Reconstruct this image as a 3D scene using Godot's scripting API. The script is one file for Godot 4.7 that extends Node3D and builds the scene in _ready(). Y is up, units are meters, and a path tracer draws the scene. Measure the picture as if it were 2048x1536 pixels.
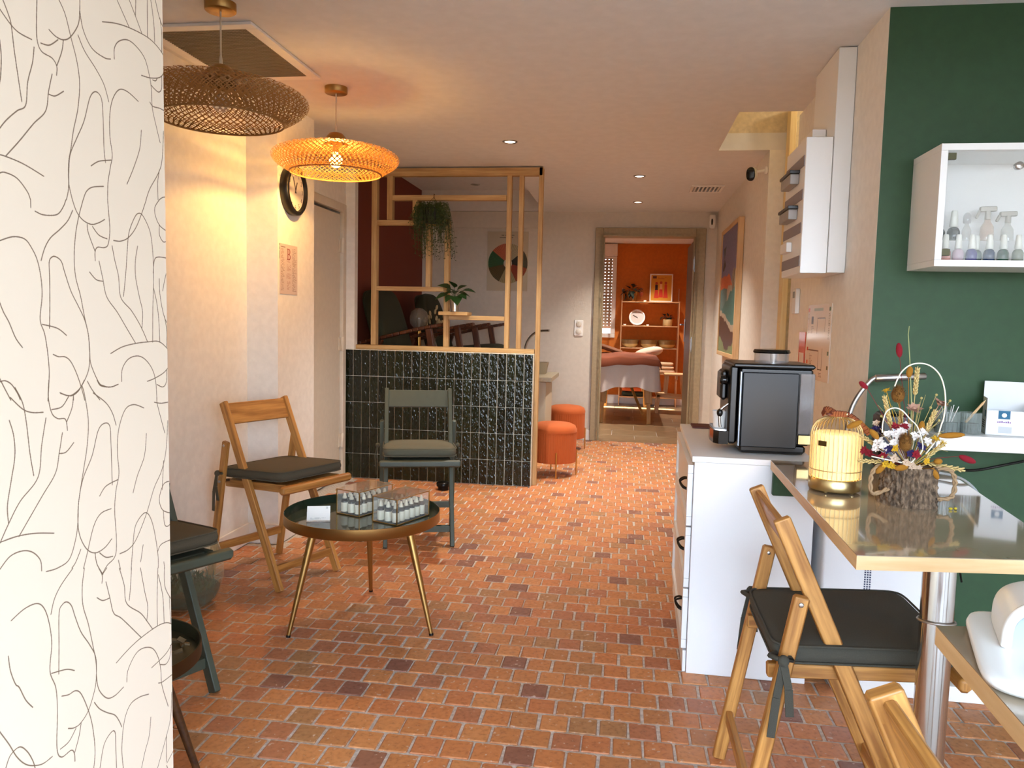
extends Node3D
# Interior of a small beauty salon: brick floor, tiled half wall with a timber screen, desk with worktop on the right.

# ------------------------------------------------------------------ mesh builder
class MB:
	var v := PackedVector3Array()
	var n := PackedVector3Array()
	var t := PackedVector2Array()
	var x := Transform3D()

	func tri(a: Vector3, b: Vector3, c: Vector3, na: Vector3, nb: Vector3, nc: Vector3, ta := Vector2.ZERO, tb := Vector2.ZERO, tc := Vector2.ZERO) -> void:
		if (c - a).cross(b - a).dot(na + nb + nc) < 0.0:
			var q := b; b = c; c = q
			q = nb; nb = nc; nc = q
			var w := tb; tb = tc; tc = w
		v.append(x * a); v.append(x * b); v.append(x * c)
		n.append((x.basis * na).normalized()); n.append((x.basis * nb).normalized()); n.append((x.basis * nc).normalized())
		t.append(ta); t.append(tb); t.append(tc)

	func flat(a: Vector3, b: Vector3, c: Vector3, out: Vector3, ta := Vector2.ZERO, tb := Vector2.ZERO, tc := Vector2.ZERO) -> void:
		var m := (b - a).cross(c - a)
		if m.length_squared() < 1e-16:
			return
		m = m.normalized()
		if m.dot(out) < 0.0:
			m = -m
		tri(a, b, c, m, m, m, ta, tb, tc)

	func quad(a: Vector3, b: Vector3, c: Vector3, d: Vector3, out: Vector3, us := 1.0, vs := 1.0) -> void:
		var w := a.distance_to(b) * us
		var h := a.distance_to(d) * vs
		flat(a, b, c, out, Vector2(0, 0), Vector2(w, 0), Vector2(w, h))
		flat(a, c, d, out, Vector2(0, 0), Vector2(w, h), Vector2(0, h))

	# quad with unit texture coordinates (a bottom left, b bottom right, c top right, d top left)
	func card(a: Vector3, b: Vector3, c: Vector3, d: Vector3, out: Vector3, r := Rect2(0, 0, 1, 1)) -> void:
		var p := r.position
		var e := r.end
		flat(a, b, c, out, Vector2(p.x, e.y), Vector2(e.x, e.y), Vector2(e.x, p.y))
		flat(a, c, d, out, Vector2(p.x, e.y), Vector2(e.x, p.y), Vector2(p.x, p.y))

	# chamfered box, texture u along the longest side in metres
	func box(c: Vector3, s: Vector3, bev := 0.0, bas := Basis()) -> void:
		var hs := s * 0.5
		var b := minf(bev, minf(hs.x, minf(hs.y, hs.z)) * 0.98)
		var lo := 0
		if s.y >= s.x and s.y >= s.z: lo = 1
		elif s.z >= s.x and s.z >= s.y: lo = 2
		var ax := [Vector3.RIGHT, Vector3.UP, Vector3.BACK]
		var off := Vector2(fposmod(c.x * 1.37 + c.z * 0.71, 1.0), fposmod(c.y * 2.11 + c.z * 1.3 + c.x, 1.0))
		for i in 3:
			var j := (i + 1) % 3
			var k := (i + 2) % 3
			if j != lo and k == lo:
				var q := j; j = k; k = q
			for sg in [-1.0, 1.0]:
				var o: Vector3 = ax[i] * (hs[i] * sg)
				var u: Vector3 = ax[j] * (hs[j] - b)
				var w: Vector3 = ax[k] * (hs[k] - b)
				var p := [o - u - w, o + u - w, o + u + w, o - u + w]
				var tt := [Vector2(-hs[j], -hs[k]) + off, Vector2(hs[j], -hs[k]) + off, Vector2(hs[j], hs[k]) + off, Vector2(-hs[j], hs[k]) + off]
				var nn: Vector3 = bas * (ax[i] * sg)
				for q in 4:
					p[q] = c + bas * p[q]
				tri(p[0], p[1], p[2], nn, nn, nn, tt[0], tt[1], tt[2])
				tri(p[0], p[2], p[3], nn, nn, nn, tt[0], tt[2], tt[3])
		if b <= 0.0:
			return
		for i in 3:  # edges along axis i
			var j := (i + 1) % 3
			var k := (i + 2) % 3
			for sj in [-1.0, 1.0]:
				for sk in [-1.0, 1.0]:
					var e1: Vector3 = ax[j] * (hs[j] * sj) + ax[k] * ((hs[k] - b) * sk)
					var e2: Vector3 = ax[j] * ((hs[j] - b) * sj) + ax[k] * (hs[k] * sk)
					var l: Vector3 = ax[i] * (hs[i] - b)
					var n1: Vector3 = bas * (ax[j] * sj)
					var n2: Vector3 = bas * (ax[k] * sk)
					var A := c + bas * (e1 - l); var B := c + bas * (e1 + l); var C := c + bas * (e2 + l); var D := c + bas * (e2 - l)
					var z := off; var y := off + Vector2(2.0 * hs[i], 0.0) if i == lo else off
					tri(A, B, C, n1, n1, n2, z, y, y)
					tri(A, C, D, n1, n2, n2, z, y, z)
		for sx in [-1.0, 1.0]:
			for sy in [-1.0, 1.0]:
				for sz in [-1.0, 1.0]:
					var P := Vector3(hs.x * sx, (hs.y - b) * sy, (hs.z - b) * sz)
					var Q := Vector3((hs.x - b) * sx, hs.y * sy, (hs.z - b) * sz)
					var R := Vector3((hs.x - b) * sx, (hs.y - b) * sy, hs.z * sz)
					tri(c + bas * P, c + bas * Q, c + bas * R, bas * Vector3(sx, 0, 0), bas * Vector3(0, sy, 0), bas * Vector3(0, 0, sz), off, off, off)

	# box given by its two corners
	func span(x0: float, x1: float, y0: float, y1: float, z0: float, z1: float, bev := 0.0) -> void:
		box(Vector3((x0 + x1) * 0.5, (y0 + y1) * 0.5, (z0 + z1) * 0.5), Vector3(absf(x1 - x0), absf(y1 - y0), absf(z1 - z0)), bev)

	# bar from p to q, width w across side, thickness d
	func bar(p: Vector3, q: Vector3, w: float, d: float, side := Vector3.RIGHT, bev := 0.0) -> void:
		var y := (q - p).normalized()
		var xx := (side - y * side.dot(y)).normalized()
		var z := xx.cross(y)
		box((p + q) * 0.5, Vector3(w, p.distance_to(q), d), bev, Basis(xx, y, z))

	func lathe(prof: Array, seg := 24, o := Vector3.ZERO, bas := Basis(), smooth := true, a0 := 0.0, a1 := TAU) -> void:
		var nn := []
		for i in prof.size() - 1:
			var d: Vector2 = prof[i + 1] - prof[i]
			nn.append(Vector2(d.y, -d.x).normalized())
		# normals at rings, split where the profile turns sharply
		var acc := 0.0
		for i in prof.size() - 1:
			var p: Vector2 = prof[i]
			var q: Vector2 = prof[i + 1]
			if p.distance_squared_to(q) < 1e-14:
				continue
			var m: Vector2 = nn[i]
			var mp := m
			var mq := m
			if smooth and i > 0 and (nn[i - 1] as Vector2).dot(m) > 0.6: mp = ((nn[i - 1] as Vector2) + m).normalized()
			if smooth and i < nn.size() - 1 and (nn[i + 1] as Vector2).dot(m) > 0.6: mq = ((nn[i + 1] as Vector2) + m).normalized()
			var acc2 := acc + p.distance_to(q)
			for s in seg:
				var ta := lerpf(a0, a1, float(s) / seg)
				var tb := lerpf(a0, a1, float(s + 1) / seg)
				var ca := Vector3(cos(ta), 0, sin(ta)); var cb := Vector3(cos(tb), 0, sin(tb))
				var A := o + bas * (ca * p.x + Vector3.UP * p.y); var B := o + bas * (cb * p.x + Vector3.UP * p.y)
				var C := o + bas * (cb * q.x + Vector3.UP * q.y); var D := o + bas * (ca * q.x + Vector3.UP * q.y)
				var nA := bas * (ca * mp.x + Vector3.UP * mp.y); var nB := bas * (cb * mp.x + Vector3.UP * mp.y)
				var nC := bas * (cb * mq.x + Vector3.UP * mq.y); var nD := bas * (ca * mq.x + Vector3.UP * mq.y)
				var u0 := float(s) / seg; var u1 := float(s + 1) / seg
				if p.x > 1e-6: tri(A, B, C, nA, nB, nC, Vector2(u0, acc), Vector2(u1, acc), Vector2(u1, acc2))
				if q.x > 1e-6: tri(A, C, D, nA, nC, nD, Vector2(u0, acc), Vector2(u1, acc2), Vector2(u0, acc2))
			acc = acc2

	func cyl(p: Vector3, q: Vector3, r0: float, r1: float, seg := 16, bev := 0.0) -> void:
		var y := (q - p).normalized()
		var xx := y.cross(Vector3(0.31, 0.17, 0.93)).normalized()
		var h := p.distance_to(q)
		var b := minf(bev, h * 0.4)
		var pr := [Vector2(0, 0), Vector2(maxf(r0 - b, 0.0), 0), Vector2(r0, b), Vector2(r1, h - b), Vector2(maxf(r1 - b, 0.0), h), Vector2(0, h)] if b > 0.0 else [Vector2(0, 0), Vector2(r0, 0), Vector2(r1, h), Vector2(0, h)]
		lathe(pr, seg, p, Basis(xx, y, xx.cross(y)))

	func tube(pts: Array, r: float, seg := 8, r_end := -1.0, closed := false) -> void:
		var rings := []
		var m := pts.size()
		var side := Vector3.ZERO
		for i in m:
			var a: Vector3 = pts[(i - 1 + m) % m] if closed else pts[maxi(i - 1, 0)]
			var b: Vector3 = pts[(i + 1) % m] if closed else pts[mini(i + 1, m - 1)]
			var d := (b - a).normalized()
			if side == Vector3.ZERO:
				side = d.cross(Vector3.UP if absf(d.y) < 0.9 else Vector3.RIGHT).normalized()
			side = (side - d * side.dot(d)).normalized()
			var up := side.cross(d)
			var rr := r if r_end < 0.0 else lerpf(r, r_end, float(i) / maxi(m - 1, 1))
			var ring := []
			for s in seg:
				var q := TAU * s / seg
				ring.append([pts[i] + (side * cos(q) + up * sin(q)) * rr, side * cos(q) + up * sin(q)])
			rings.append(ring)
		var acc := 0.0
		for i in (m if closed else m - 1):
			var ra: Array = rings[i]
			var rb: Array = rings[(i + 1) % m]
			var acc2 := acc + (pts[i] as Vector3).distance_to(pts[(i + 1) % m])
			for s in seg:
				var e := (s + 1) % seg
				tri(ra[s][0], ra[e][0], rb[e][0], ra[s][1], ra[e][1], rb[e][1], Vector2(acc, float(s) / seg * r * 6), Vector2(acc, float(s + 1) / seg * r * 6), Vector2(acc2, float(s + 1) / seg * r * 6))
				tri(ra[s][0], rb[e][0], rb[s][0], ra[s][1], rb[e][1], rb[s][1], Vector2(acc, float(s) / seg * r * 6), Vector2(acc2, float(s + 1) / seg * r * 6), Vector2(acc2, float(s) / seg * r * 6))
			acc = acc2
		if not closed:
			for w in [[rings[0], pts[0], pts[0] - pts[1]], [rings[m - 1], pts[m - 1], pts[m - 1] - pts[m - 2]]]:
				for s in seg:
					flat(w[1], w[0][s][0], w[0][(s + 1) % seg][0], w[2])

	func ball(c: Vector3, r: Vector3, bas := Basis(), seg := 14, rows := 8) -> void:
		for i in rows:
			var p0 := PI * i / rows; var p1 := PI * (i + 1) / rows
			for s in seg:
				var a := TAU * s / seg; var b := TAU * (s + 1) / seg
				var q := []
				for e in [[p0, a], [p0, b], [p1, b], [p1, a]]:
					q.append(Vector3(sin(e[0]) * cos(e[1]), cos(e[0]), sin(e[0]) * sin(e[1])))
				var w := []
				var m := []
				for e in q:
					w.append(c + bas * (e * r))
					m.append(bas * (e / r))
				if i > 0: tri(w[0], w[1], w[2], m[0].normalized(), m[1].normalized(), m[2].normalized())
				if i < rows - 1: tri(w[0], w[2], w[3], m[0].normalized(), m[2].normalized(), m[3].normalized())

	# vertical prism over a polygon in x, z
	func prism(poly: PackedVector2Array, y0: float, y1: float) -> void:
		var ix := Geometry2D.triangulate_polygon(poly)
		for i in range(0, ix.size(), 3):
			var a := poly[ix[i]]; var b := poly[ix[i + 1]]; var c := poly[ix[i + 2]]
			flat(Vector3(a.x, y1, a.y), Vector3(b.x, y1, b.y), Vector3(c.x, y1, c.y), Vector3.UP, a, b, c)
			flat(Vector3(a.x, y0, a.y), Vector3(b.x, y0, b.y), Vector3(c.x, y0, c.y), Vector3.DOWN, a, b, c)
		var mid := Vector2.ZERO
		var area := 0.0
		for i in poly.size():
			mid += poly[i] / poly.size()
			area += poly[i].cross(poly[(i + 1) % poly.size()])
		for i in poly.size():
			var a := poly[i]; var b := poly[(i + 1) % poly.size()]
			var d := b - a
			var o := Vector3(d.y, 0, -d.x) * signf(area)
			quad(Vector3(a.x, y0, a.y), Vector3(b.x, y0, b.y), Vector3(b.x, y1, b.y), Vector3(a.x, y1, a.y), o)

	# grid surface from a function of (u, v) in 0..1, smooth normals
	func sheet(f: Callable, nu: int, nv: int, flip := false) -> void:
		var p := []
		for i in nu + 1:
			for j in nv + 1:
				p.append(f.call(float(i) / nu, float(j) / nv))
		var nr := []
		for i in nu + 1:
			for j in nv + 1:
				var du: Vector3 = p[mini(i + 1, nu) * (nv + 1) + j] - p[maxi(i - 1, 0) * (nv + 1) + j]
				var dv: Vector3 = p[i * (nv + 1) + mini(j + 1, nv)] - p[i * (nv + 1) + maxi(j - 1, 0)]
				var m := du.cross(dv)
				m = m.normalized() if m.length_squared() > 1e-18 else Vector3.UP
				nr.append(-m if flip else m)
		for i in nu:
			for j in nv:
				var a := i * (nv + 1) + j; var b := a + nv + 1
				var U := float(i) / nu; var V := float(j) / nv; var U2 := float(i + 1) / nu; var V2 := float(j + 1) / nv
				tri(p[a], p[b], p[b + 1], nr[a], nr[b], nr[b + 1], Vector2(U, V), Vector2(U2, V), Vector2(U2, V2))
				tri(p[a], p[b + 1], p[a + 1], nr[a], nr[b + 1], nr[a + 1], Vector2(U, V), Vector2(U2, V2), Vector2(U, V2))

	# closed pillow / superellipsoid: s size, e roundness exponents (1 round, small = boxy)
	func pad(c: Vector3, s: Vector3, e1 := 0.35, e2 := 0.3, bas := Basis(), nu := 28, nv := 12) -> void:
		var pw := func(q: float, e: float) -> float: return signf(q) * pow(absf(q), e)
		var f := func(u: float, w: float) -> Vector3:
			var a := TAU * u
			var b := PI * (w - 0.5)
			var cb: float = pw.call(cos(b), e1)
			return c + bas * Vector3(cb * pw.call(cos(a), e2) * s.x * 0.5, pw.call(sin(b), e1) * s.y * 0.5, cb * pw.call(sin(a), e2) * s.z * 0.5)
		var p := []
		for i in nu:
			for j in nv + 1:
				p.append(f.call(float(i) / nu, float(j) / nv))
		for i in nu:
			for j in nv:
				var a := i * (nv + 1) + j; var b := ((i + 1) % nu) * (nv + 1) + j
				for q in [[a, b, b + 1], [a, b + 1, a + 1]]:
					var w := []
					for g in q:
						w.append(_padn(p[g] - c, s, bas, e1, e2))
					if ((p[q[1]] - p[q[0]]) as Vector3).cross(p[q[2]] - p[q[0]]).length_squared() > 1e-18:
						tri(p[q[0]], p[q[1]], p[q[2]], w[0], w[1], w[2])

	func _padn(d: Vector3, s: Vector3, bas: Basis, e1: float, e2: float) -> Vector3:
		var q := (bas.inverse() * d) / (s * 0.5)
		var r := pow(pow(absf(q.x), 2.0 / e2) + pow(absf(q.z), 2.0 / e2), e2 / e1 - 1.0) if absf(q.x) + absf(q.z) > 1e-5 else 0.0
		var m := Vector3(signf(q.x) * pow(absf(q.x), 2.0 / e2 - 1.0) * r / s.x, signf(q.y) * pow(absf(q.y), 2.0 / e1 - 1.0) / s.y, signf(q.z) * pow(absf(q.z), 2.0 / e2 - 1.0) * r / s.z)
		if m.length_squared() < 1e-18: m = Vector3.UP * signf(q.y + 1e-9)
		return (bas * m).normalized()

	# flat leaf or petal: pointed oval of length l, width w, from o along dir, with bend
	func leaf(o: Vector3, dir: Vector3, up: Vector3, l: float, w: float, bend := 0.2, steps := 4) -> void:
		var d := dir.normalized()
		var sd := d.cross(up).normalized()
		var nn := sd.cross(d).normalized()
		var prev := [o, o]
		for i in range(1, steps + 1):
			var q := float(i) / steps
			var cc := o + d * (l * q) - nn * (bend * l * q * q)
			var ww := w * 0.5 * sin(PI * pow(q, 0.75)) if i < steps else 0.0
			var a := cc - sd * ww + nn * (ww * 0.25); var b := cc + sd * ww + nn * (ww * 0.25)
			tri(prev[0], prev[1], b, nn, nn, nn)
			tri(prev[0], b, a, nn, nn, nn)
			prev = [a, b]

	func into(am: ArrayMesh, m: Material) -> void:
		if v.size() == 0:
			return
		var a := []
		a.resize(Mesh.ARRAY_MAX)
		a[Mesh.ARRAY_VERTEX] = v
		a[Mesh.ARRAY_NORMAL] = n
		a[Mesh.ARRAY_TEX_UV] = t
		am.add_surface_from_arrays(Mesh.PRIMITIVE_TRIANGLES, a)
		am.surface_set_material(am.get_surface_count() - 1, m)

# ------------------------------------------------------------------ scene helpers
var taken := {}
var M := {}
var rng := RandomNumberGenerator.new()

func numbered(called: String) -> String:
	if not taken.has(called):
		taken[called] = 0
		return called
	taken[called] += 1
	return "%s_%03d" % [called, taken[called]]

func tag(o: Node, label: String, category: String, group := "") -> Node:
	o.set_meta("label", label)
	o.set_meta("category", category)
	if group != "": o.set_meta("group", group)
	return o

func thing(called: String, label: String, category: String, at := Vector3.ZERO, turn := 0.0, group := "") -> Node3D:
	var o := Node3D.new()
	o.name = numbered(called)
	add_child(o)
	o.position = at
	o.rotation.y = turn
	tag(o, label, category, group)
	return o

func part(parent: Node, called: String, mb, m: Material, at := Vector3.ZERO, label := "") -> MeshInstance3D:
	var o := MeshInstance3D.new()
	o.name = called
	if mb is MB:
		var am := ArrayMesh.new()
		(mb as MB).into(am, m)
		o.mesh = am
	else:
		o.mesh = mb
		if m: o.material_override = m
	o.position = at
	if label != "": o.set_meta("label", label)
	parent.add_child(o, true)
	return o

func solo(called: String, mb, m: Material, label: String, category: String, at := Vector3.ZERO, turn := 0.0, group := "") -> MeshInstance3D:
	var o := part(self, numbered(called), mb, m, at)
	o.rotation.y = turn
	tag(o, label, category, group)
	return o

func struct(called: String, mb, m: Material) -> MeshInstance3D:
	var o := part(self, called, mb, m)
	o.set_meta("kind", "structure")
	return o

func copy_of(src: Node3D, at: Vector3, turn: float, label := "") -> Node3D:
	var base := String(src.name)
	if base.length() > 4 and base[base.length() - 4] == "_" and base.right(3).is_valid_int(): base = base.left(base.length() - 4)
	var c: Node3D = src.duplicate()
	c.name = numbered(base)
	add_child(c)
	c.position = at
	c.rotation.y = turn
	if label != "": c.set_meta("label", label)
	return c

func smooth_line(pts: Array, steps := 6, closed := false) -> Array:
	var out := []
	var m := pts.size()
	for i in (m if closed else m - 1):
		var p0 = pts[(i - 1 + m) % m] if closed else pts[maxi(i - 1, 0)]
		var p1 = pts[i]
		var p2 = pts[(i + 1) % m]
		var p3 = pts[(i + 2) % m] if closed else pts[mini(i + 2, m - 1)]
		for s in steps:
			var q := float(s) / steps
			out.append(0.5 * ((2.0 * p1) + (p2 - p0) * q + (2.0 * p0 - 5.0 * p1 + 4.0 * p2 - p3) * q * q + (3.0 * p1 - p0 - 3.0 * p2 + p3) * q * q * q))
	if not closed: out.append(pts[m - 1])
	return out

# ------------------------------------------------------------------ materials
var noise_cache := {}

func noise_tex(freq: float, lo: Color, hi: Color, size := 256, kind := FastNoiseLite.TYPE_SIMPLEX, oct := 4, sd := 1) -> NoiseTexture2D:
	var key := str([freq, lo, hi, size, kind, oct, sd])
	if noise_cache.has(key):
		return noise_cache[key]
	var f := FastNoiseLite.new()
	f.noise_type = kind
	f.frequency = freq
	f.fractal_octaves = oct
	f.seed = sd
	var g := Gradient.new()
	g.set_color(0, lo)
	g.set_color(1, hi)
	var t := NoiseTexture2D.new()
	t.width = size
	t.height = size
	t.seamless = true
	t.noise = f
	t.color_ramp = g
	noise_cache[key] = t
	return t

func mat(key: String, col: Color, rough := 0.7, metal := 0.0) -> StandardMaterial3D:
	if M.has(key):
		return M[key]
	var m := StandardMaterial3D.new()
	m.resource_name = key
	m.albedo_color = col
	m.roughness = rough
	m.metallic = metal
	M[key] = m
	return m

# fine mottled tone plus slight relief, for paint, cloth, clay
func grainy(m: StandardMaterial3D, scale: float, amount: float, relief := 0.0, freq := 0.02) -> StandardMaterial3D:
	m.uv1_triplanar = true
	m.uv1_world_triplanar = true
	m.uv1_scale = Vector3.ONE * scale
	m.albedo_texture = noise_tex(freq, Color(1.0 - amount, 1.0 - amount, 1.0 - amount), Color(1, 1, 1))
	if relief > 0.0:
		m.heightmap_enabled = true
		m.heightmap_texture = noise_tex(freq * 3.0, Color.BLACK, Color.WHITE, 256, FastNoiseLite.TYPE_SIMPLEX, 4, 7)
		m.heightmap_scale = relief
	return m

func glass(key: String, col: Color, alpha := 0.1, rough := 0.02) -> StandardMaterial3D:
	var m := mat(key, col, rough)
	m.transparency = BaseMaterial3D.TRANSPARENCY_ALPHA
	m.albedo_color.a = alpha
	return m

func glow(key: String, col: Color, energy: float) -> StandardMaterial3D:
	var m := mat(key, col, 0.6)
	m.emission_enabled = true
	m.emission = col
	m.emission_energy_multiplier = energy
	return m

func wood_image(base: Color, dark: Color, sd: int, w := 512, h := 128, streak := 1.0) -> ImageTexture:
	var f := FastNoiseLite.new()
	f.seed = sd
	f.frequency = 0.02
	f.fractal_octaves = 4
	var im := Image.create(w, h, false, Image.FORMAT_RGB8)
	for y in h:
		for x in w:
			# wrap by blending two samples
			var bl := float(x) / w
			var a := f.get_noise_2d(x * 0.12, y * 2.2) * (1.0 - bl) + f.get_noise_2d((x - w) * 0.12, y * 2.2) * bl
			var b := f.get_noise_2d(x * 0.5 + 900.0, y * 7.0)
			var q := clampf(0.45 + a * 1.1 * streak + b * 0.35 * streak, 0.0, 1.0)
			im.set_pixel(x, y, base.lerp(dark, q))
	return ImageTexture.create_from_image(im)

func wood(key: String, base: Color, dark: Color, rough := 0.5, sd := 1, streak := 1.0) -> StandardMaterial3D:
	if M.has(key):
		return M[key]
	var m := mat(key, Color.WHITE, rough)
	m.albedo_texture = wood_image(base, dark, sd, 512, 128, streak)
	m.uv1_scale = Vector3(1.6, 5.0, 1.0)
	return m

# ------------------------------------------------------------------ drawing on images (flat print only)
func dab(im: Image, p: Vector2, r: float, c: Color) -> void:
	for y in range(maxi(int(p.y - r - 1), 0), mini(int(p.y + r + 2), im.get_height())):
		for x in range(maxi(int(p.x - r - 1), 0), mini(int(p.x + r + 2), im.get_width())):
			var a := clampf(r + 0.5 - Vector2(x + 0.5, y + 0.5).distance_to(p), 0.0, 1.0) * c.a
			if a > 0.0:
				var o := im.get_pixel(x, y)
				im.set_pixel(x, y, o.lerp(Color(minf(o.r, c.r), minf(o.g, c.g), minf(o.b, c.b)), a))

func stroke(im: Image, pts: Array, r: float, c: Color) -> void:
	for i in pts.size() - 1:
		var a: Vector2 = pts[i]
		var b: Vector2 = pts[i + 1]
		var m := maxi(1, int(a.distance_to(b) / maxf(r * 0.7, 0.6)))
		for s in m + 1:
			dab(im, a.lerp(b, float(s) / m), r, c)

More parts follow.
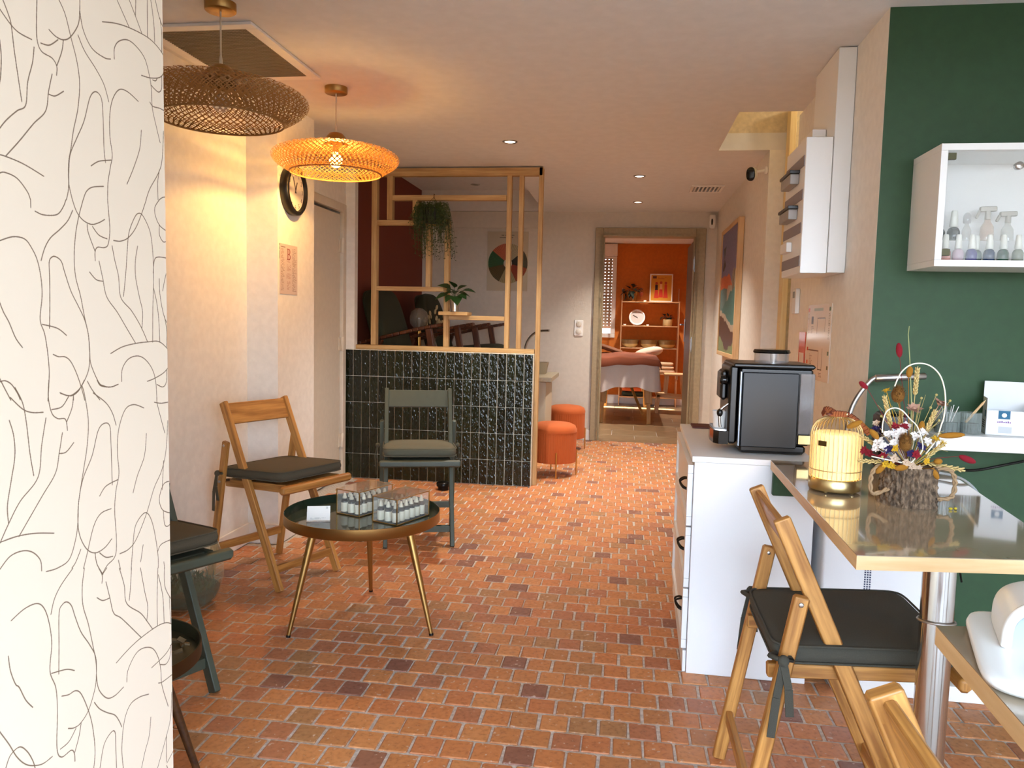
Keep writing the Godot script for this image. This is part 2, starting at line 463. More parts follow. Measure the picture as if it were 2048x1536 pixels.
# rows of tiny print, unreadable from where the photograph stands
func small_print(im: Image, r: Rect2i, row: int, c: Color, sd := 1, dens := 0.75) -> void:
	var g := RandomNumberGenerator.new()
	g.seed = sd
	var y := r.position.y
	while y < r.end.y:
		var x := r.position.x
		var e := r.position.x + int(r.size.x * g.randf_range(0.5, 1.0))
		while x < e:
			var w := g.randi_range(2, 6)
			if g.randf() < dens:
				im.fill_rect(Rect2i(x, y, mini(w, e - x), maxi(1, row / 2)), c)
			x += w + 1
		y += row
const WALLPAPER_LINES := [
	[968,1558,977,1542,982,1529,986,1497,992,1460,997,1430],
	[962,1543,981,1529,996,1523,1019,1522],
	[961,1502,963,1481,961,1455,958,1442],
	[1031,1583,1029,1553,1029,1526,1037,1512,1058,1509,1067,1500,1066,1487],
	[1073,1601,1087,1583,1098,1554,1110,1522,1115,1490,1110,1451,1099,1415,1093,1388,1087,1364,1086,1334,1093,1309],
	[1120,1620,1119,1601,1115,1578,1098,1554,1083,1544,1067,1543,1053,1548],
	[1119,1601,1126,1574,1145,1553,1174,1548,1190,1551],
	[1114,1562,1128,1543,1153,1524,1172,1505,1183,1481],
	[1036,1523,1053,1526,1071,1540],
	[1082,1543,1078,1525,1067,1501],
	[1023,1513,1019,1490,1009,1460,1004,1427,988,1415,969,1398,956,1383],
	[1057,1486,1049,1459,1042,1429,1018,1405,991,1375,965,1348],
	[1049,1455,1062,1456,1080,1468],
	[954,1348,965,1348,997,1344,1035,1334],
	[953,1323,963,1326,984,1322,1002,1307,1008,1296],
	[1137,1369,1156,1380,1186,1388],
	[1080,1307,1085,1324,1087,1354,1091,1378,1106,1405,1123,1435,1138,1475,1152,1488,1165,1481,1168,1453,1169,1401,1172,1381],
	[1171,1603,1205,1613,1242,1619,1289,1621,1319,1615,1339,1603,1343,1586,1328,1565,1299,1554,1271,1550],
	[1208,1653,1239,1620],
	[1240,1666,1259,1642,1274,1622],
	[1259,1674,1257,1644],
	[1291,1687,1290,1622],
	[1301,1691,1309,1654,1311,1620],
	[1314,1696,1327,1667,1342,1650],
	[1328,1668,1333,1642,1332,1610],
	[1199,1554,1200,1572,1212,1587,1235,1597,1259,1594,1281,1582,1293,1559,1299,1536,1301,1503,1312,1473,1323,1447],
	[1303,1552,1312,1553,1317,1559],
	[1331,1567,1330,1545,1321,1536,1308,1538,1298,1542],
	[1294,1511,1303,1506,1325,1508,1345,1506],
	[1261,1503,1232,1511,1210,1508,1193,1488,1185,1461,1184,1427,1189,1397,1184,1377,1177,1350,1175,1322],
	[1268,1456,1263,1424,1246,1389,1226,1356],
	[1334,1470,1328,1417,1316,1391,1290,1359,1278,1337],
	[1319,1396,1314,1375,1314,1343],
	[1345,1425,1340,1391,1338,1353],
	[1117,1313,1125,1327,1139,1336,1166,1342],
	[1318,1344,1329,1350,1344,1353],
	[1008,1296,1008,1285],
	[1016,1281,1031,1278,1052,1280,1064,1285,1074,1297,1079,1307],
	[1093,1293,1082,1276,1065,1261,1045,1246,1033,1230,1025,1211],
	[950,1232,974,1240,995,1239,1008,1227,1018,1210,1024,1185,1025,1159,1020,1125,1028,1104,1033,1076,1035,1045,1031,1004],
	[1093,1309,1102,1292,1116,1281,1135,1277,1153,1282,1167,1289],
	[1117,1313,1106,1285,1098,1256,1094,1222,1096,1192,1106,1162,1114,1129,1122,1100,1124,1071,1120,1044,1103,1020,1085,1009,1072,1008,1056,1014],
	[1038,1112,1040,1148,1041,1186,1041,1210,1047,1218,1055,1219,1066,1213,1073,1196,1085,1169,1100,1147,1114,1125,1122,1100,1124,1071,1127,1052,1144,1023,1157,1016,1173,1013,1193,1016],
	[1024,1118,1054,1112,1073,1101],
	[946,1150,953,1135,962,1121,973,1099,985,1085],
	[1044,1073,1055,1069,1069,1068,1081,1060,1093,1041,1103,1018,1110,997],
	[1125,1276,1127,1263,1142,1235],
	[1137,1274,1152,1262,1172,1258],
	[1175,1322,1178,1292,1179,1271,1174,1249,1164,1243,1148,1242,1142,1234,1142,1220],
	[1188,1257,1207,1258,1227,1266,1247,1284,1264,1310,1279,1338],
	[1211,1165,1218,1203,1224,1248,1229,1275,1244,1301,1256,1311,1269,1308,1288,1284,1295,1252,1297,1220,1296,1184,1293,1142,1291,1085],
	[1296,1184,1306,1154,1311,1121,1313,1084],
	[1318,1344,1304,1328,1306,1312,1319,1297,1343,1289],
	[1317,1299,1317,1280,1329,1269,1343,1274],
	[1343,1240,1312,1240,1300,1233,1296,1210],
	[1343,1224,1333,1205,1324,1179],
	[1314,1201,1316,1169,1327,1133,1343,1112],
	[1328,1133,1335,1106,1334,1075],
	[1184,1248,1190,1225,1199,1198,1204,1163,1232,1141,1257,1114,1276,1086],
	[1151,1220,1159,1193,1168,1163,1194,1138,1217,1112,1242,1084],
	[1128,1201,1143,1190,1159,1188],
	[1252,1254,1245,1227,1245,1200,1254,1167,1263,1139,1260,1109],
	[1175,1069,1205,1079,1241,1084,1278,1086,1308,1086,1330,1076,1343,1063,1344,1045,1327,1029,1296,1019,1273,1015],
	[1202,1020,1204,1041,1220,1057,1244,1062,1266,1056,1287,1038,1298,1014,1301,978],
	[1333,1033,1331,1009,1320,1001,1302,1007],
	[1117,1027,1128,1012,1146,994],
	[942,1045,951,1029,961,1012],
	[942,1039,952,1040,963,1034,973,1021,978,1011],
	[1085,1008,1085,1000],
	[1069,1001,1074,1006],
	[969,1029,982,1006,988,976,993,931,999,897],
	[960,1016,982,997,1000,990,1021,988],
	[1034,1035,1032,1009,1038,985,1050,975,1066,972,1070,954],
	[1057,1013,1079,1007,1096,1013,1110,1029],
	[1038,990,1059,992,1073,1005],
	[1085,1007,1081,988,1069,968],
	[1104,1022,1110,1005,1117,964,1113,923,1103,884,1091,838,1088,806,1092,780,1107,755,1127,743,1150,745,1168,755],
	[957,984,964,961,965,932,957,898,949,864,950,839],
	[1026,979,1016,939,1007,893,972,865,950,838,934,815],
	[1059,952,1051,921,1042,892,1013,862,968,815],
	[1051,921,1066,921,1083,933],
	[934,816,965,816,999,811,1036,801],
	[932,778,951,791,974,792,993,784,1007,768,1009,751],
	[1018,747,1042,745,1067,751,1082,779,1088,806,1091,838,1102,872,1124,905,1140,944,1156,954,1169,947,1171,914,1172,847],
	[1130,1007,1160,988,1176,969,1185,947],
	[1140,1027,1149,1017,1174,1013,1192,1016],
	[1262,968,1233,977,1209,970,1191,937,1187,899,1190,863,1181,834,1177,800,1180,747,1175,722,1155,713,1142,702],
	[1140,835,1156,848,1187,853],
	[1168,807,1142,805,1124,788,1107,747,1098,726],
	[1126,743,1130,723,1144,701],
	[1137,740,1152,728,1170,724],
	[1268,921,1261,881,1240,849,1227,821],
	[1334,936,1327,880,1312,844,1288,816,1264,774,1234,736,1212,724,1188,723],
	[1301,983,1303,968,1324,914],
	[1293,975,1315,971,1346,971],
	[1218,686,1225,734,1234,763,1262,777,1282,751,1296,694,1297,663],
	[1319,862,1313,808],
	[1346,818,1319,818,1304,793,1314,769,1345,755],
	[1316,766,1319,741,1329,734,1344,739],
	[1253,720,1245,691],
	[1184,713,1189,695],
	[1296,694,1308,705,1344,705],
	[1093,759,1081,742,1072,735],
	[1315,669,1317,656],
	[949,698,974,706,998,705,1012,692,1021,666,1025,632,1020,591,1031,559,1033,520,1030,463,1039,443,1060,442,1067,433,1068,419],
	[1074,734,1048,716,1033,699,1025,678],
	[1038,578,1040,622,1042,673,1049,684,1059,685,1069,675,1077,653,1089,624,1108,595,1122,567,1122,535,1118,515,1102,487,1083,475,1068,475,1055,481],
	[1100,726,1094,696,1095,665,1106,631,1116,589,1122,560,1123,530,1129,507,1147,485,1167,479,1191,483],
	[1023,586,1054,578,1072,568],
	[942,649,945,626,953,603,960,594,971,570,984,552],
	[1043,540,1058,535,1073,534,1086,522,1102,485,1111,451,1115,410,1111,382],
	[1116,493,1128,476,1146,460,1166,445,1177,429,1184,414],
	[1072,472,1056,459,1037,457],
	[1084,474,1078,454,1068,434],
	[922,549,938,521,951,495,965,476,980,464,1000,455,1020,455],
	[931,489,940,503,957,506,971,491,981,471,985,457],
	[1126,373,1137,407,1155,419,1166,414,1167,385,1168,348],
	[1186,337,1183,376,1191,420,1208,442,1234,443,1262,435],
	[1267,388,1261,355,1248,332,1237,307],
	[1134,715,1142,700,1141,687],
	[1142,701,1154,709],
	[1151,686,1160,655,1169,625,1191,606,1243,551],
	[1186,698,1198,664,1204,629,1242,597,1261,574,1277,553],
	[1219,688,1214,649,1211,632],
	[1244,680,1255,633,1263,603,1260,576],
	[1296,663,1292,602,1292,554],
	[1297,650,1310,603,1313,551],
	[1316,657,1318,618,1345,578],
	[1331,595,1334,542],
	[1128,667,1142,657,1159,655],
	[1173,535,1207,545,1243,551,1292,553,1323,547,1342,532,1341,507,1319,489,1272,481],
	[1200,488,1204,508,1225,527,1248,529,1275,517,1292,493,1300,464,1303,432,1322,381],
	[1332,499,1330,477,1317,468,1299,475],
	[1292,442,1306,438,1344,438],
	[1334,403,1329,354,1311,319,1285,278],
	[1315,327,1313,274],
	[1341,285,1308,266],
]

# ------------------------------------------------------------------ build
func _ready() -> void:
	rng.seed = 20240611
	set_camera_and_light()
	make_materials()
	build_shell()
	build_floor()
	build_tiled_partition()
	build_timber_screen()
	build_back_room()
	build_doors()
	build_ceiling_fittings()
	build_left_side()
	build_alcove()
	build_right_wall()
	build_desk_side()
	build_flowers()
	build_foreground_desk()

func set_camera_and_light() -> void:
	var cam := Camera3D.new()
	cam.name = "camera"
	cam.position = Vector3(0, 1.14, 0)
	cam.rotation_degrees = Vector3(-4.75, 8.3, 1.3)
	cam.fov = 53.0
	cam.near = 0.05
	cam.current = true
	add_child(cam)
	var sky := ProceduralSkyMaterial.new()
	sky.sky_top_color = Color(0.75, 0.845, 0.96)
	sky.sky_horizon_color = Color(0.91, 0.95, 1.0)
	sky.ground_horizon_color = Color(0.80, 0.78, 0.76)
	sky.ground_bottom_color = Color(0.55, 0.52, 0.50)
	sky.sky_energy_multiplier = 1.0
	sky.ground_energy_multiplier = 0.6
	var env := Environment.new()
	env.background_mode = Environment.BG_SKY
	env.sky = Sky.new()
	env.sky.sky_material = sky
	env.background_energy_multiplier = 17.0
	env.tonemap_mode = Environment.TONE_MAPPER_LINEAR
	env.tonemap_exposure = 1.1
	env.sdfgi_enabled = true
	env.ssao_enabled = true
	env.ssil_enabled = true
	var we := WorldEnvironment.new()
	we.name = "world_environment"
	we.environment = env
	add_child(we)
	# low sun from the left: falls through an unseen slit added to the treatment room wall
	var sun := DirectionalLight3D.new()
	sun.name = "sun"
	sun.light_color = Color(1.0, 0.93, 0.82)
	sun.light_energy = 40.0
	sun.light_angular_distance = 0.6
	sun.shadow_enabled = true
	add_child(sun)
	sun.look_at_from_position(Vector3.ZERO, Vector3(0.93, -0.36, 0.03), Vector3.UP)

func make_materials() -> void:
	grainy(mat("paint_cream", Color(0.93, 0.915, 0.885), 0.75), 3.0, 0.04, 0.02)
	grainy(mat("paint_white", Color(0.93, 0.90, 0.86), 0.75), 3.0, 0.03, 0.02)
	grainy(mat("paint_ceiling", Color(0.88, 0.875, 0.87), 0.85), 2.0, 0.03, 0.015)
	grainy(mat("paint_grey", Color(0.86, 0.83, 0.78), 0.8), 3.0, 0.03, 0.02)
	grainy(mat("paint_green", Color(0.15, 0.285, 0.155), 0.6), 3.0, 0.08, 0.02)
	grainy(mat("paint_orange", Color(0.80, 0.45, 0.14), 0.75), 3.0, 0.06, 0.02)
	grainy(mat("paint_trim", Color(0.92, 0.91, 0.89), 0.45), 3.0, 0.02)
	grainy(mat("door_paint", Color(0.86, 0.83, 0.77), 0.5), 3.0, 0.03)
	grainy(mat("frame_paint", Color(0.66, 0.59, 0.46), 0.5), 5.0, 0.08)
	grainy(mat("grout", Color(0.84, 0.80, 0.76), 0.9), 9.0, 0.22, 0.1)
	grainy(mat("tile_grout", Color(0.90, 0.87, 0.80), 0.9), 9.0, 0.12)
	grainy(mat("plaster_raw", Color(0.88, 0.82, 0.70), 0.9), 4.0, 0.1, 0.05)
	mat("ink", Color(0.03, 0.03, 0.03), 0.7)
	mat("white_laminate", Color(0.93, 0.93, 0.92), 0.35)
	mat("white_plastic", Color(0.93, 0.92, 0.90), 0.35)
	mat("grey_plastic", Color(0.55, 0.52, 0.54), 0.5)
	mat("black_plastic", Color(0.02, 0.02, 0.022), 0.3)
	mat("black_gloss", Color(0.012, 0.012, 0.014), 0.12)
	mat("black_iron", Color(0.03, 0.03, 0.035), 0.45, 0.4)
	mat("dark_panel", Color(0.06, 0.078, 0.10), 0.42)
	mat("brass", Color(0.80, 0.62, 0.33), 0.28, 1.0)
	mat("brass_brushed", Color(0.66, 0.52, 0.31), 0.38, 1.0)
	mat("brass_pale", Color(0.80, 0.72, 0.52), 0.33, 1.0)
	mat("chrome", Color(0.80, 0.79, 0.78), 0.14, 1.0)
	mat("steel", Color(0.72, 0.71, 0.70), 0.3, 1.0)
	grainy(mat("olive_paint", Color(0.27, 0.30, 0.25), 0.5), 4.0, 0.06)
	grainy(mat("olive_cloth", Color(0.33, 0.30, 0.235), 0.95), 14.0, 0.16, 0.03, 0.08)
	grainy(mat("armchair_cloth", Color(0.21, 0.215, 0.14), 0.95), 14.0, 0.15, 0.03, 0.08)
	wood("acacia", Color(0.75, 0.54, 0.28), Color(0.56, 0.36, 0.16), 0.42, 3)
	wood("acacia_light", Color(0.78, 0.57, 0.30), Color(0.55, 0.36, 0.16), 0.4, 4)
	wood("pine", Color(0.78, 0.65, 0.45), Color(0.64, 0.49, 0.30), 0.6, 5, 0.8)
	wood("pine_pale", Color(0.95, 0.88, 0.69), Color(0.89, 0.78, 0.56), 0.6, 6, 0.7)
	wood("birch", Color(0.86, 0.74, 0.56), Color(0.78, 0.62, 0.42), 0.5, 7, 0.7)
	wood("walnut", Color(0.42, 0.22, 0.10), Color(0.22, 0.10, 0.045), 0.4, 8)
	var d := mat("worktop_face", Color(0.62, 0.56, 0.47), 0.08)
	d.uv1_triplanar = true
	d.uv1_world_triplanar = true
	d.albedo_texture = noise_tex(0.008, Color(0.86, 0.84, 0.82), Color.WHITE)
	d.clearcoat_enabled = true
	d.clearcoat = 0.6
	d.clearcoat_roughness = 0.04
	glass("pane", Color(0.92, 0.97, 0.95), 0.06)
	glass("pane_box", Color(0.95, 0.96, 0.93), 0.07)
	glass("jar_glass", Color(0.75, 0.80, 0.66), 0.16)
	glass("smoke_glass", Color(0.58, 0.53, 0.47), 0.5, 0.05)
	glass("tank_plastic", Color(0.62, 0.60, 0.60), 0.35, 0.1)
	glass("fluted", Color(0.55, 0.60, 0.58), 0.45, 0.06)
	glass("acrylic", Color(0.95, 0.97, 0.97), 0.16)

# ------------------------------------------------------------------ shell of the rooms
func build_shell() -> void:
	var b := MB.new()  # ceiling, with the openings over the stair and the alcove
	b.span(-1.96, 2.42, 2.175, 2.275, -2.70, 1.22)
	b.span(-1.96, -1.755, 2.175, 2.275, -3.24, -2.70)
	b.span(-1.395, 2.42, 2.175, 2.275, -3.24, -2.70)
	b.span(-1.96, 2.42, 2.175, 2.275, -3.97, -3.24)
	b.span(-1.96, 0.51, 2.175, 2.275, -4.82, -3.97)
	b.span(-2.12, 0.93, 2.175, 2.275, -5.36, -4.82)
	b.span(-0.81, 0.93, 2.175, 2.275, -6.005, -5.36)
	b.span(-0.81, 0.47, 2.175, 2.275, -6.235, -6.005)
	b.span(0.67, 0.93, 2.175, 2.275, -6.235, -6.005)
	b.span(-0.81, 0.93, 2.175, 2.275, -7.42, -6.235)
	struct("ceiling", b, M.paint_ceiling)
	b = MB.new()  # raised ceiling of the alcove behind the screen
	b.span(-2.12, -0.75, 2.37, 2.47, -7.55, -5.30)
	b.span(-0.81, -0.75, 2.275, 2.37, -7.42, -5.30)
	b.span(-2.12, -0.81, 2.275, 2.37, -5.36, -5.30)
	b.span(-2.0, -0.81, 2.178, 2.37, -7.419, -7.37)
	struct("ceiling_alcove", b, M.paint_ceiling)
	b = MB.new()  # stair void
	b.span(0.45, 0.51, 2.275, 2.95, -4.82, -3.97)
	b.span(0.45, 1.66, 2.275, 2.95, -3.97, -3.91)
	b.span(0.45, 1.66, 2.275, 2.95, -4.90, -4.82)
	b.span(0.45, 1.66, 2.95, 3.05, -4.90, -3.91)
	b.span(1.60, 1.66, -0.1, 2.95, -4.94, -3.93)
	b.span(0.93, 1.60, -0.1, 2.275, -4.05, -3.97)
	b.span(0.93, 1.60, -0.1, 2.275, -4.94, -4.82)
	struct("wall_stair", b, M.plaster_raw)
	b = MB.new()
	b.span(0.81, 0.93, 0.0, 2.175, -4.05, -2.731)
	struct("wall_right", b, M.paint_cream)
	b = MB.new()
	b.span(0.805, 0.93, 0.0, 2.175, -7.42, -4.82)
	struct("wall_right_rear", b, M.paint_cream)
	b = MB.new()
	b.span(0.93, 2.42, 0.0, 2.175, -2.85, -2.731)
	b.span(0.8105, 2.42, 0.0, 2.1748, -2.731, -2.729)
	struct("wall_green", b, M.paint_green)
	b = MB.new()
	b.span(2.30, 2.42, 0.0, 2.175, -2.729, 1.10)
	struct("wall_east", b, M.paint_cream)
	b = MB.new()  # street front with the shop window, behind the camera
	b.span(-0.85, -0.70, 0.0, 2.175, 1.10, 1.22)
	b.span(2.20, 2.42, 0.0, 2.175, 1.10, 1.22)
	b.span(-0.70, 2.20, 0.0, 0.12, 1.10, 1.22)
	b.span(-0.70, 2.20, 2.12, 2.175, 1.10, 1.22)
	struct("wall_street", b, M.paint_white)
	b = MB.new()
	b.span(-0.70, -0.65, 0.12, 2.12, 1.12, 1.18, 0.004)
	b.span(2.15, 2.20, 0.12, 2.12, 1.12, 1.18, 0.004)
	b.span(0.72, 0.78, 0.12, 2.12, 1.12, 1.18, 0.004)
	b.span(-0.65, 2.15, 0.12, 0.17, 1.12, 1.18, 0.004)
	b.span(-0.65, 2.15, 2.07, 2.12, 1.12, 1.18, 0.004)
	struct("window_1", b, mat("window_frame_dark", Color(0.16, 0.17, 0.17), 0.4))
	b = MB.new()  # left wall, then the boxed out pier with the clock
	b.span(-1.96, -1.84, 0.0, 2.175, -3.56, -1.336)
	struct("wall_left", b, M.paint_cream)
	b = MB.new()
	b.span(-1.96, -1.68, 0.0, 2.175, -4.0, -3.56)
	struct("wall_pier", b, M.paint_cream)
	b = MB.new()  # recess with the white door
	b.span(-2.07, -1.95, 1.87, 2.175, -5.20, -4.0)
	b.span(-2.07, -1.95, 0.0, 1.87, -4.10, -4.0)
	b.span(-2.07, -1.95, 0.0, 1.87, -5.20, -5.12)
	b.span(-2.0, -1.885, 0.912, 2.175, -5.26, -5.20)
	b.span(-2.12, -2.07, 0.0, 2.175, -5.20, -3.98)  # unseen backing behind the door leaf, added to stop stray sun
	struct("wall_recess", b, M.paint_cream)
	b = MB.new()  # wall with the line drawing paper beside the camera
	b.span(-1.96, -0.852, 0.0, 2.175, -1.336, 1.22)
	struct("wall_near", b, M.paint_white)
	build_wallpaper()
	# alcove
	var terra := mat("terracotta_paper", Color(0.47, 0.19, 0.09), 0.8)
	terra.albedo_texture = terracotta_image()
	terra.texture_repeat = true
	b = MB.new()
	b.quad(Vector3(-2.0, 0.0, -5.26), Vector3(-2.0, 0.0, -7.42), Vector3(-2.0, 2.37, -7.42), Vector3(-2.0, 2.37, -5.26), Vector3.RIGHT, 1.6, 1.6)
	b.span(-2.12, -2.001, 0.0, 2.37, -7.55, -5.20)
	struct("wall_terracotta", b, terra)
	b = MB.new()  # rear wall with the doorway to the treatment room
	b.span(-2.12, -0.27, 0.0, 2.37, -7.55, -7.42)
	b.span(0.65, 1.05, 0.0, 2.275, -7.55, -7.42)
	b.span(-0.27, 0.65, 1.975, 2.275, -7.55, -7.42)
	struct("wall_rear", b, M.paint_grey)
	b = MB.new()
	b.span(-2.0, -0.83, 2.02, 2.176, -7.42, -7.405, 0.003)
	struct("trim_1", b, M.paint_grey)
	# baseboards
	b = MB.new()
	b.span(-1.84, -1.828, 0.0, 0.10, -3.56, -1.336, 0.003)
	b.span(-1.84, -1.68, 0.0, 0.10, -3.56, -3.548, 0.003)
	b.span(-1.68, -1.668, 0.0, 0.10, -4.0, -3.548, 0.003)
	struct("baseboard_left", b, M.paint_trim)
	b = MB.new()
	b.span(-0.60, -0.313, 0.0, 0.10, -7.42, -7.406, 0.003)
	struct("baseboard_rear", b, M.paint_trim)
	b = MB.new()
	b.span(0.793, 0.805, 0.0, 0.10, -7.42, -4.82, 0.003)
	struct("baseboard_right", b, M.paint_trim)
	# timber stud in the stair opening
	b = MB.new()
	b.span(0.895, 0.93, 0.0, 2.40, -4.818, -4.72, 0.003)
	struct("trim_2", b, M.pine_pale)

func build_wallpaper() -> void:
	var w := 600
	var h := 2048
	var im := Image.create(w, h, false, Image.FORMAT_RGB8)
	im.fill(Color(0.93, 0.875, 0.79))
	var k := Vector2(w / 0.416, h / 1.43)
	for l in WALLPAPER_LINES:
		var pts := []
		for i in range(0, l.size(), 2):
			pts.append(Vector2((l[i] * 0.001 - 0.92) * k.x, (1.70 - l[i + 1] * 0.001) * k.y))
		stroke(im, smooth_line(pts, 8), 1.0, Color(0.42, 0.34, 0.26, 0.85))
	var m := mat("line_paper", Color.WHITE, 0.75)
	m.albedo_texture = ImageTexture.create_from_image(im)
	var b := MB.new()
	var z0 := -1.336
	var z1 := 1.10
	var u0 := (1.336 - 0.92) / 0.416
	var u1 := (-z1 - 0.92) / 0.416
	var v0 := (1.70 - 0.0) / 1.43
	var v1 := (1.70 - 2.175) / 1.43
	var p := [Vector3(-0.85, 0, z0), Vector3(-0.85, 0, z1), Vector3(-0.85, 2.175, z1), Vector3(-0.85, 2.175, z0)]
	b.flat(p[0], p[1], p[2], Vector3.RIGHT, Vector2(u0, v0), Vector2(u1, v0), Vector2(u1, v1))
	b.flat(p[0], p[2], p[3], Vector3.RIGHT, Vector2(u0, v0), Vector2(u1, v1), Vector2(u0, v1))
	# paper thickness at the free end
	b.quad(Vector3(-0.85, 0, z0), Vector3(-0.852, 0, z0), Vector3(-0.852, 2.175, z0), Vector3(-0.85, 2.175, z0), Vector3.FORWARD, 0.0, 0.0)
	struct("wall_wallpaper", b, m)

func terracotta_image() -> ImageTexture:
	var im := Image.create(512, 512, false, Image.FORMAT_RGB8)
	im.fill(Color(0.93, 0.93, 0.93))
	var g := RandomNumberGenerator.new()
	g.seed = 5
	for i in 60:
		var p := Vector2(g.randf() * 512, g.randf() * 512)
		var a := g.randf() * TAU
		var l := [p]
		for s in 5:
			a += g.randf_range(-0.8, 0.8)
			p += Vector2(cos(a), sin(a)) * g.randf_range(15, 40)
			l.append(p)
		for q in smooth_line(l, 5):
			var xi := int(q.x); var yi := int(q.y)
			if xi >= 0 and yi >= 0 and xi < 510 and yi < 510:
				im.fill_rect(Rect2i(xi, yi, 2, 2), Color(1, 0.99, 0.97))
	return ImageTexture.create_from_image(im)

# ------------------------------------------------------------------ brick floor
func build_floor() -> void:
	var b := MB.new()
	b.span(-2.12, 2.42, -0.10, -0.0035, -7.47, 1.22)
	var fl := struct("floor", b, M.grout)
	var cols := [Color(0.75, 0.50, 0.31), Color(0.77, 0.50, 0.31), Color(0.72, 0.49, 0.31), Color(0.79, 0.54, 0.34), Color(0.69, 0.45, 0.32), Color(0.56, 0.38, 0.31), Color(0.75, 0.48, 0.31), Color(0.67, 0.49, 0.33)]
	var fleck := noise_tex(0.035, Color.BLACK, Color.WHITE, 512, FastNoiseLite.TYPE_SIMPLEX, 5, 11)
	var g := Gradient.new()
	g.offsets = PackedFloat32Array([0.0, 0.30, 0.70, 0.80, 0.86, 1.0])
	g.colors = PackedColorArray([Color(0.80, 0.78, 0.76), Color(0.95, 0.94, 0.93), Color(1, 1, 1), Color(1, 1, 1), Color(1.0, 1.0, 1.0), Color(1.0, 1.0, 1.0)])
	var tone := NoiseTexture2D.new()
	tone.width = 512
	tone.height = 512
	tone.seamless = true
	tone.noise = fleck.noise
	tone.color_ramp = g
	var rough_ramp := noise_tex(0.03, Color(0.36, 0.36, 0.36), Color(0.60, 0.60, 0.60), 256, FastNoiseLite.TYPE_SIMPLEX, 4, 21)
	# worn white flecks of mortar on the clay
	var fg := Gradient.new()
	fg.offsets = PackedFloat32Array([0.0, 0.78, 0.84, 1.0])
	fg.colors = PackedColorArray([Color(0, 0, 0), Color(0, 0, 0), Color(0.75, 0.75, 0.75), Color(1, 1, 1)])
	var mask := NoiseTexture2D.new()
	mask.width = 512
	mask.height = 512
	mask.seamless = true
	var mf := FastNoiseLite.new()
	mf.seed = 33
	mf.frequency = 0.03
	mf.fractal_octaves = 3
	mask.noise = mf
	mask.color_ramp = fg
	var chalk := Image.create(8, 8, false, Image.FORMAT_RGB8)
	chalk.fill(Color(0.80, 0.72, 0.66))
	var chalk_tex := ImageTexture.create_from_image(chalk)
	var mats := []
	for i in cols.size():
		var m := mat("brick_clay_%d" % i, cols[i], 1.0)
		m.uv1_triplanar = true
		m.uv1_world_triplanar = true
		m.uv1_scale = Vector3.ONE * 2.3
		m.albedo_texture = tone
		m.roughness_texture = rough_ramp
		m.heightmap_enabled = true
		m.heightmap_texture = tone
		m.heightmap_scale = 0.10
		m.detail_enabled = true
		m.detail_albedo = chalk_tex
		m.detail_mask = mask
		m.detail_blend_mode = BaseMaterial3D.BLEND_MODE_MIX
		mats.append(m)
	var pw := 0.0835
	var pd := 0.0905
	var shapes := []  # a few worn outlines
	for s in 6:
		shapes.append(brick_mesh(pw - 0.0068, pd - 0.0068, s))
	var spots := []
	var row := 0
	var z := -1.02
	var g2 := RandomNumberGenerator.new()
	g2.seed = 77
	while z > -7.43:
		var x := -1.83 + (0.5 * pw if row % 2 == 1 else 0.0) + g2.randf_range(-0.006, 0.006)
		while x < 2.27:
			var blocked := (x > 0.80 and z < -2.70) or (x < -0.83 and z > -1.36) or (x < -1.66 and z < -3.53 and z > -4.0) or (z < -7.385)
			if not blocked:
				var q := g2.randf()
				var ci := 0
				if q < 0.055: ci = 5
				elif q < 0.15: ci = 4
				elif q < 0.20: ci = 7
				else: ci = [0, 1, 2, 3, 6][g2.randi() % 5]
				spots.append([Vector3(x + g2.randf_range(-0.0015, 0.0015), -0.022 + g2.randf_range(-0.0012, 0.0008), z + g2.randf_range(-0.0015, 0.0015)), ci, g2.randi() % 6, g2.randf_range(-0.012, 0.012)])
			x += pw + g2.randf_range(-0.001, 0.001)
		z -= pd
		row += 1
	# the 300 nearest in view are single parts, the rest is one part
	var order := range(spots.size())
	var rank := []
	for i in spots.size():
		var p: Vector3 = spots[i][0]
		var dx := p.x + 0.20 * p.z * -1.0
		var seen := p.z < -1.66 and p.x > -1.05 + (p.z + 1.7) * 0.45 and p.x < 0.45 - (p.z + 1.7) * 0.35 and not (p.x > 0.24 and p.z < -2.48)
		rank.append(p.length() + (0.0 if seen else 100.0))
	order.sort_custom(func(a, c): return rank[a] < rank[c])
	var rest := []
	for i in cols.size():
		rest.append(MB.new())
	for k in order.size():
		var s: Array = spots[order[k]]
		if k < 300:
			var o := part(fl, "brick", shapes[s[2]], mats[s[1]], s[0])
			o.rotation.y = s[3]
		else:
			var mb: MB = rest[s[1]]
			mb.x = Transform3D(Basis(Vector3.UP, s[3]), s[0])
			brick_into(mb, pw - 0.0068, pd - 0.0068, s[2])
	var am := ArrayMesh.new()
	for i in cols.size():
		(rest[i] as MB).into(am, mats[i])
	var r := part(fl, "far_bricks", am, null)
	r.set_meta("kind", "stuff")

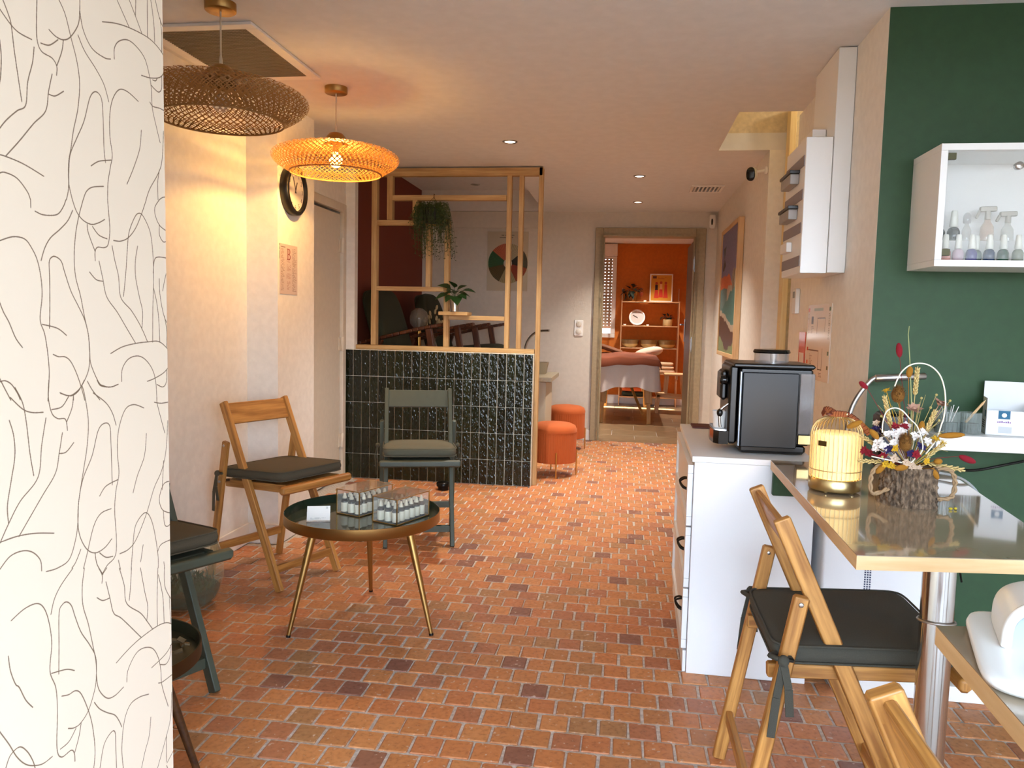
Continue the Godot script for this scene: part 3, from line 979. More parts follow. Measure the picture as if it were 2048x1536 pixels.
func brick_into(mb: MB, w: float, d: float, sd: int) -> void:
	var g := RandomNumberGenerator.new()
	g.seed = 900 + sd
	var c := 0.004
	var hx := w * 0.5
	var hz := d * 0.5
	var out := []  # octagon outline with uneven corners
	for q in [[-1, -1], [1, -1], [1, 1], [-1, 1]]:
		var e := g.randf_range(0.0012, 0.0045)
		var A := Vector2(q[0] * hx, q[1] * (hz - e))
		var B := Vector2(q[0] * (hx - e), q[1] * hz)
		if q[0] * q[1] > 0: out.append_array([A, B] if q[0] > 0 else [A, B])
		else: out.append_array([B, A] if q[0] > 0 else [B, A])
	for i in out.size():
		out[i] += Vector2(g.randf_range(-0.0012, 0.0012), g.randf_range(-0.0012, 0.0012))
	var top := 0.022
	var m := out.size()
	for i in m:
		var a: Vector2 = out[i]
		var b: Vector2 = out[(i + 1) % m]
		var a2 := a * (1.0 - c / hx)
		var b2 := b * (1.0 - c / hx)
		var dir := Vector3((a + b).x, 0, (a + b).y).normalized()
		mb.flat(Vector3(0, top, 0), Vector3(a2.x, top, a2.y), Vector3(b2.x, top, b2.y), Vector3.UP)
		mb.tri(Vector3(a2.x, top, a2.y), Vector3(b2.x, top, b2.y), Vector3(b.x, top - 0.003, b.y), Vector3.UP, Vector3.UP, dir)
		mb.tri(Vector3(a2.x, top, a2.y), Vector3(b.x, top - 0.003, b.y), Vector3(a.x, top - 0.003, a.y), Vector3.UP, dir, dir)
		mb.quad(Vector3(a.x, top - 0.003, a.y), Vector3(b.x, top - 0.003, b.y), Vector3(b.x, 0.008, b.y), Vector3(a.x, 0.008, a.y), dir)

func brick_mesh(w: float, d: float, sd: int) -> ArrayMesh:
	var mb := MB.new()
	brick_into(mb, w, d, sd)
	var am := ArrayMesh.new()
	mb.into(am, null)
	return am

# ------------------------------------------------------------------ tiled half wall
func build_tiled_partition() -> void:
	var b := MB.new()
	b.span(-1.96, -0.612, 0.0, 0.912, -5.30, -5.183)
	var w := struct("wall_partition", b, M.tile_grout)
	var mats := []
	for i in 5:
		var c: Color = [Color(0.115, 0.135, 0.055), Color(0.095, 0.115, 0.045), Color(0.13, 0.15, 0.065), Color(0.105, 0.13, 0.055), Color(0.085, 0.105, 0.045)][i]
		var m := mat("glaze_%d" % i, c, 0.13)
		m.uv1_triplanar = true
		m.uv1_world_triplanar = true
		m.uv1_scale = Vector3(5.0, 2.4, 5.0)
		m.uv1_offset = Vector3(0.13 * i, 0.31 * i, 0.0)
		m.albedo_texture = noise_tex(0.02, Color(0.72, 0.72, 0.70), Color.WHITE, 256, FastNoiseLite.TYPE_SIMPLEX, 3, 4)
		m.heightmap_enabled = true
		m.heightmap_texture = noise_tex(0.028, Color.BLACK, Color.WHITE, 256, FastNoiseLite.TYPE_SIMPLEX, 3, 9)
		m.heightmap_scale = 0.32
		mats.append(m)
	var pw := 1.348 / 22.3
	var ph := 0.1835
	var g := RandomNumberGenerator.new()
	g.seed = 8
	var full := ArrayMesh.new()
	var fb := MB.new()
	fb.box(Vector3.ZERO, Vector3(pw - 0.0045, ph - 0.0045, 0.012), 0.0018)
	fb.into(full, null)
	for r in 5:
		for c in 23:
			var x0 := -0.614 - (c + 1) * pw
			var wd := pw
			if c == 22:
				wd = pw * 0.3
				x0 = -1.96
			var y1 := 0.910 - r * ph
			var hh := ph
			if r == 4:
				hh = y1 - 0.002
			var m: Material = mats[g.randi() % 5]
			var tilt := Basis(Vector3.UP, g.randf_range(-0.018, 0.018)) * Basis(Vector3.RIGHT, g.randf_range(-0.012, 0.012))
			var o: MeshInstance3D
			if c == 22 or r == 4:
				var mb := MB.new()
				mb.box(Vector3.ZERO, Vector3(wd - 0.0045, hh - 0.0045, 0.012), 0.0018)
				o = part(w, "tile", mb, m)
			else:
				o = part(w, "tile", full, m)
			o.transform = Transform3D(tilt, Vector3(x0 + wd * 0.5, y1 - hh * 0.5, -5.178 + g.randf_range(-0.0012, 0.0012)))

# ------------------------------------------------------------------ timber screen over the half wall
func build_timber_screen() -> void:
	var s := thing("timber_screen", "open pine screen of posts and rails on the tiled half wall", "room divider", Vector3(0, 0, -5.265))
	var bm: Material = M.pine
	var rails := [["lintel", -1.89, -0.588, 2.112, 2.165], ["sill", -1.885, -0.614, 0.913, 0.943], ["rail", -1.63, -0.83, 1.948, 1.983], ["rail", -1.74, -1.226, 1.778, 1.813], ["rail", -1.74, -1.257, 1.325, 1.356], ["rail", -1.222, -0.828, 1.132, 1.163]]
	for r in rails:
		var b := MB.new()
		var deep := 0.05 if r[0] != "sill" else 0.075
		b.span(r[1], r[2], r[3], r[4], -deep * 0.5, deep * 0.5, 0.002)
		part(s, r[0], b, bm)
	var posts := [[-1.78, -1.74, 0.943, 2.112], [-1.67, -1.63, 1.813, 2.112], [-1.487, -1.453, 1.813, 1.948], [-1.257, -1.222, 0.943, 1.82], [-1.388, -1.352, 1.356, 1.778], [-0.828, -0.796, 0.943, 2.112], [-0.745, -0.714, 0.943, 2.112], [-0.612, -0.582, 0.0, 2.165]]
	for p in posts:
		var b := MB.new()
		b.span(p[0], p[1], p[2], p[3], -0.025, 0.025, 0.002)
		part(s, "post", b, bm)
	var b2 := MB.new()
	b2.span(-1.272, -1.068, 1.163, 1.187, -0.03, 0.115, 0.003)
	part(s, "shelf_board", b2, bm)

# ------------------------------------------------------------------ treatment room behind the doorway
func build_back_room() -> void:
	var b := MB.new()
	b.span(-1.72, 1.05, -0.10, -0.006, -11.10, -7.47)
	var fl := struct("floor_rear", b, M.grout)
	var stone := []
	for i in 3:
		var m := mat("travertine_%d" % i, [Color(0.60, 0.50, 0.38), Color(0.56, 0.46, 0.34), Color(0.63, 0.54, 0.42)][i], 0.32)
		m.uv1_triplanar = true
		m.uv1_world_triplanar = true
		m.uv1_scale = Vector3(0.7, 1.0, 2.6)
		m.albedo_texture = noise_tex(0.03, Color(0.72, 0.70, 0.66), Color.WHITE, 256, FastNoiseLite.TYPE_SIMPLEX, 5, 14)
		stone.append(m)
	var slab := MB.new()
	slab.box(Vector3.ZERO, Vector3(0.455, 0.02, 0.395), 0.002)
	var am := ArrayMesh.new()
	slab.into(am, null)
	var g := RandomNumberGenerator.new()
	g.seed = 12
	for r in 9:
		for c in 6:
			var x := -1.49 + c * 0.46 + (0.23 if r % 2 == 1 else 0.0)
			if x + 0.2275 > 1.05 or x - 0.2275 < -1.72:
				continue
			part(fl, "stone_tile", am, stone[g.randi() % 3], Vector3(x, -0.010, -7.62 - r * 0.40))
	b = MB.new()
	b.span(-0.24, 0.61, -0.004, 0.002, -7.56, -7.40, 0.001)
	struct("trim_3", b, M.travertine_0)
	b = MB.new()
	b.span(-1.72, 1.05, 2.235, 2.335, -11.10, -7.55)
	struct("ceiling_rear", b, M.paint_ceiling)
	b = MB.new()
	b.span(-1.72, -1.60, 0.0, 2.235, -10.40, -7.55)
	b.span(-1.72, -1.60, 0.0, 2.235, -10.95, -10.56)
	b.span(-1.72, -1.60, 1.05, 2.235, -10.56, -10.40)  # the gap below is an added slit, out of view, for the sun streak
	struct("wall_rear_left", b, M.paint_orange)
	b = MB.new()
	b.span(0.90, 1.05, 0.0, 2.235, -10.95, -7.55)
	struct("wall_rear_right", b, M.paint_orange)
	b = MB.new()  # end wall with the window opening
	b.span(-1.72, -1.10, 0.0, 2.235, -11.10, -10.95)
	b.span(-0.20, 1.05, 0.0, 2.235, -11.10, -10.95)
	b.span(-1.10, -0.20, 0.0, 0.95, -11.10, -10.95)
	b.span(-1.10, -0.20, 2.06, 2.235, -11.10, -10.95)
	struct("wall_rear_end", b, M.paint_orange)
	b = MB.new()
	b.span(-1.60, 0.90, 0.0, 0.12, -10.95, -10.936, 0.003)
	struct("baseboard_rear_room", b, M.paint_trim)
	# window with its roller shutter let down to a hand's breadth
	var win := MB.new()
	for e in [[-1.12, -0.155, 0.925, 0.985], [-1.12, -0.155, 2.03, 2.06]]:
		win.span(e[0], e[1], e[2], e[3], -10.96, -10.925, 0.004)
	for e in [[-1.12, -1.06], [-0.215, -0.155]]:
		win.span(e[0], e[1], 0.985, 2.03, -10.96, -10.925, 0.004)
	win.span(-0.69, -0.63, 0.985, 2.03, -10.96, -10.93, 0.004)
	var wo := struct("window_2", win, M.paint_trim)
	var box := MB.new()
	box.span(-1.14, -0.15, 2.062, 2.222, -10.948, -10.83, 0.006)
	part(wo, "shutter_box", box, M.paint_trim)
	for e in [[-1.06, -0.69], [-0.63, -0.215]]:
		var pn := MB.new()
		pn.span(e[0], e[1], 0.985, 2.03, -10.950, -10.946)
		part(wo, "pane", pn, M.pane)
	var sl := MB.new()
	sl.box(Vector3(0, -0.003, 0), Vector3(0.94, 0.039, 0.012), 0.002)
	var x := -0.47
	while x < 0.46:
		sl.box(Vector3(x + 0.018, 0.0188, 0), Vector3(0.036, 0.0056, 0.009))
		x += 0.05
	var slm := ArrayMesh.new()
	sl.into(slm, null)
	for i in 24:
		part(wo, "slat", slm, mat("shutter_pvc", Color(0.80, 0.72, 0.60), 0.6), Vector3(-0.64, 1.075 + i * 0.044, -11.04))
	build_shelf_unit()
	build_massage_table()
	build_step_stool()

func build_shelf_unit() -> void:
	var s := thing("shelf_unit", "slim brass shelf unit against the orange wall, seen through the doorway", "shelf", Vector3(0.32, 0, -10.80))
	var ys := [1.432, 1.104, 0.803, 0.455, 0.128]
	for i in 5:
		var b := MB.new()
		b.box(Vector3(0, ys[i] - 0.008, 0), Vector3(0.76, 0.016, 0.24), 0.002)
		part(s, "shelf_board", b, mat("shelf_metal", Color(0.74, 0.55, 0.38), 0.4, 0.5))
	for q in [[-1, -1], [1, -1], [-1, 1], [1, 1]]:
		var b := MB.new()
		var top := 1.62 if q[1] < 0 else 1.44
		b.box(Vector3(q[0] * 0.386, top * 0.5, q[1] * 0.115), Vector3(0.014, top, 0.014), 0.002)
		part(s, "upright", b, M.shelf_metal)
	var at := Vector3(0.32, 0, -10.80)
	# top shelf: plant, glass, tea light, framed picture
	var y := 1.432
	var p := thing("potted_plant", "dark leafy plant in an amber pot on the top shelf", "plant", Vector3(0.06, y, -10.80))
	var b := MB.new()
	b.lathe([Vector2(0, 0), Vector2(0.055, 0), Vector2(0.078, 0.13), Vector2(0.068, 0.13), Vector2(0.060, 0.11), Vector2(0, 0.11)], 20)
	part(p, "pot", b, mat("amber_pot", Color(0.62, 0.40, 0.14), 0.5))
	foliage(p, Vector3(0, 0.14, 0), 0.13, 46, 0.075, 0.05, M_leaf("leaf_dark", Color(0.06, 0.10, 0.05)), 41)
	var wg := thing("wine_glass", "small stemmed glass beside the plant on the top shelf", "glass", Vector3(0.19, y, -10.76))
	b = MB.new()
	b.lathe([Vector2(0, 0), Vector2(0.028, 0.0), Vector2(0.028, 0.003), Vector2(0.004, 0.008), Vector2(0.004, 0.06), Vector2(0.03, 0.09), Vector2(0.028, 0.13)], 16)
	part(wg, "bowl", b, glass("red_glass", Color(0.6, 0.2, 0.12), 0.4))
	tealight(Vector3(0.245, y, -10.74), "white tea light on the top shelf beside the glass")
	var fr := thing("framed_poster", "white framed poster of three orange figures on the top shelf", "picture", Vector3(0.46, y, -10.84))
	fr.rotation.x = -0.06
	b = MB.new()
	for e in [[-0.155, -0.139, 0.0, 0.385], [0.139, 0.155, 0.0, 0.385]]:
		b.span(e[0], e[1], e[2], e[3], -0.012, 0.012, 0.002)
	b.span(-0.139, 0.139, 0.0, 0.016, -0.012, 0.012, 0.002)
	b.span(-0.139, 0.139, 0.369, 0.385, -0.012, 0.012, 0.002)
	part(fr, "frame", b, M.paint_trim)
	b = MB.new()
	b.card(Vector3(-0.139, 0.016, 0.002), Vector3(0.139, 0.016, 0.002), Vector3(0.139, 0.369, 0.002), Vector3(-0.139, 0.369, 0.002), Vector3.BACK)
	b.span(-0.139, 0.139, 0.016, 0.369, -0.010, 0.001)
	var pm := mat("figure_print", Color.WHITE, 0.6)
	pm.albedo_texture = figure_print()
	part(fr, "print", b, pm)
	# second shelf: dial, tea lights, plant
	y = 1.104
	var dial := thing("round_dial", "round white dial instrument standing on the middle shelf", "clock", Vector3(0.145, y + 0.111, -10.78))
	dial.rotation.x = -0.12
	b = MB.new()
	b.lathe([Vector2(0, -0.012), Vector2(0.10, -0.012), Vector2(0.111, 0.0), Vector2(0.108, 0.018), Vector2(0.094, 0.020), Vector2(0.088, 0.008)], 32, Vector3.ZERO, Basis(Vector3.RIGHT, PI / 2))
	part(dial, "rim", b, M.white_plastic)
	b = MB.new()
	b.lathe([Vector2(0.089, 0.009), Vector2(0, 0.009)], 32, Vector3.ZERO, Basis(Vector3.RIGHT, PI / 2))
	part(dial, "face", b, mat("dial_face", Color(0.74, 0.70, 0.68), 0.6))
	b = MB.new()
	b.bar(Vector3(-0.055, 0.028, 0.013), Vector3(0.012, -0.006, 0.013), 0.006, 0.002, Vector3.UP)
	part(dial, "hand", b, M.black_plastic)
	tealight(Vector3(-0.02, y, -10.72), "white tea light left of the round dial")
	tealight(Vector3(0.29, y, -10.72), "white tea light right of the round dial")
	p = thing("potted_plant", "dark plant in a cream pot on the middle shelf", "plant", Vector3(0.56, y, -10.78))
	b = MB.new()
	b.lathe([Vector2(0, 0), Vector2(0.055, 0), Vector2(0.064, 0.012), Vector2(0.064, 0.092), Vector2(0.056, 0.092), Vector2(0.054, 0.08), Vector2(0, 0.08)], 20)
	part(p, "pot", b, mat("cream_pot", Color(0.70, 0.60, 0.42), 0.6))
	foliage(p, Vector3(0, 0.11, 0), 0.075, 30, 0.06, 0.04, M.leaf_dark, 42)
	# third shelf: three bowls
	y = 0.803
	var bw := thing("wooden_bowl", "leftmost of three brown bowls in a row on the shelf", "bowl", Vector3(0.06, y, -10.76), 0.0, "bowls on the third shelf")
	b = MB.new()
	b.lathe([Vector2(0, 0), Vector2(0.075, 0), Vector2(0.105, 0.035), Vector2(0.108, 0.05)], 28)
	part(bw, "base", b, mat("bowl_light", Color(0.74, 0.62, 0.38), 0.5))
	b = MB.new()
	b.lathe([Vector2(0.108, 0.05), Vector2(0.125, 0.108), Vector2(0.120, 0.108), Vector2(0.100, 0.05), Vector2(0.07, 0.012), Vector2(0, 0.012)], 28)
	part(bw, "rim", b, mat("bowl_dark", Color(0.48, 0.36, 0.18), 0.5))
	copy_of(bw, Vector3(0.315, y, -10.76), 0.3, "middle one of three brown bowls in a row on the shelf")
	copy_of(bw, Vector3(0.565, y, -10.76), 0.7, "rightmost of three brown bowls in a row on the shelf")
	tealight(Vector3(0.44, y, -10.69), "white tea light between the two right bowls")
	# fourth shelf: folded towels
	y = 0.455
	for i in 3:
		var tw := thing("folded_towel", ["bottom folded pale towel of the stack beside the massage table", "middle folded pale towel of the stack beside the massage table", "top folded pale towel of the stack beside the massage table"][i], "towel", Vector3(0.55 - i * 0.01, y + i * 0.052, -10.80), 0.0, "stack of pale towels")
		b = MB.new()
		b.pad(Vector3(0, 0.026, 0), Vector3(0.26, 0.051, 0.2), 0.5, 0.35)
		part(tw, "fold", b, grainy(mat("towel_pale", Color(0.86, 0.72, 0.58), 0.95), 20.0, 0.12, 0.05, 0.08))
	# bottom shelf: orange and dark towels
	y = 0.128
	var bt := [["dark folded towel under the orange one on the bottom shelf", mat("towel_dark", Color(0.16, 0.17, 0.13), 0.95)], ["orange folded towel on top of the dark one on the bottom shelf", grainy(mat("towel_orange", Color(0.86, 0.42, 0.24), 0.95), 20.0, 0.12, 0.05, 0.08)]]
	for i in 2:
		var tw := thing("folded_towel", bt[i][0], "towel", Vector3(0.13, y + i * 0.066, -10.80))
		b = MB.new()
		b.pad(Vector3(0, 0.033, 0), Vector3(0.32, 0.065, 0.2), 0.5, 0.35)
		part(tw, "fold", b, bt[i][1])

func tealight(at: Vector3, label: String) -> void:
	var o := thing("tea_light", label, "candle", at, 0.0, "tea lights on the shelf unit")
	var b := MB.new()
	b.lathe([Vector2(0, 0), Vector2(0.019, 0), Vector2(0.020, 0.018), Vector2(0.017, 0.018), Vector2(0.016, 0.014), Vector2(0, 0.014)], 12)
	part(o, "cup", b, M.white_plastic)

func M_leaf(key: String, c: Color) -> StandardMaterial3D:
	var m := mat(key, c, 0.45)
	m.backlight_enabled = true
	m.backlight = Color(c.r * 0.5, c.g * 0.6, c.b * 0.3)
	return m

# round crown of leaves, one part that nobody could count
func foliage(p: Node3D, c: Vector3, r: float, count: int, l: float, w: float, m: Material, sd: int, flat_y := 0.8) -> void:
	var g := RandomNumberGenerator.new()
	g.seed = sd
	var b := MB.new()
	for i in count:
		var d := Vector3(g.randfn(), g.randfn() * 0.7 + 0.35, g.randfn()).normalized()
		var q := c + d * Vector3(1, flat_y, 1) * r * g.randf_range(0.3, 0.9)
		b.leaf(q, (d + Vector3(0, -0.25, 0) + Vector3(g.randfn(), g.randfn(), g.randfn()) * 0.3), Vector3.UP + Vector3(g.randfn(), 0, g.randfn()) * 0.2, l * g.randf_range(0.7, 1.2), w * g.randf_range(0.7, 1.2), 0.3)
	for i in 6:
		var a := TAU * i / 6.0
		b.tube([c + Vector3(0, -r * 0.9, 0), c + Vector3(cos(a) * r * 0.5, r * 0.1, sin(a) * r * 0.5)], 0.003, 4)
	var o := part(p, "foliage", b, m)
	o.set_meta("kind", "stuff")

func figure_print() -> ImageTexture:
	var im := Image.create(120, 152, false, Image.FORMAT_RGB8)
	im.fill(Color(0.80, 0.56, 0.10))
	im.fill_rect(Rect2i(10, 6, 22, 14), Color(0.35, 0.16, 0.06))
	small_print(im, Rect2i(40, 14, 66, 12), 6, Color(0.62, 0.34, 0.08), 3)
	for f in [[32, 62, Color(0.20, 0.05, 0.05)], [58, 58, Color(0.88, 0.66, 0.42)], [86, 60, Color(0.78, 0.22, 0.08)]]:
		for yy in range(-22, 74):
			for xx in range(-20, 21):
				var head := Vector2(xx, yy + 14).length() < 8.0
				var body := yy > -6 and absf(xx) < 8.0 + maxf(0.0, yy - 20) * 0.10
				if head or body:
					var px: int = f[0] + xx
					var py: int = f[1] + yy
					if px > 2 and px < 118 and py > 2 and py < 148:
						var cc: Color = Color(0.66, 0.24, 0.10) if head else (f[2] if yy < 26 else Color(0.80, 0.20, 0.07))
						im.set_pixel(px, py, cc)
	return ImageTexture.create_from_image(im)

func build_massage_table() -> void:
	var t := thing("massage_table", "wooden massage table under a white sheet in the treatment room", "massage table", Vector3(0.02, 0, -9.65))
	var wd: Material = wood("beech", Color(0.74, 0.56, 0.30), Color(0.58, 0.40, 0.18), 0.5, 9)
	var b := MB.new()
	b.box(Vector3(0, 0.645, 0), Vector3(0.66, 0.09, 1.9), 0.03)
	part(t, "mattress", b, mat("table_vinyl", Color(0.75, 0.70, 0.64), 0.6))
	b = MB.new()
	b.box(Vector3(0, 0.57, 0), Vector3(0.62, 0.06, 1.86), 0.004)
	part(t, "frame", b, wd)
	for q in [[-1, 1], [1, 1], [-1, -1], [1, -1]]:
		b = MB.new()
		b.bar(Vector3(q[0] * 0.235, 0.60, q[1] * 0.83), Vector3(q[0] * 0.26, 0.22, q[1] * 0.86), 0.085, 0.035, Vector3.RIGHT, 0.006)
		b.bar(Vector3(q[0] * 0.26, 0.24, q[1] * 0.875), Vector3(q[0] * 0.268, 0.0, q[1] * 0.88), 0.045, 0.03, Vector3.RIGHT, 0.004)
		part(t, "leg", b, wd)
	b = MB.new()
	b.bar(Vector3(0.20, 0.10, 0.80), Vector3(-0.02, 0.56, 0.25), 0.03, 0.018, Vector3.RIGHT, 0.003)
	part(t, "brace", b, wd)
	# sheet: falls over the near end and the sides, hem uneven
	var f := func(u: float, w: float) -> Vector3:
		# u runs round three sides: left side back to front, near end, right side
		var path := 0.0
		var p := Vector3.ZERO
		var nrm := Vector3.ZERO
		var L := 1.9
		var W := 0.70
		var d := u * (2.0 * L + W)
		if d < L:
			p = Vector3(-W * 0.5, 0, -0.95 + d); nrm = Vector3.LEFT
		elif d < L + W:
			p = Vector3(-W * 0.5 + (d - L), 0, 0.95); nrm = Vector3.BACK
		else:
			p = Vector3(W * 0.5, 0, 0.95 - (d - L - W)); nrm = Vector3.RIGHT
		var near := clampf((d - L) / W, 0.0, 1.0)
		var drop := 0.25 + 0.07 * absf(near * 2.0 - 1.0) * (1.0 if d > L - 0.2 and d < L + W + 0.2 else 0.4) + 0.012 * sin(d * 23.0) + 0.03 * (1.0 - near)
		var fold := (0.012 * sin(d * 31.0 + 1.0) + 0.008 * sin(d * 57.0)) * w
		return p + nrm * (0.008 + fold + 0.02 * w) + Vector3(0, 0.697 - drop * w, 0)
	var sh := thing("bed_sheet", "white cotton sheet draped over the massage table", "sheet", Vector3(0.02, 0, -9.65))
	b = MB.new()
	b.sheet(f, 150, 8)
	b.box(Vector3(0, 0.694, 0), Vector3(0.715, 0.006, 1.915), 0.003)
	part(sh, "cloth", b, grainy(mat("sheet_white", Color(0.86, 0.83, 0.82), 0.9), 8.0, 0.05, 0.05, 0.05))
	# terracotta blanket over the middle, corner pulled down on the left
	var bl := thing("terracotta_blanket", "terracotta blanket spread across the white sheet", "blanket", Vector3(0.02, 0, -9.65))
	var h := func(u: float, w: float) -> Vector3:
		var x := lerpf(-0.42, 0.42, u)
		var z := lerpf(-0.5, 1.04, w)
		var y := 0.735 + 0.025 * cos(u * PI - PI * 0.5) + 0.005 * sin(u * 19.0 + w * 7.0)
		if absf(x) > 0.36: y -= (absf(x) - 0.36) * 1.6
		x = clampf(x, -0.385, 0.385)
		if z > 0.97:
			y -= (z - 0.97) * (1.6 - 0.6 * u)
			z = 0.985
		return Vector3(x, y, z)
	b = MB.new()
	b.sheet(h, 30, 26, true)
	part(bl, "cloth", b, grainy(mat("blanket_terracotta", Color(0.54, 0.28, 0.17), 0.95), 14.0, 0.14, 0.06, 0.08))
	var pl := thing("white_pillow", "pale pillow at the far end of the massage table", "pillow", Vector3(0.30, 0.70, -10.15), 0.2)
	b = MB.new()
	b.pad(Vector3(0, 0.06, 0), Vector3(0.36, 0.13, 0.26), 0.9, 0.5, Basis(Vector3.BACK, 0.25))
	part(pl, "pad", b, grainy(mat("pillow_cloth", Color(0.84, 0.74, 0.66), 0.95), 10.0, 0.08, 0.05, 0.06))
	var wdg := thing("wedge_cushion", "brown wedge cushion on the left of the massage table below the window", "cushion", Vector3(-0.20, 0.71, -10.2))
	b = MB.new()
	b.bar(Vector3(-0.20, 0.145, 0), Vector3(0.17, 0.03, 0), 0.05, 0.5, Vector3.UP, 0.02)
	part(wdg, "pad", b, grainy(mat("wedge_cloth", Color(0.46, 0.28, 0.17), 0.9), 10.0, 0.1, 0.05, 0.06))

func build_step_stool() -> void:
	var s := thing("step_stool", "wooden two-step stool beside the massage table", "stool", Vector3(0.60, 0, -10.05))
	var m: Material = M.birch
	var b := MB.new()
	b.box(Vector3(0.03, 0.492, 0), Vector3(0.26, 0.022, 0.34), 0.003)
	part(s, "seat", b, m)
	b = MB.new()
	b.box(Vector3(-0.13, 0.25, 0), Vector3(0.14, 0.022, 0.34), 0.003)
	part(s, "step", b, m)
	for z in [-0.15, 0.15]:
		for e in [[-0.06, 0.48, -0.075, 0.23], [0.13, 0.48, 0.19, 0.0], [-0.16, 0.24, -0.18, 0.0]]:
			b = MB.new()
			b.bar(Vector3(e[0], e[1], z), Vector3(e[2], e[3], z), 0.04, 0.022, Vector3.RIGHT, 0.003)
			part(s, "leg", b, m)
		b = MB.new()
		b.bar(Vector3(-0.19, 0.225, z), Vector3(0.165, 0.205, z), 0.022, 0.035, Vector3.BACK, 0.003)
		part(s, "rail", b, m)
	b = MB.new()
	b.box(Vector3(0.06, 0.455, 0), Vector3(0.02, 0.05, 0.28), 0.002)
	part(s, "apron", b, m)

# ------------------------------------------------------------------ doors
func build_doors() -> void:
	# doorway to the treatment room: olive grey frame
	var b := MB.new()
	b.span(-0.313, -0.24, 0.0, 2.025, -7.42, -7.385, 0.004)
	b.span(0.615, 0.705, 0.0, 2.025, -7.42, -7.385, 0.004)
	b.span(-0.24, 0.615, 1.955, 2.025, -7.42, -7.385, 0.004)
	b.span(-0.27, -0.24, 0.0, 1.975, -7.56, -7.385, 0.003)
	b.span(0.615, 0.65, 0.0, 1.975, -7.56, -7.385, 0.003)
	b.span(-0.24, 0.615, 1.945, 1.975, -7.56, -7.385, 0.003)
	b.span(-0.24, -0.225, 0.0, 1.945, -7.50, -7.47, 0.002)
	b.span(0.60, 0.615, 0.0, 1.945, -7.50, -7.47, 0.002)
	var d := struct("door_2", b, M.frame_paint)
	b = MB.new()
	b.box(Vector3(0, 0, 0), Vector3(0.04, 1.93, 0.80), 0.002)
	var leaf := part(d, "door_leaf", b, mat("leaf_paint", Color(0.42, 0.35, 0.25), 0.5), Vector3(0.636, 0.972, -7.97))
	b = MB.new()
	b.box(Vector3(-0.026, 0.10, -0.36), Vector3(0.008, 0.24, 0.04), 0.003)
	b.tube([Vector3(-0.03, 0.16, -0.36), Vector3(-0.07, 0.16, -0.36), Vector3(-0.075, 0.16, -0.30), Vector3(-0.075, 0.16, -0.26)], 0.008, 8)
	part(leaf, "handle", b, M.steel)
	for y in [1.70, 0.95]:
		b = MB.new()
		b.box(Vector3(0.612, y, -7.44), Vector3(0.006, 0.14, 0.03), 0.001)
		b.cyl(Vector3(0.606, y - 0.05, -7.452), Vector3(0.606, y + 0.05, -7.452), 0.008, 0.008, 8)
		part(d, "hinge", b, M.steel)
	# closed white door in the recess on the left
	b = MB.new()
	b.span(-1.955, -1.925, 0.0, 1.90, -4.12, -4.08, 0.003)
	b.span(-1.955, -1.925, 0.0, 1.90, -5.145, -5.09, 0.003)
	b.span(-1.955, -1.925, 1.845, 1.90, -5.09, -4.12, 0.003)
	var w := struct("door_1", b, M.door_paint)
	b = MB.new()
	b.span(-1.99, -1.945, 0.012, 1.828, -5.075, -4.125, 0.002)
	part(w, "door_leaf", b, M.door_paint)
	for y in [1.62, 0.95, 0.28]:
		b = MB.new()
		b.cyl(Vector3(-1.928, y - 0.05, -5.083), Vector3(-1.928, y + 0.05, -5.083), 0.011, 0.011, 10, 0.002)
		b.box(Vector3(-1.940, y, -5.062), Vector3(0.006, 0.09, 0.035), 0.001)
		part(w, "hinge", b, M.door_paint)

# ------------------------------------------------------------------ ceiling fittings
func spot(x: float, z: float, y: float, lit: bool, label: String, power := 3.6) -> void:
	var o := thing("ceiling_spotlight", label, "spotlight", Vector3(x, y, z), 0.0, "recessed ceiling spots")
	var b := MB.new()
	b.lathe([Vector2(0.030, -0.001), Vector2(0.034, -0.006), Vector2(0.041, -0.006), Vector2(0.044, 0.0)], 28)
	part(o, "trim_ring", b, M.steel)
	b = MB.new()
	b.lathe([Vector2(0.032, -0.0015), Vector2(0.02, -0.004), Vector2(0, -0.0045)], 24)
	part(o, "lens", b, glow("spot_lens", Color(1.0, 0.93, 0.84), 14.0) if lit else mat("lens_off", Color(0.05, 0.045, 0.04), 0.2))
	if lit:
		var l := SpotLight3D.new()
		l.name = "spot_beam"
		l.position = Vector3(0, -0.012, 0)
		l.rotation.x = -PI / 2
		l.spot_angle = 52.0
		l.spot_angle_attenuation = 0.9
		l.spot_range = 9.0
		l.spot_attenuation = 2.0
		l.light_energy = power
		l.light_color = Color(1.0, 0.96, 0.91)
		l.light_size = 0.03
		l.shadow_enabled = true
		o.add_child(l)

# open bottomed box in the void above the ceiling
func duct(b: MB, hx: float, hz: float) -> void:
	b.span(-hx - 0.03, hx + 0.03, 0.30, 0.32, -hz - 0.03, hz + 0.03)
	for s in [-1.0, 1.0]:
		b.box(Vector3(s * (hx + 0.02), 0.20, 0), Vector3(0.02, 0.20, hz * 2.0 + 0.06))
		b.box(Vector3(0, 0.20, s * (hz + 0.02)), Vector3(hx * 2.0 + 0.06, 0.20, 0.02))

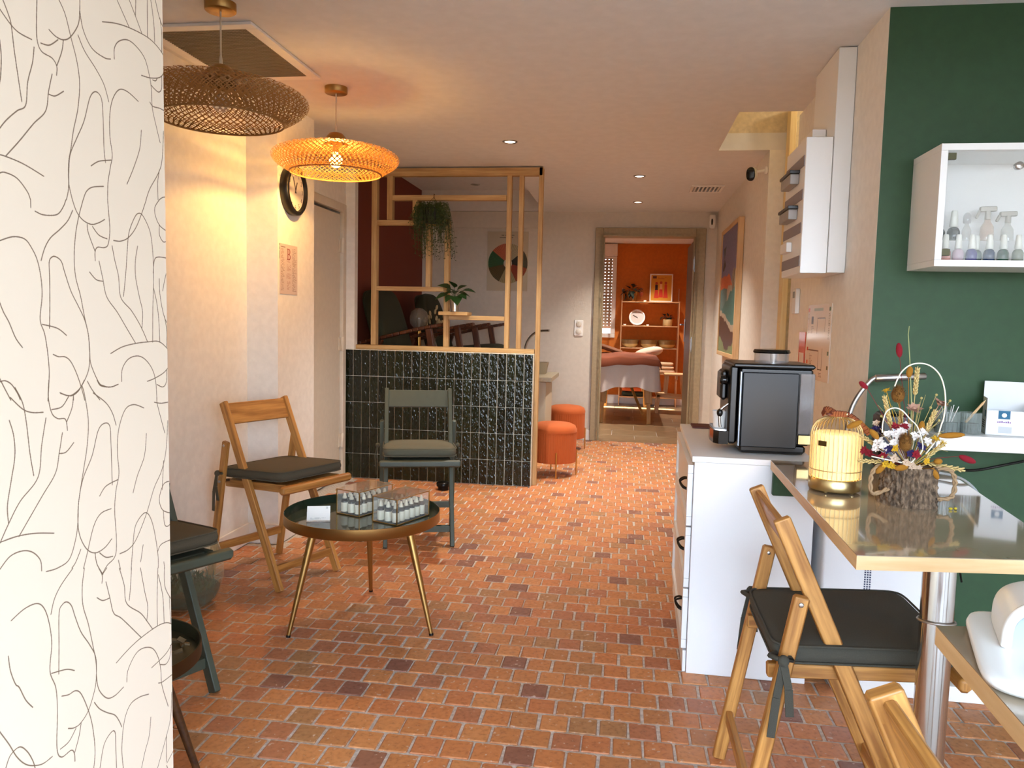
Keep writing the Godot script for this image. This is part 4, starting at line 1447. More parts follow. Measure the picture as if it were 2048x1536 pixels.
func build_ceiling_fittings() -> void:
	spot(-0.705, -4.53, 2.175, true, "lit round ceiling spot in front of the timber screen")
	spot(0.058, -5.617, 2.175, true, "nearer of two lit ceiling spots before the treatment room door")
	spot(0.065, -6.808, 2.175, true, "farther of two lit ceiling spots, next to the treatment room door")
	spot(-1.41, -7.05, 2.37, false, "unlit ceiling spot seen through the timber screen")
	spot(-0.75, -8.6, 2.235, true, "added unseen ceiling spot inside the treatment room, left of the massage table", 6.0)  # out of view, added to brighten the treatment room
	spot(0.30, -10.15, 2.235, true, "added unseen ceiling spot inside the treatment room, near the shelf unit", 5.0)  # second added spot, out of view, to light the shelves
	# air grille set in the ceiling above the first lamp
	var v := thing("ceiling_grille", "rectangular metal air grille in a white frame above the pendant lamps", "air vent", Vector3(-1.575, 2.175, -2.97))
	var b := MB.new()
	for e in [[-0.225, 0.225, 0.27, 0.315], [-0.225, 0.225, -0.315, -0.27], [-0.225, -0.18, -0.27, 0.27], [0.18, 0.225, -0.27, 0.27]]:
		b.span(e[0], e[1], -0.012, -0.0005, e[2], e[3], 0.002)
	part(v, "frame", b, M.paint_trim)
	b = MB.new()
	duct(b, 0.18, 0.27)
	part(v, "duct", b, mat("galvanised", Color(0.55, 0.54, 0.52), 0.55, 0.3))
	b = MB.new()
	for i in 38:
		b.box(Vector3(0, -0.008, -0.266 + i * 0.01438), Vector3(0.36, 0.008, 0.004))
	for i in 25:
		b.box(Vector3(-0.174 + i * 0.0145, -0.006, 0), Vector3(0.004, 0.006, 0.54))
	var gr := part(v, "grid", b, mat("grille_metal", Color(0.60, 0.55, 0.46), 0.5, 0.3))
	gr.set_meta("kind", "stuff")
	v = thing("ceiling_vent", "small white slotted vent in the ceiling near the alarm sensor", "air vent", Vector3(0.57, 2.175, -6.12))
	b = MB.new()
	for e in [[-0.12, 0.12, 0.115, 0.14], [-0.12, 0.12, -0.14, -0.115], [-0.12, -0.10, -0.115, 0.115], [0.10, 0.12, -0.115, 0.115]]:
		b.span(e[0], e[1], -0.012, -0.0005, e[2], e[3], 0.002)
	part(v, "frame", b, M.white_plastic)
	b = MB.new()
	duct(b, 0.10, 0.115)
	part(v, "duct", b, M.galvanised)
	for i in 7:
		b = MB.new()
		b.box(Vector3(-0.086 + i * 0.0287, -0.007, 0), Vector3(0.013, 0.009, 0.23), 0.001)
		part(v, "slat", b, M.white_plastic)
	pendant(Vector3(-1.38, 0, -2.50), false, "unlit woven bamboo pendant lamp nearest the wallpapered wall")
	pendant(Vector3(-1.34, 0, -3.44), true, "lit woven bamboo pendant lamp glowing amber")

func pendant(at: Vector3, lit: bool, label: String) -> void:
	var o := thing("pendant_lamp", label, "lamp", Vector3(at.x, 2.175, at.z), 0.0, "bamboo pendant lamps")
	var b := MB.new()
	b.lathe([Vector2(0, -0.028), Vector2(0.048, -0.028), Vector2(0.051, -0.025), Vector2(0.051, 0.0)], 32)
	part(o, "canopy", b, M.brass_brushed)
	b = MB.new()
	b.cyl(Vector3(0, -0.20, 0), Vector3(0, -0.028, 0), 0.003, 0.003, 8)
	b.lathe([Vector2(0.003, -0.17), Vector2(0.006, -0.185), Vector2(0.006, -0.205)], 10)
	part(o, "cord", b, mat("clear_cord", Color(0.80, 0.75, 0.66), 0.4))
	b = MB.new()
	b.lathe([Vector2(0.050, -0.262), Vector2(0.050, -0.248), Vector2(0.044, -0.222), Vector2(0.030, -0.206), Vector2(0.012, -0.200), Vector2(0, -0.200)], 28)
	part(o, "cap", b, M.brass_brushed)
	# woven shade: two layers of crossing strips over the hat profile
	var prof := smooth_line([Vector2(0.045, -0.250), Vector2(0.12, -0.258), Vector2(0.20, -0.270), Vector2(0.262, -0.288), Vector2(0.287, -0.312), Vector2(0.276, -0.340), Vector2(0.235, -0.368), Vector2(0.205, -0.385)], 4)
	b = MB.new()
	var m := prof.size()
	for layer in 2:
		for dir in [-1.0, 1.0]:
			for k in 72:
				var a0 := TAU * (k + 0.5 * layer) / 72.0
				var prev := []
				for i in m:
					var p: Vector2 = prof[i]
					var q := float(i) / (m - 1)
					var a: float = a0 + dir * (q * (1.15 if layer == 0 else 0.8))
					var rad := Vector3(cos(a), 0, sin(a))
					var tan := Vector3(-sin(a), 0, cos(a))
					var weave: float = 0.0009 * dir * (1.0 if (i + k) % 2 == 0 else -1.0) - 0.010 * layer * sin(q * PI)
					var c: Vector3 = rad * (p.x + weave) + Vector3.UP * (p.y + weave * (0.5 if layer == 1 else 1.0))
					var wd := 0.0019 + 0.0010 * q
					var cur := [c - tan * wd, c + tan * wd]
					if prev.size():
						var nn: Vector3 = ((cur[0] - prev[0]) as Vector3).cross(prev[1] - prev[0]).normalized()
						b.tri(prev[0], prev[1], cur[1], nn, nn, nn)
						b.tri(prev[0], cur[1], cur[0], nn, nn, nn)
					prev = cur
	for e in [[0, 0.0022], [m - 1, 0.0032]]:
		var ring := []
		for s in 64:
			var a := TAU * s / 64.0
			ring.append(Vector3(cos(a) * prof[e[0]].x, prof[e[0]].y, sin(a) * prof[e[0]].x))
		b.tube(ring, e[1], 6, -1.0, true)
	var bam := mat("bamboo", Color(0.55, 0.40, 0.21), 0.6)
	bam.backlight_enabled = true
	bam.backlight = Color(0.55, 0.38, 0.18)
	var sh := part(o, "woven_shade", b, bam)
	sh.set_meta("kind", "stuff")
	b = MB.new()
	b.lathe([Vector2(0.0135, -0.258), Vector2(0.0135, -0.290), Vector2(0, -0.290)], 14)
	part(o, "socket", b, M.brass_brushed)
	b = MB.new()
	b.lathe([Vector2(0.012, -0.288), Vector2(0.018, -0.300), Vector2(0.029, -0.318), Vector2(0.030, -0.334), Vector2(0.024, -0.348), Vector2(0.012, -0.356), Vector2(0, -0.358)], 20)
	part(o, "bulb", b, glow("bulb_lit", Color(1.0, 0.72, 0.36), 26.0) if lit else glass("bulb_off", Color(0.95, 0.92, 0.85), 0.25))
	if lit:
		var l := OmniLight3D.new()
		l.name = "bulb_light"
		l.position = Vector3(0, -0.328, 0)
		l.light_color = Color(1.0, 0.77, 0.43)
		l.light_energy = 0.62
		l.light_size = 0.025
		l.omni_range = 9.0
		l.omni_attenuation = 2.0
		l.shadow_enabled = true
		o.add_child(l)

# ------------------------------------------------------------------ folding chairs and their cushions
func folding_chair(label: String, at: Vector3, turn: float, m: Material, pin: Material) -> Node3D:
	var c := thing("folding_chair", label, "chair", at, turn, "slatted folding chairs")
	for s in [-1.0, 1.0]:
		var b := MB.new()
		b.bar(Vector3(s * 0.166, 0.0, 0.18), Vector3(s * 0.166, 0.762, -0.165), 0.022, 0.038, Vector3.RIGHT, 0.004)
		part(c, "long_leg", b, m)
		b = MB.new()
		b.bar(Vector3(s * 0.190, 0.0, -0.225), Vector3(s * 0.190, 0.600, -0.118), 0.022, 0.034, Vector3.RIGHT, 0.005)
		part(c, "short_leg", b, m)
		b = MB.new()
		b.bar(Vector3(s * 0.142, 0.410, -0.175), Vector3(s * 0.142, 0.430, 0.205), 0.022, 0.034, Vector3.RIGHT, 0.004)
		part(c, "seat_rail", b, m)
		b = MB.new()
		b.cyl(Vector3(s * 0.178, 0.583, -0.121), Vector3(s * 0.204, 0.583, -0.121), 0.006, 0.006, 10, 0.002)
		b.cyl(Vector3(s * 0.150, 0.425, -0.150), Vector3(s * 0.206, 0.425, -0.150), 0.006, 0.006, 10, 0.002)
		part(c, "pin", b, pin)
	var dir := (Vector3(0, 0.762, -0.165) - Vector3(0, 0.0, 0.18)).normalized()
	var nrm := Vector3.RIGHT.cross(dir)
	var b := MB.new()
	var mid := Vector3(0, 0.0, 0.18) + dir * 0.782
	b.box(mid, Vector3(0.314, 0.094, 0.014), 0.003, Basis(Vector3.RIGHT, dir, nrm))
	part(c, "backrest", b, m)
	b = MB.new()
	b.box(Vector3(0, 0.431, 0.222), Vector3(0.40, 0.034, 0.032), 0.010)
	part(c, "front_rail", b, m)
	for i in 5:
		b = MB.new()
		b.box(Vector3(0, 0.437 - (4 - i) * 0.0035, -0.13 + i * 0.072), Vector3(0.27, 0.012, 0.056), 0.002)
		part(c, "seat_slat", b, m)
	b = MB.new()
	b.bar(Vector3(-0.18, 0.125, -0.203), Vector3(0.18, 0.125, -0.203), 0.034, 0.018, Vector3.UP, 0.003)
	part(c, "stretcher", b, m)
	b = MB.new()
	b.bar(Vector3(-0.156, 0.085, 0.141), Vector3(0.156, 0.085, 0.141), 0.034, 0.018, Vector3.UP, 0.003)
	part(c, "stretcher", b, m)
	return c

func chair_cushion(label: String, at: Vector3, turn: float, m: Material, puff := 0.42, slope := 0.05) -> Node3D:
	var c := thing("seat_cushion", label, "cushion", at + Vector3(0, 0.447, 0), turn, "olive seat cushions")
	var b := MB.new()
	var bas := Basis(Vector3.RIGHT, -slope)
	b.pad(Vector3(0, 0.026, 0.02), Vector3(0.365, 0.052 if puff < 0.5 else 0.075, 0.37), puff, 0.17 if puff < 0.5 else 0.24, bas, 44, 12)
	var pad := part(c, "pad", b, m)
	b = MB.new()
	for yy in [0.008, 0.044]:
		var ring := []
		for i in 40:
			var a := TAU * i / 40.0
			var q := Vector3(signf(cos(a)) * pow(absf(cos(a)), 0.2) * 0.181, yy, signf(sin(a)) * pow(absf(sin(a)), 0.2) * 0.184 + 0.02)
			ring.append(Vector3(0, 0.026, 0.02) + bas * (q - Vector3(0, 0.026, 0.02)))
		b.tube(ring, 0.0026, 6, -1.0, true)
	part(pad, "piping", b, m)
	for s in [-1.0, 1.0]:
		b = MB.new()
		var k := Vector3(s * 0.205, 0.016, -0.150)
		b.tube([Vector3(s * 0.16, 0.018, -0.14), k + Vector3(0, 0, 0.018), k + Vector3(s * 0.004, 0, -0.002), k + Vector3(-s * 0.012, 0.002, -0.024), Vector3(s * 0.165, 0.014, -0.155)], 0.006, 6)
		b.ball(k + Vector3(s * 0.008, 0, 0), Vector3(0.011, 0.013, 0.012), Basis(), 8, 6)
		for e in [[0.012, -0.11, 0.010], [0.006, -0.16, -0.012]]:
			var p0 := k + Vector3(s * 0.010, -0.004, 0)
			var p1: Vector3 = p0 + Vector3(s * e[0], e[1] * 0.45, e[2])
			var p2: Vector3 = p0 + Vector3(s * e[0] * 0.6, e[1], e[2] * 1.6)
			b.bar(p0, p1, 0.016, 0.003, Vector3.BACK, 0.001)
			b.bar(p1, p2, 0.017, 0.003, Vector3.BACK, 0.001)
		part(c, "tie", b, m)
	return c

# ------------------------------------------------------------------ waiting corner on the left
func build_left_side() -> void:
	folding_chair("honey wooden folding chair with olive cushion beside the round tray table", Vector3(-1.475, 0, -3.15), 1.17, M.acacia, M.steel)
	chair_cushion("olive cushion on the honey wooden chair by the left wall", Vector3(-1.475, 0, -3.15), 1.17, M.olive_cloth)
	folding_chair("olive painted folding chair in front of the green tiled half wall", Vector3(-1.035, 0, -3.82), 0.30, M.olive_paint, M.olive_paint)
	chair_cushion("plump olive cushion on the olive chair before the tiles", Vector3(-1.035, 0, -3.82), 0.30, grainy(mat("olive_cloth_grey", Color(0.37, 0.365, 0.30), 0.95), 14.0, 0.16, 0.03, 0.08), 0.7)
	# chair half hidden by the wallpapered wall
	folding_chair("olive folding chair half hidden behind the wallpapered wall", Vector3(-1.425, 0, -2.023), 1.10, M.olive_paint, M.olive_paint)
	chair_cushion("olive cushion on the chair half hidden by the wallpapered wall", Vector3(-1.425, 0, -2.023), 1.10, M.olive_cloth)
	# terrarium on the floor by the wall
	var t := thing("glass_terrarium", "big glass terrarium with soil and moss on the floor by the left wall", "terrarium", Vector3(-1.665, 0.0, -2.72))
	var b := MB.new()
	b.lathe([Vector2(0, 0.001), Vector2(0.08, 0.001), Vector2(0.115, 0.03), Vector2(0.140, 0.11), Vector2(0.138, 0.19), Vector2(0.115, 0.25), Vector2(0.100, 0.27), Vector2(0.104, 0.28)], 36)
	part(t, "vessel", b, M.jar_glass)
	b = MB.new()
	b.lathe([Vector2(0, 0.006), Vector2(0.078, 0.006), Vector2(0.110, 0.032), Vector2(0.124, 0.07), Vector2(0, 0.075)], 30)
	part(t, "soil", b, grainy(mat("soil", Color(0.16, 0.12, 0.07), 0.95), 12.0, 0.4, 0.3, 0.06))
	b = MB.new()
	var g := RandomNumberGenerator.new()
	g.seed = 3
	for i in 260:
		var a := g.randf() * TAU
		var r := 0.115 * sqrt(g.randf())
		b.leaf(Vector3(cos(a) * r, 0.078, sin(a) * r), Vector3(g.randfn() * 0.4, 1, g.randfn() * 0.4), Vector3(cos(a), 0.2, sin(a)), g.randf_range(0.015, 0.05), 0.010, 0.3, 3)
	var mo := part(t, "moss", b, M_leaf("moss_green", Color(0.12, 0.17, 0.05)))
	mo.set_meta("kind", "stuff")
	coffee_table()
	# low tray table peeping out behind the wallpapered wall
	t = thing("tray_table", "small low tray table with wood chips, cut off by the wallpapered wall", "side table", Vector3(-1.163, 0, -1.58))
	tray(t, 0.20, 0.357, 0.036, mat("bronze_rim", Color(0.30, 0.22, 0.13), 0.4, 0.8), mat("tray_green", Color(0.17, 0.19, 0.14), 0.35))
	for a in [-0.69, 1.40, 3.50]:
		b = MB.new()
		b.cyl(Vector3(cos(a) * 0.10, 0.322, sin(a) * 0.10), Vector3(cos(a) * 0.19, 0.0, sin(a) * 0.19), 0.013, 0.008, 14)
		part(t, "leg", b, wood("leg_wood", Color(0.36, 0.23, 0.10), Color(0.22, 0.12, 0.05), 0.5, 18))
	b = MB.new()
	for i in 90:
		var a := g.randf() * TAU
		var r := 0.17 * sqrt(g.randf())
		b.box(Vector3(cos(a) * r, 0.436 + g.randf() * 0.016, sin(a) * r), Vector3(g.randf_range(0.010, 0.03), 0.005, g.randf_range(0.006, 0.014)), 0.001, Basis.from_euler(Vector3(g.randfn() * 0.4, g.randf() * TAU, g.randfn() * 0.4)))
	var ch := solo("wood_chips", b, mat("chip_wood", Color(0.42, 0.36, 0.26), 0.9), "heap of dry wood chips lying in the small tray table", "chips", Vector3(-1.163, -0.103, -1.58))
	ch.set_meta("kind", "stuff")
	# wall clock on the pier
	var c := thing("wall_clock", "round black rimmed wall clock above the price list", "clock", Vector3(-1.68, 1.757, -3.70), PI / 2)
	var bz := Basis(Vector3.RIGHT, PI / 2)
	b = MB.new()
	b.lathe([Vector2(0, 0.0), Vector2(0.119, 0.0), Vector2(0.122, 0.006), Vector2(0.122, 0.038), Vector2(0.116, 0.044), Vector2(0.103, 0.044), Vector2(0.099, 0.030)], 48, Vector3.ZERO, bz)
	part(c, "rim", b, mat("clock_rim", Color(0.03, 0.027, 0.025), 0.4))
	b = MB.new()
	b.lathe([Vector2(0.100, 0.028), Vector2(0, 0.028)], 40, Vector3.ZERO, bz)
	var face := part(c, "face", b, mat("clock_face", Color(0.80, 0.77, 0.74), 0.6))
	var ink: Material = M.ink
	for i in 12:
		var a := TAU * (i + 1) / 12.0
		part(face, "numeral", text_mesh(str(i + 1), 0.021), ink, Vector3(sin(a) * 0.083, cos(a) * 0.083, 0.0284))
	for e in [[0.38, 0.045, 0.006], [-0.42, 0.070, 0.004]]:
		b = MB.new()
		var d := Vector3(sin(e[0]), cos(e[0]), 0)
		b.bar(Vector3(0, 0, 0.031) - d * 0.014, Vector3(0, 0, 0.031) + d * e[1], e[2], 0.001, Vector3.RIGHT)
		part(c, "hand", b, mat("clock_hand", Color(0.13, 0.06, 0.04), 0.6))
	# price list
	var im := Image.create(160, 256, false, Image.FORMAT_RGB8)
	im.fill(Color(0.80, 0.74, 0.72))
	var pr := Color(0.44, 0.30, 0.28)
	im.fill_rect(Rect2i(8, 14, 40, 4), pr)
	for q in [[8, 26, 34, 214, 1], [112, 18, 40, 222, 2]]:
		small_print(im, Rect2i(q[0], q[1], q[2], q[3]), 5, pr, q[4])
	for q in [[58, 84, 44, 10], [62, 104, 40, 34], [58, 148, 46, 30], [64, 190, 34, 44]]:
		small_print(im, Rect2i(q[0], q[1], q[2], q[3]), 5, Color(0.58, 0.33, 0.30), q[1])
	var pm := mat("price_print", Color.WHITE, 0.35)
	pm.albedo_texture = ImageTexture.create_from_image(im)
	var p := thing("price_list", "pale price list sheet with a large letter B under the clock", "poster", Vector3(-1.68, 1.243, -3.68), PI / 2)
	b = MB.new()
	b.card(Vector3(-0.10, 0, 0.003), Vector3(0.10, 0, 0.003), Vector3(0.10, 0.245, 0.003), Vector3(-0.10, 0.245, 0.003), Vector3.BACK)
	b.span(-0.10, 0.10, 0, 0.245, 0.0005, 0.0028)
	var sheet := part(p, "sheet", b, pm)
	part(sheet, "letter", text_mesh("B", 0.055, true), mat("letter_red", Color(0.52, 0.20, 0.18), 0.6), Vector3(0.0, 0.195, 0.0032))
	# door stop on the floor before the tiles
	var ds := thing("door_stop", "dark round metal door stop on the brick floor before the tiles", "door stop", Vector3(-1.17, 0, -4.95))
	b = MB.new()
	b.lathe([Vector2(0, 0.0), Vector2(0.036, 0.0), Vector2(0.036, 0.022), Vector2(0.045, 0.026), Vector2(0.046, 0.046), Vector2(0.040, 0.054), Vector2(0.012, 0.058), Vector2(0, 0.058)], 28)
	part(ds, "body", b, mat("stop_metal", Color(0.10, 0.09, 0.08), 0.25, 0.7))

func text_mesh(s: String, h: float, serif := false) -> TextMesh:
	var t := TextMesh.new()
	var f := SystemFont.new()
	f.font_names = PackedStringArray(["Droid Serif" if serif else "Droid Sans"])
	t.font = f
	t.text = s
	t.font_size = 32
	t.pixel_size = h / 24.0
	t.depth = 0.0004
	t.curve_step = 2.0
	return t

func tray(t: Node3D, r: float, y: float, rim: float, outer: Material, inner: Material) -> void:
	var b := MB.new()
	b.lathe([Vector2(0, y - rim), Vector2(r - 0.004, y - rim), Vector2(r, y - rim + 0.003), Vector2(r, y - 0.001), Vector2(r - 0.0015, y)], 72)
	part(t, "tray_rim", b, outer)
	b = MB.new()
	b.lathe([Vector2(r - 0.0015, y), Vector2(r - 0.004, y - 0.001), Vector2(r - 0.006, y - rim + 0.006), Vector2(0, y - rim + 0.006)], 72)
	part(t, "tray_floor", b, inner)

func coffee_table() -> void:
	var o := Vector3(-0.945, 0, -2.71)
	var t := thing("coffee_table", "round brass coffee table with a green glass tray top", "table", o)
	tray(t, 0.285, 0.425, 0.040, M.brass_brushed, mat("tray_glass_green", Color(0.12, 0.19, 0.15), 0.06))
	var g := MB.new()
	g.lathe([Vector2(0.278, 0.3925), Vector2(0, 0.3925)], 60)
	part(t, "glass_top", g, mat("green_glass_top", Color(0.25, 0.30, 0.27), 0.04), Vector3.ZERO)
	for f in [Vector2(-0.203, 0.199), Vector2(0.287, 0.082), Vector2(-0.068, -0.299)]:
		var b := MB.new()
		b.cyl(Vector3(f.x * 0.66, 0.388, f.y * 0.66), Vector3(f.x, 0.006, f.y), 0.0155, 0.0075, 20)
		var lg := part(t, "leg", b, M.brass_brushed)
		b = MB.new()
		b.cyl(Vector3(f.x, 0.008, f.y), Vector3(f.x * 1.005, 0.0, f.y * 1.005), 0.0085, 0.0085, 14)
		part(lg, "foot_cap", b, M.black_plastic)
	# two glass boxes full of dropper bottles
	var top := 0.3935
	bottle_box(Vector3(-0.975, top, -2.818), -2.03, "left brass edged glass box of dropper bottles on the coffee table", "small dropper bottle with white label in the left glass box", 51)
	bottle_box(Vector3(-0.805, top, -2.735), -2.03, "right brass edged glass box of dropper bottles on the coffee table", "small dropper bottle with white label in the right glass box", 52)
	# card in an acrylic stand
	var c := thing("card_holder", "clear acrylic stand on the coffee table", "card holder", Vector3(-1.088, top, -2.637), 0.30)
	var b := MB.new()
	b.span(-0.042, 0.042, 0, 0.002, -0.018, 0.022)
	b.bar(Vector3(0, 0.001, 0.016), Vector3(0, 0.046, -0.004), 0.084, 0.0015, Vector3.RIGHT)
	part(c, "stand", b, M.acrylic)
	var im := Image.create(128, 76, false, Image.FORMAT_RGB8)
	im.fill(Color(0.93, 0.92, 0.89))
	small_print(im, Rect2i(20, 62, 88, 8), 5, Color(0.6, 0.6, 0.58), 6)
	var cm := mat("card_print", Color.WHITE, 0.5)
	cm.albedo_texture = ImageTexture.create_from_image(im)
	var card := thing("small_card", "white card propped in the clear stand on the coffee table", "card", Vector3(-1.088, top, -2.637), 0.30)
	b = MB.new()
	var q := [Vector3(-0.041, 0.004, 0.0165), Vector3(0.041, 0.004, 0.0165), Vector3(0.041, 0.052, -0.005), Vector3(-0.041, 0.052, -0.005)]
	b.card(q[0], q[1], q[2], q[3], Vector3(0, 0.3, 1))
	part(card, "sheet", b, cm)
	var tm := part(card, "letter", text_mesh("B", 0.007, true), M.ink, Vector3(0.030, 0.046, -0.0018))
	tm.rotation.x = -0.42

func bottle_box(at: Vector3, turn: float, label: String, blabel: String, sd: int) -> void:
	# local x is the short side, z the long side
	var o := thing("glass_box", label, "glass box", at, 0.0, "brass edged glass boxes")
	var ax := Vector3(0.925, 0, 0.38).normalized()
	var az := Vector3(0.38, 0, -0.925).normalized()
	var bs := Basis(ax, Vector3.UP, -az)
	o.basis = bs
	var w := 0.112
	var l := 0.190
	var h := 0.095
	var b := MB.new()
	for sx in [-1.0, 1.0]:
		for sz in [-1.0, 1.0]:
			b.box(Vector3(sx * w * 0.5, h * 0.5, sz * l * 0.5), Vector3(0.004, h, 0.004), 0.0008)
		for y in [0.002, h - 0.001]:
			b.box(Vector3(sx * w * 0.5, y, 0), Vector3(0.0035, 0.0035, l), 0.0007)
	for sz in [-1.0, 1.0]:
		for y in [0.002, h - 0.001]:
			b.box(Vector3(0, y, sz * l * 0.5), Vector3(w, 0.0035, 0.0035), 0.0007)
	part(o, "brass_edge", b, M.brass)
	for e in [[Vector3(w * 0.5, h * 0.5, 0), Vector3(0.0015, h, l)], [Vector3(-w * 0.5, h * 0.5, 0), Vector3(0.0015, h, l)], [Vector3(0, h * 0.5, l * 0.5), Vector3(w, h, 0.0015)], [Vector3(0, h * 0.5, -l * 0.5), Vector3(w, h, 0.0015)]]:
		b = MB.new()
		b.box(e[0], e[1])
		part(o, "pane", b, M.pane_box)
	b = MB.new()
	b.box(Vector3(0, h + 0.0015, 0), Vector3(w + 0.004, 0.002, l + 0.004))
	part(o, "lid_pane", b, glass("lid_glass", Color(0.85, 0.78, 0.70), 0.22))
	b = MB.new()
	b.box(Vector3(0, 0.001, 0), Vector3(w - 0.004, 0.0016, l - 0.004))
	part(o, "base_mirror", b, mat("box_base", Color(0.10, 0.11, 0.10), 0.1))
	var g := RandomNumberGenerator.new()
	g.seed = sd
	var proto: Node3D = null
	for i in 3:
		for j in 6:
			var p := at + bs * Vector3(-0.0345 + i * 0.0345, 0.002, 0.0755 - j * 0.0302)
			var turn2 := g.randf_range(-0.5, 0.5)
			if proto == null:
				proto = thing("dropper_bottle", blabel, "bottle", p, turn2, "dropper bottles in the glass boxes")
				var c := MB.new()
				c.lathe([Vector2(0, 0), Vector2(0.012, 0), Vector2(0.0132, 0.002), Vector2(0.0132, 0.044), Vector2(0.011, 0.050), Vector2(0.0065, 0.053), Vector2(0.0065, 0.056), Vector2(0, 0.056)], 16)
				var body := part(proto, "body", c, mat("bottle_brown", Color(0.07, 0.025, 0.02), 0.12))
				c = MB.new()
				c.lathe([Vector2(0.0136, 0.006), Vector2(0.0136, 0.041)], 16)
				part(body, "paper_label", c, mat("bottle_label", Color(0.90, 0.89, 0.80), 0.6))
				c = MB.new()
				c.lathe([Vector2(0.0078, 0.055), Vector2(0.0082, 0.062), Vector2(0.006, 0.064), Vector2(0.0055, 0.070), Vector2(0.003, 0.076), Vector2(0, 0.077)], 12)
				part(proto, "dropper_cap", c, mat("dropper_white", Color(0.84, 0.83, 0.74), 0.45))
			else:
				copy_of(proto, p, turn2)

# ------------------------------------------------------------------ alcove behind the timber screen
func armchair(label: String, at: Vector3, turn: float) -> void:
	# forward is local +z
	var c := thing("armchair", label, "armchair", at, turn, "dark green armchairs in the alcove")
	var b := MB.new()
	b.pad(Vector3(0, 0.62, -0.22), Vector3(0.52, 0.70, 0.13), 0.5, 0.45, Basis(Vector3.RIGHT, -0.30), 36, 16)
	part(c, "backrest", b, M.armchair_cloth)
	b = MB.new()
	b.pad(Vector3(0, 0.63, -0.27), Vector3(0.48, 0.66, 0.05), 0.5, 0.45, Basis(Vector3.RIGHT, -0.30), 36, 16)
	part(c, "back_shell", b, M.armchair_cloth)
	b = MB.new()
	b.pad(Vector3(0, 0.43, 0.10), Vector3(0.54, 0.15, 0.62), 0.5, 0.3, Basis(Vector3.RIGHT, -0.10), 36, 14)
	part(c, "seat", b, M.armchair_cloth)
	for s in [-1.0, 1.0]:
		b = MB.new()
		var pts := smooth_line([Vector3(s * 0.31, 0.54, -0.34), Vector3(s * 0.31, 0.60, -0.10), Vector3(s * 0.315, 0.66, 0.15), Vector3(s * 0.32, 0.70, 0.36)], 5)
		for i in pts.size() - 1:
			b.bar(pts[i], pts[i + 1], 0.055, 0.026, Vector3.RIGHT, 0.006)
		part(c, "armrest", b, M.walnut)
		b = MB.new()
		b.bar(Vector3(s * 0.31, 0.0, 0.34), Vector3(s * 0.31, 0.665, 0.22), 0.036, 0.05, Vector3.RIGHT, 0.006)
		part(c, "leg", b, M.walnut)
		b = MB.new()
		b.bar(Vector3(s * 0.31, 0.0, -0.38), Vector3(s * 0.31, 0.58, -0.16), 0.036, 0.05, Vector3.RIGHT, 0.006)
		part(c, "leg", b, M.walnut)
		b = MB.new()
		b.bar(Vector3(s * 0.31, 0.33, -0.27), Vector3(s * 0.31, 0.38, 0.28), 0.03, 0.05, Vector3.RIGHT, 0.005)
		part(c, "side_rail", b, M.walnut)

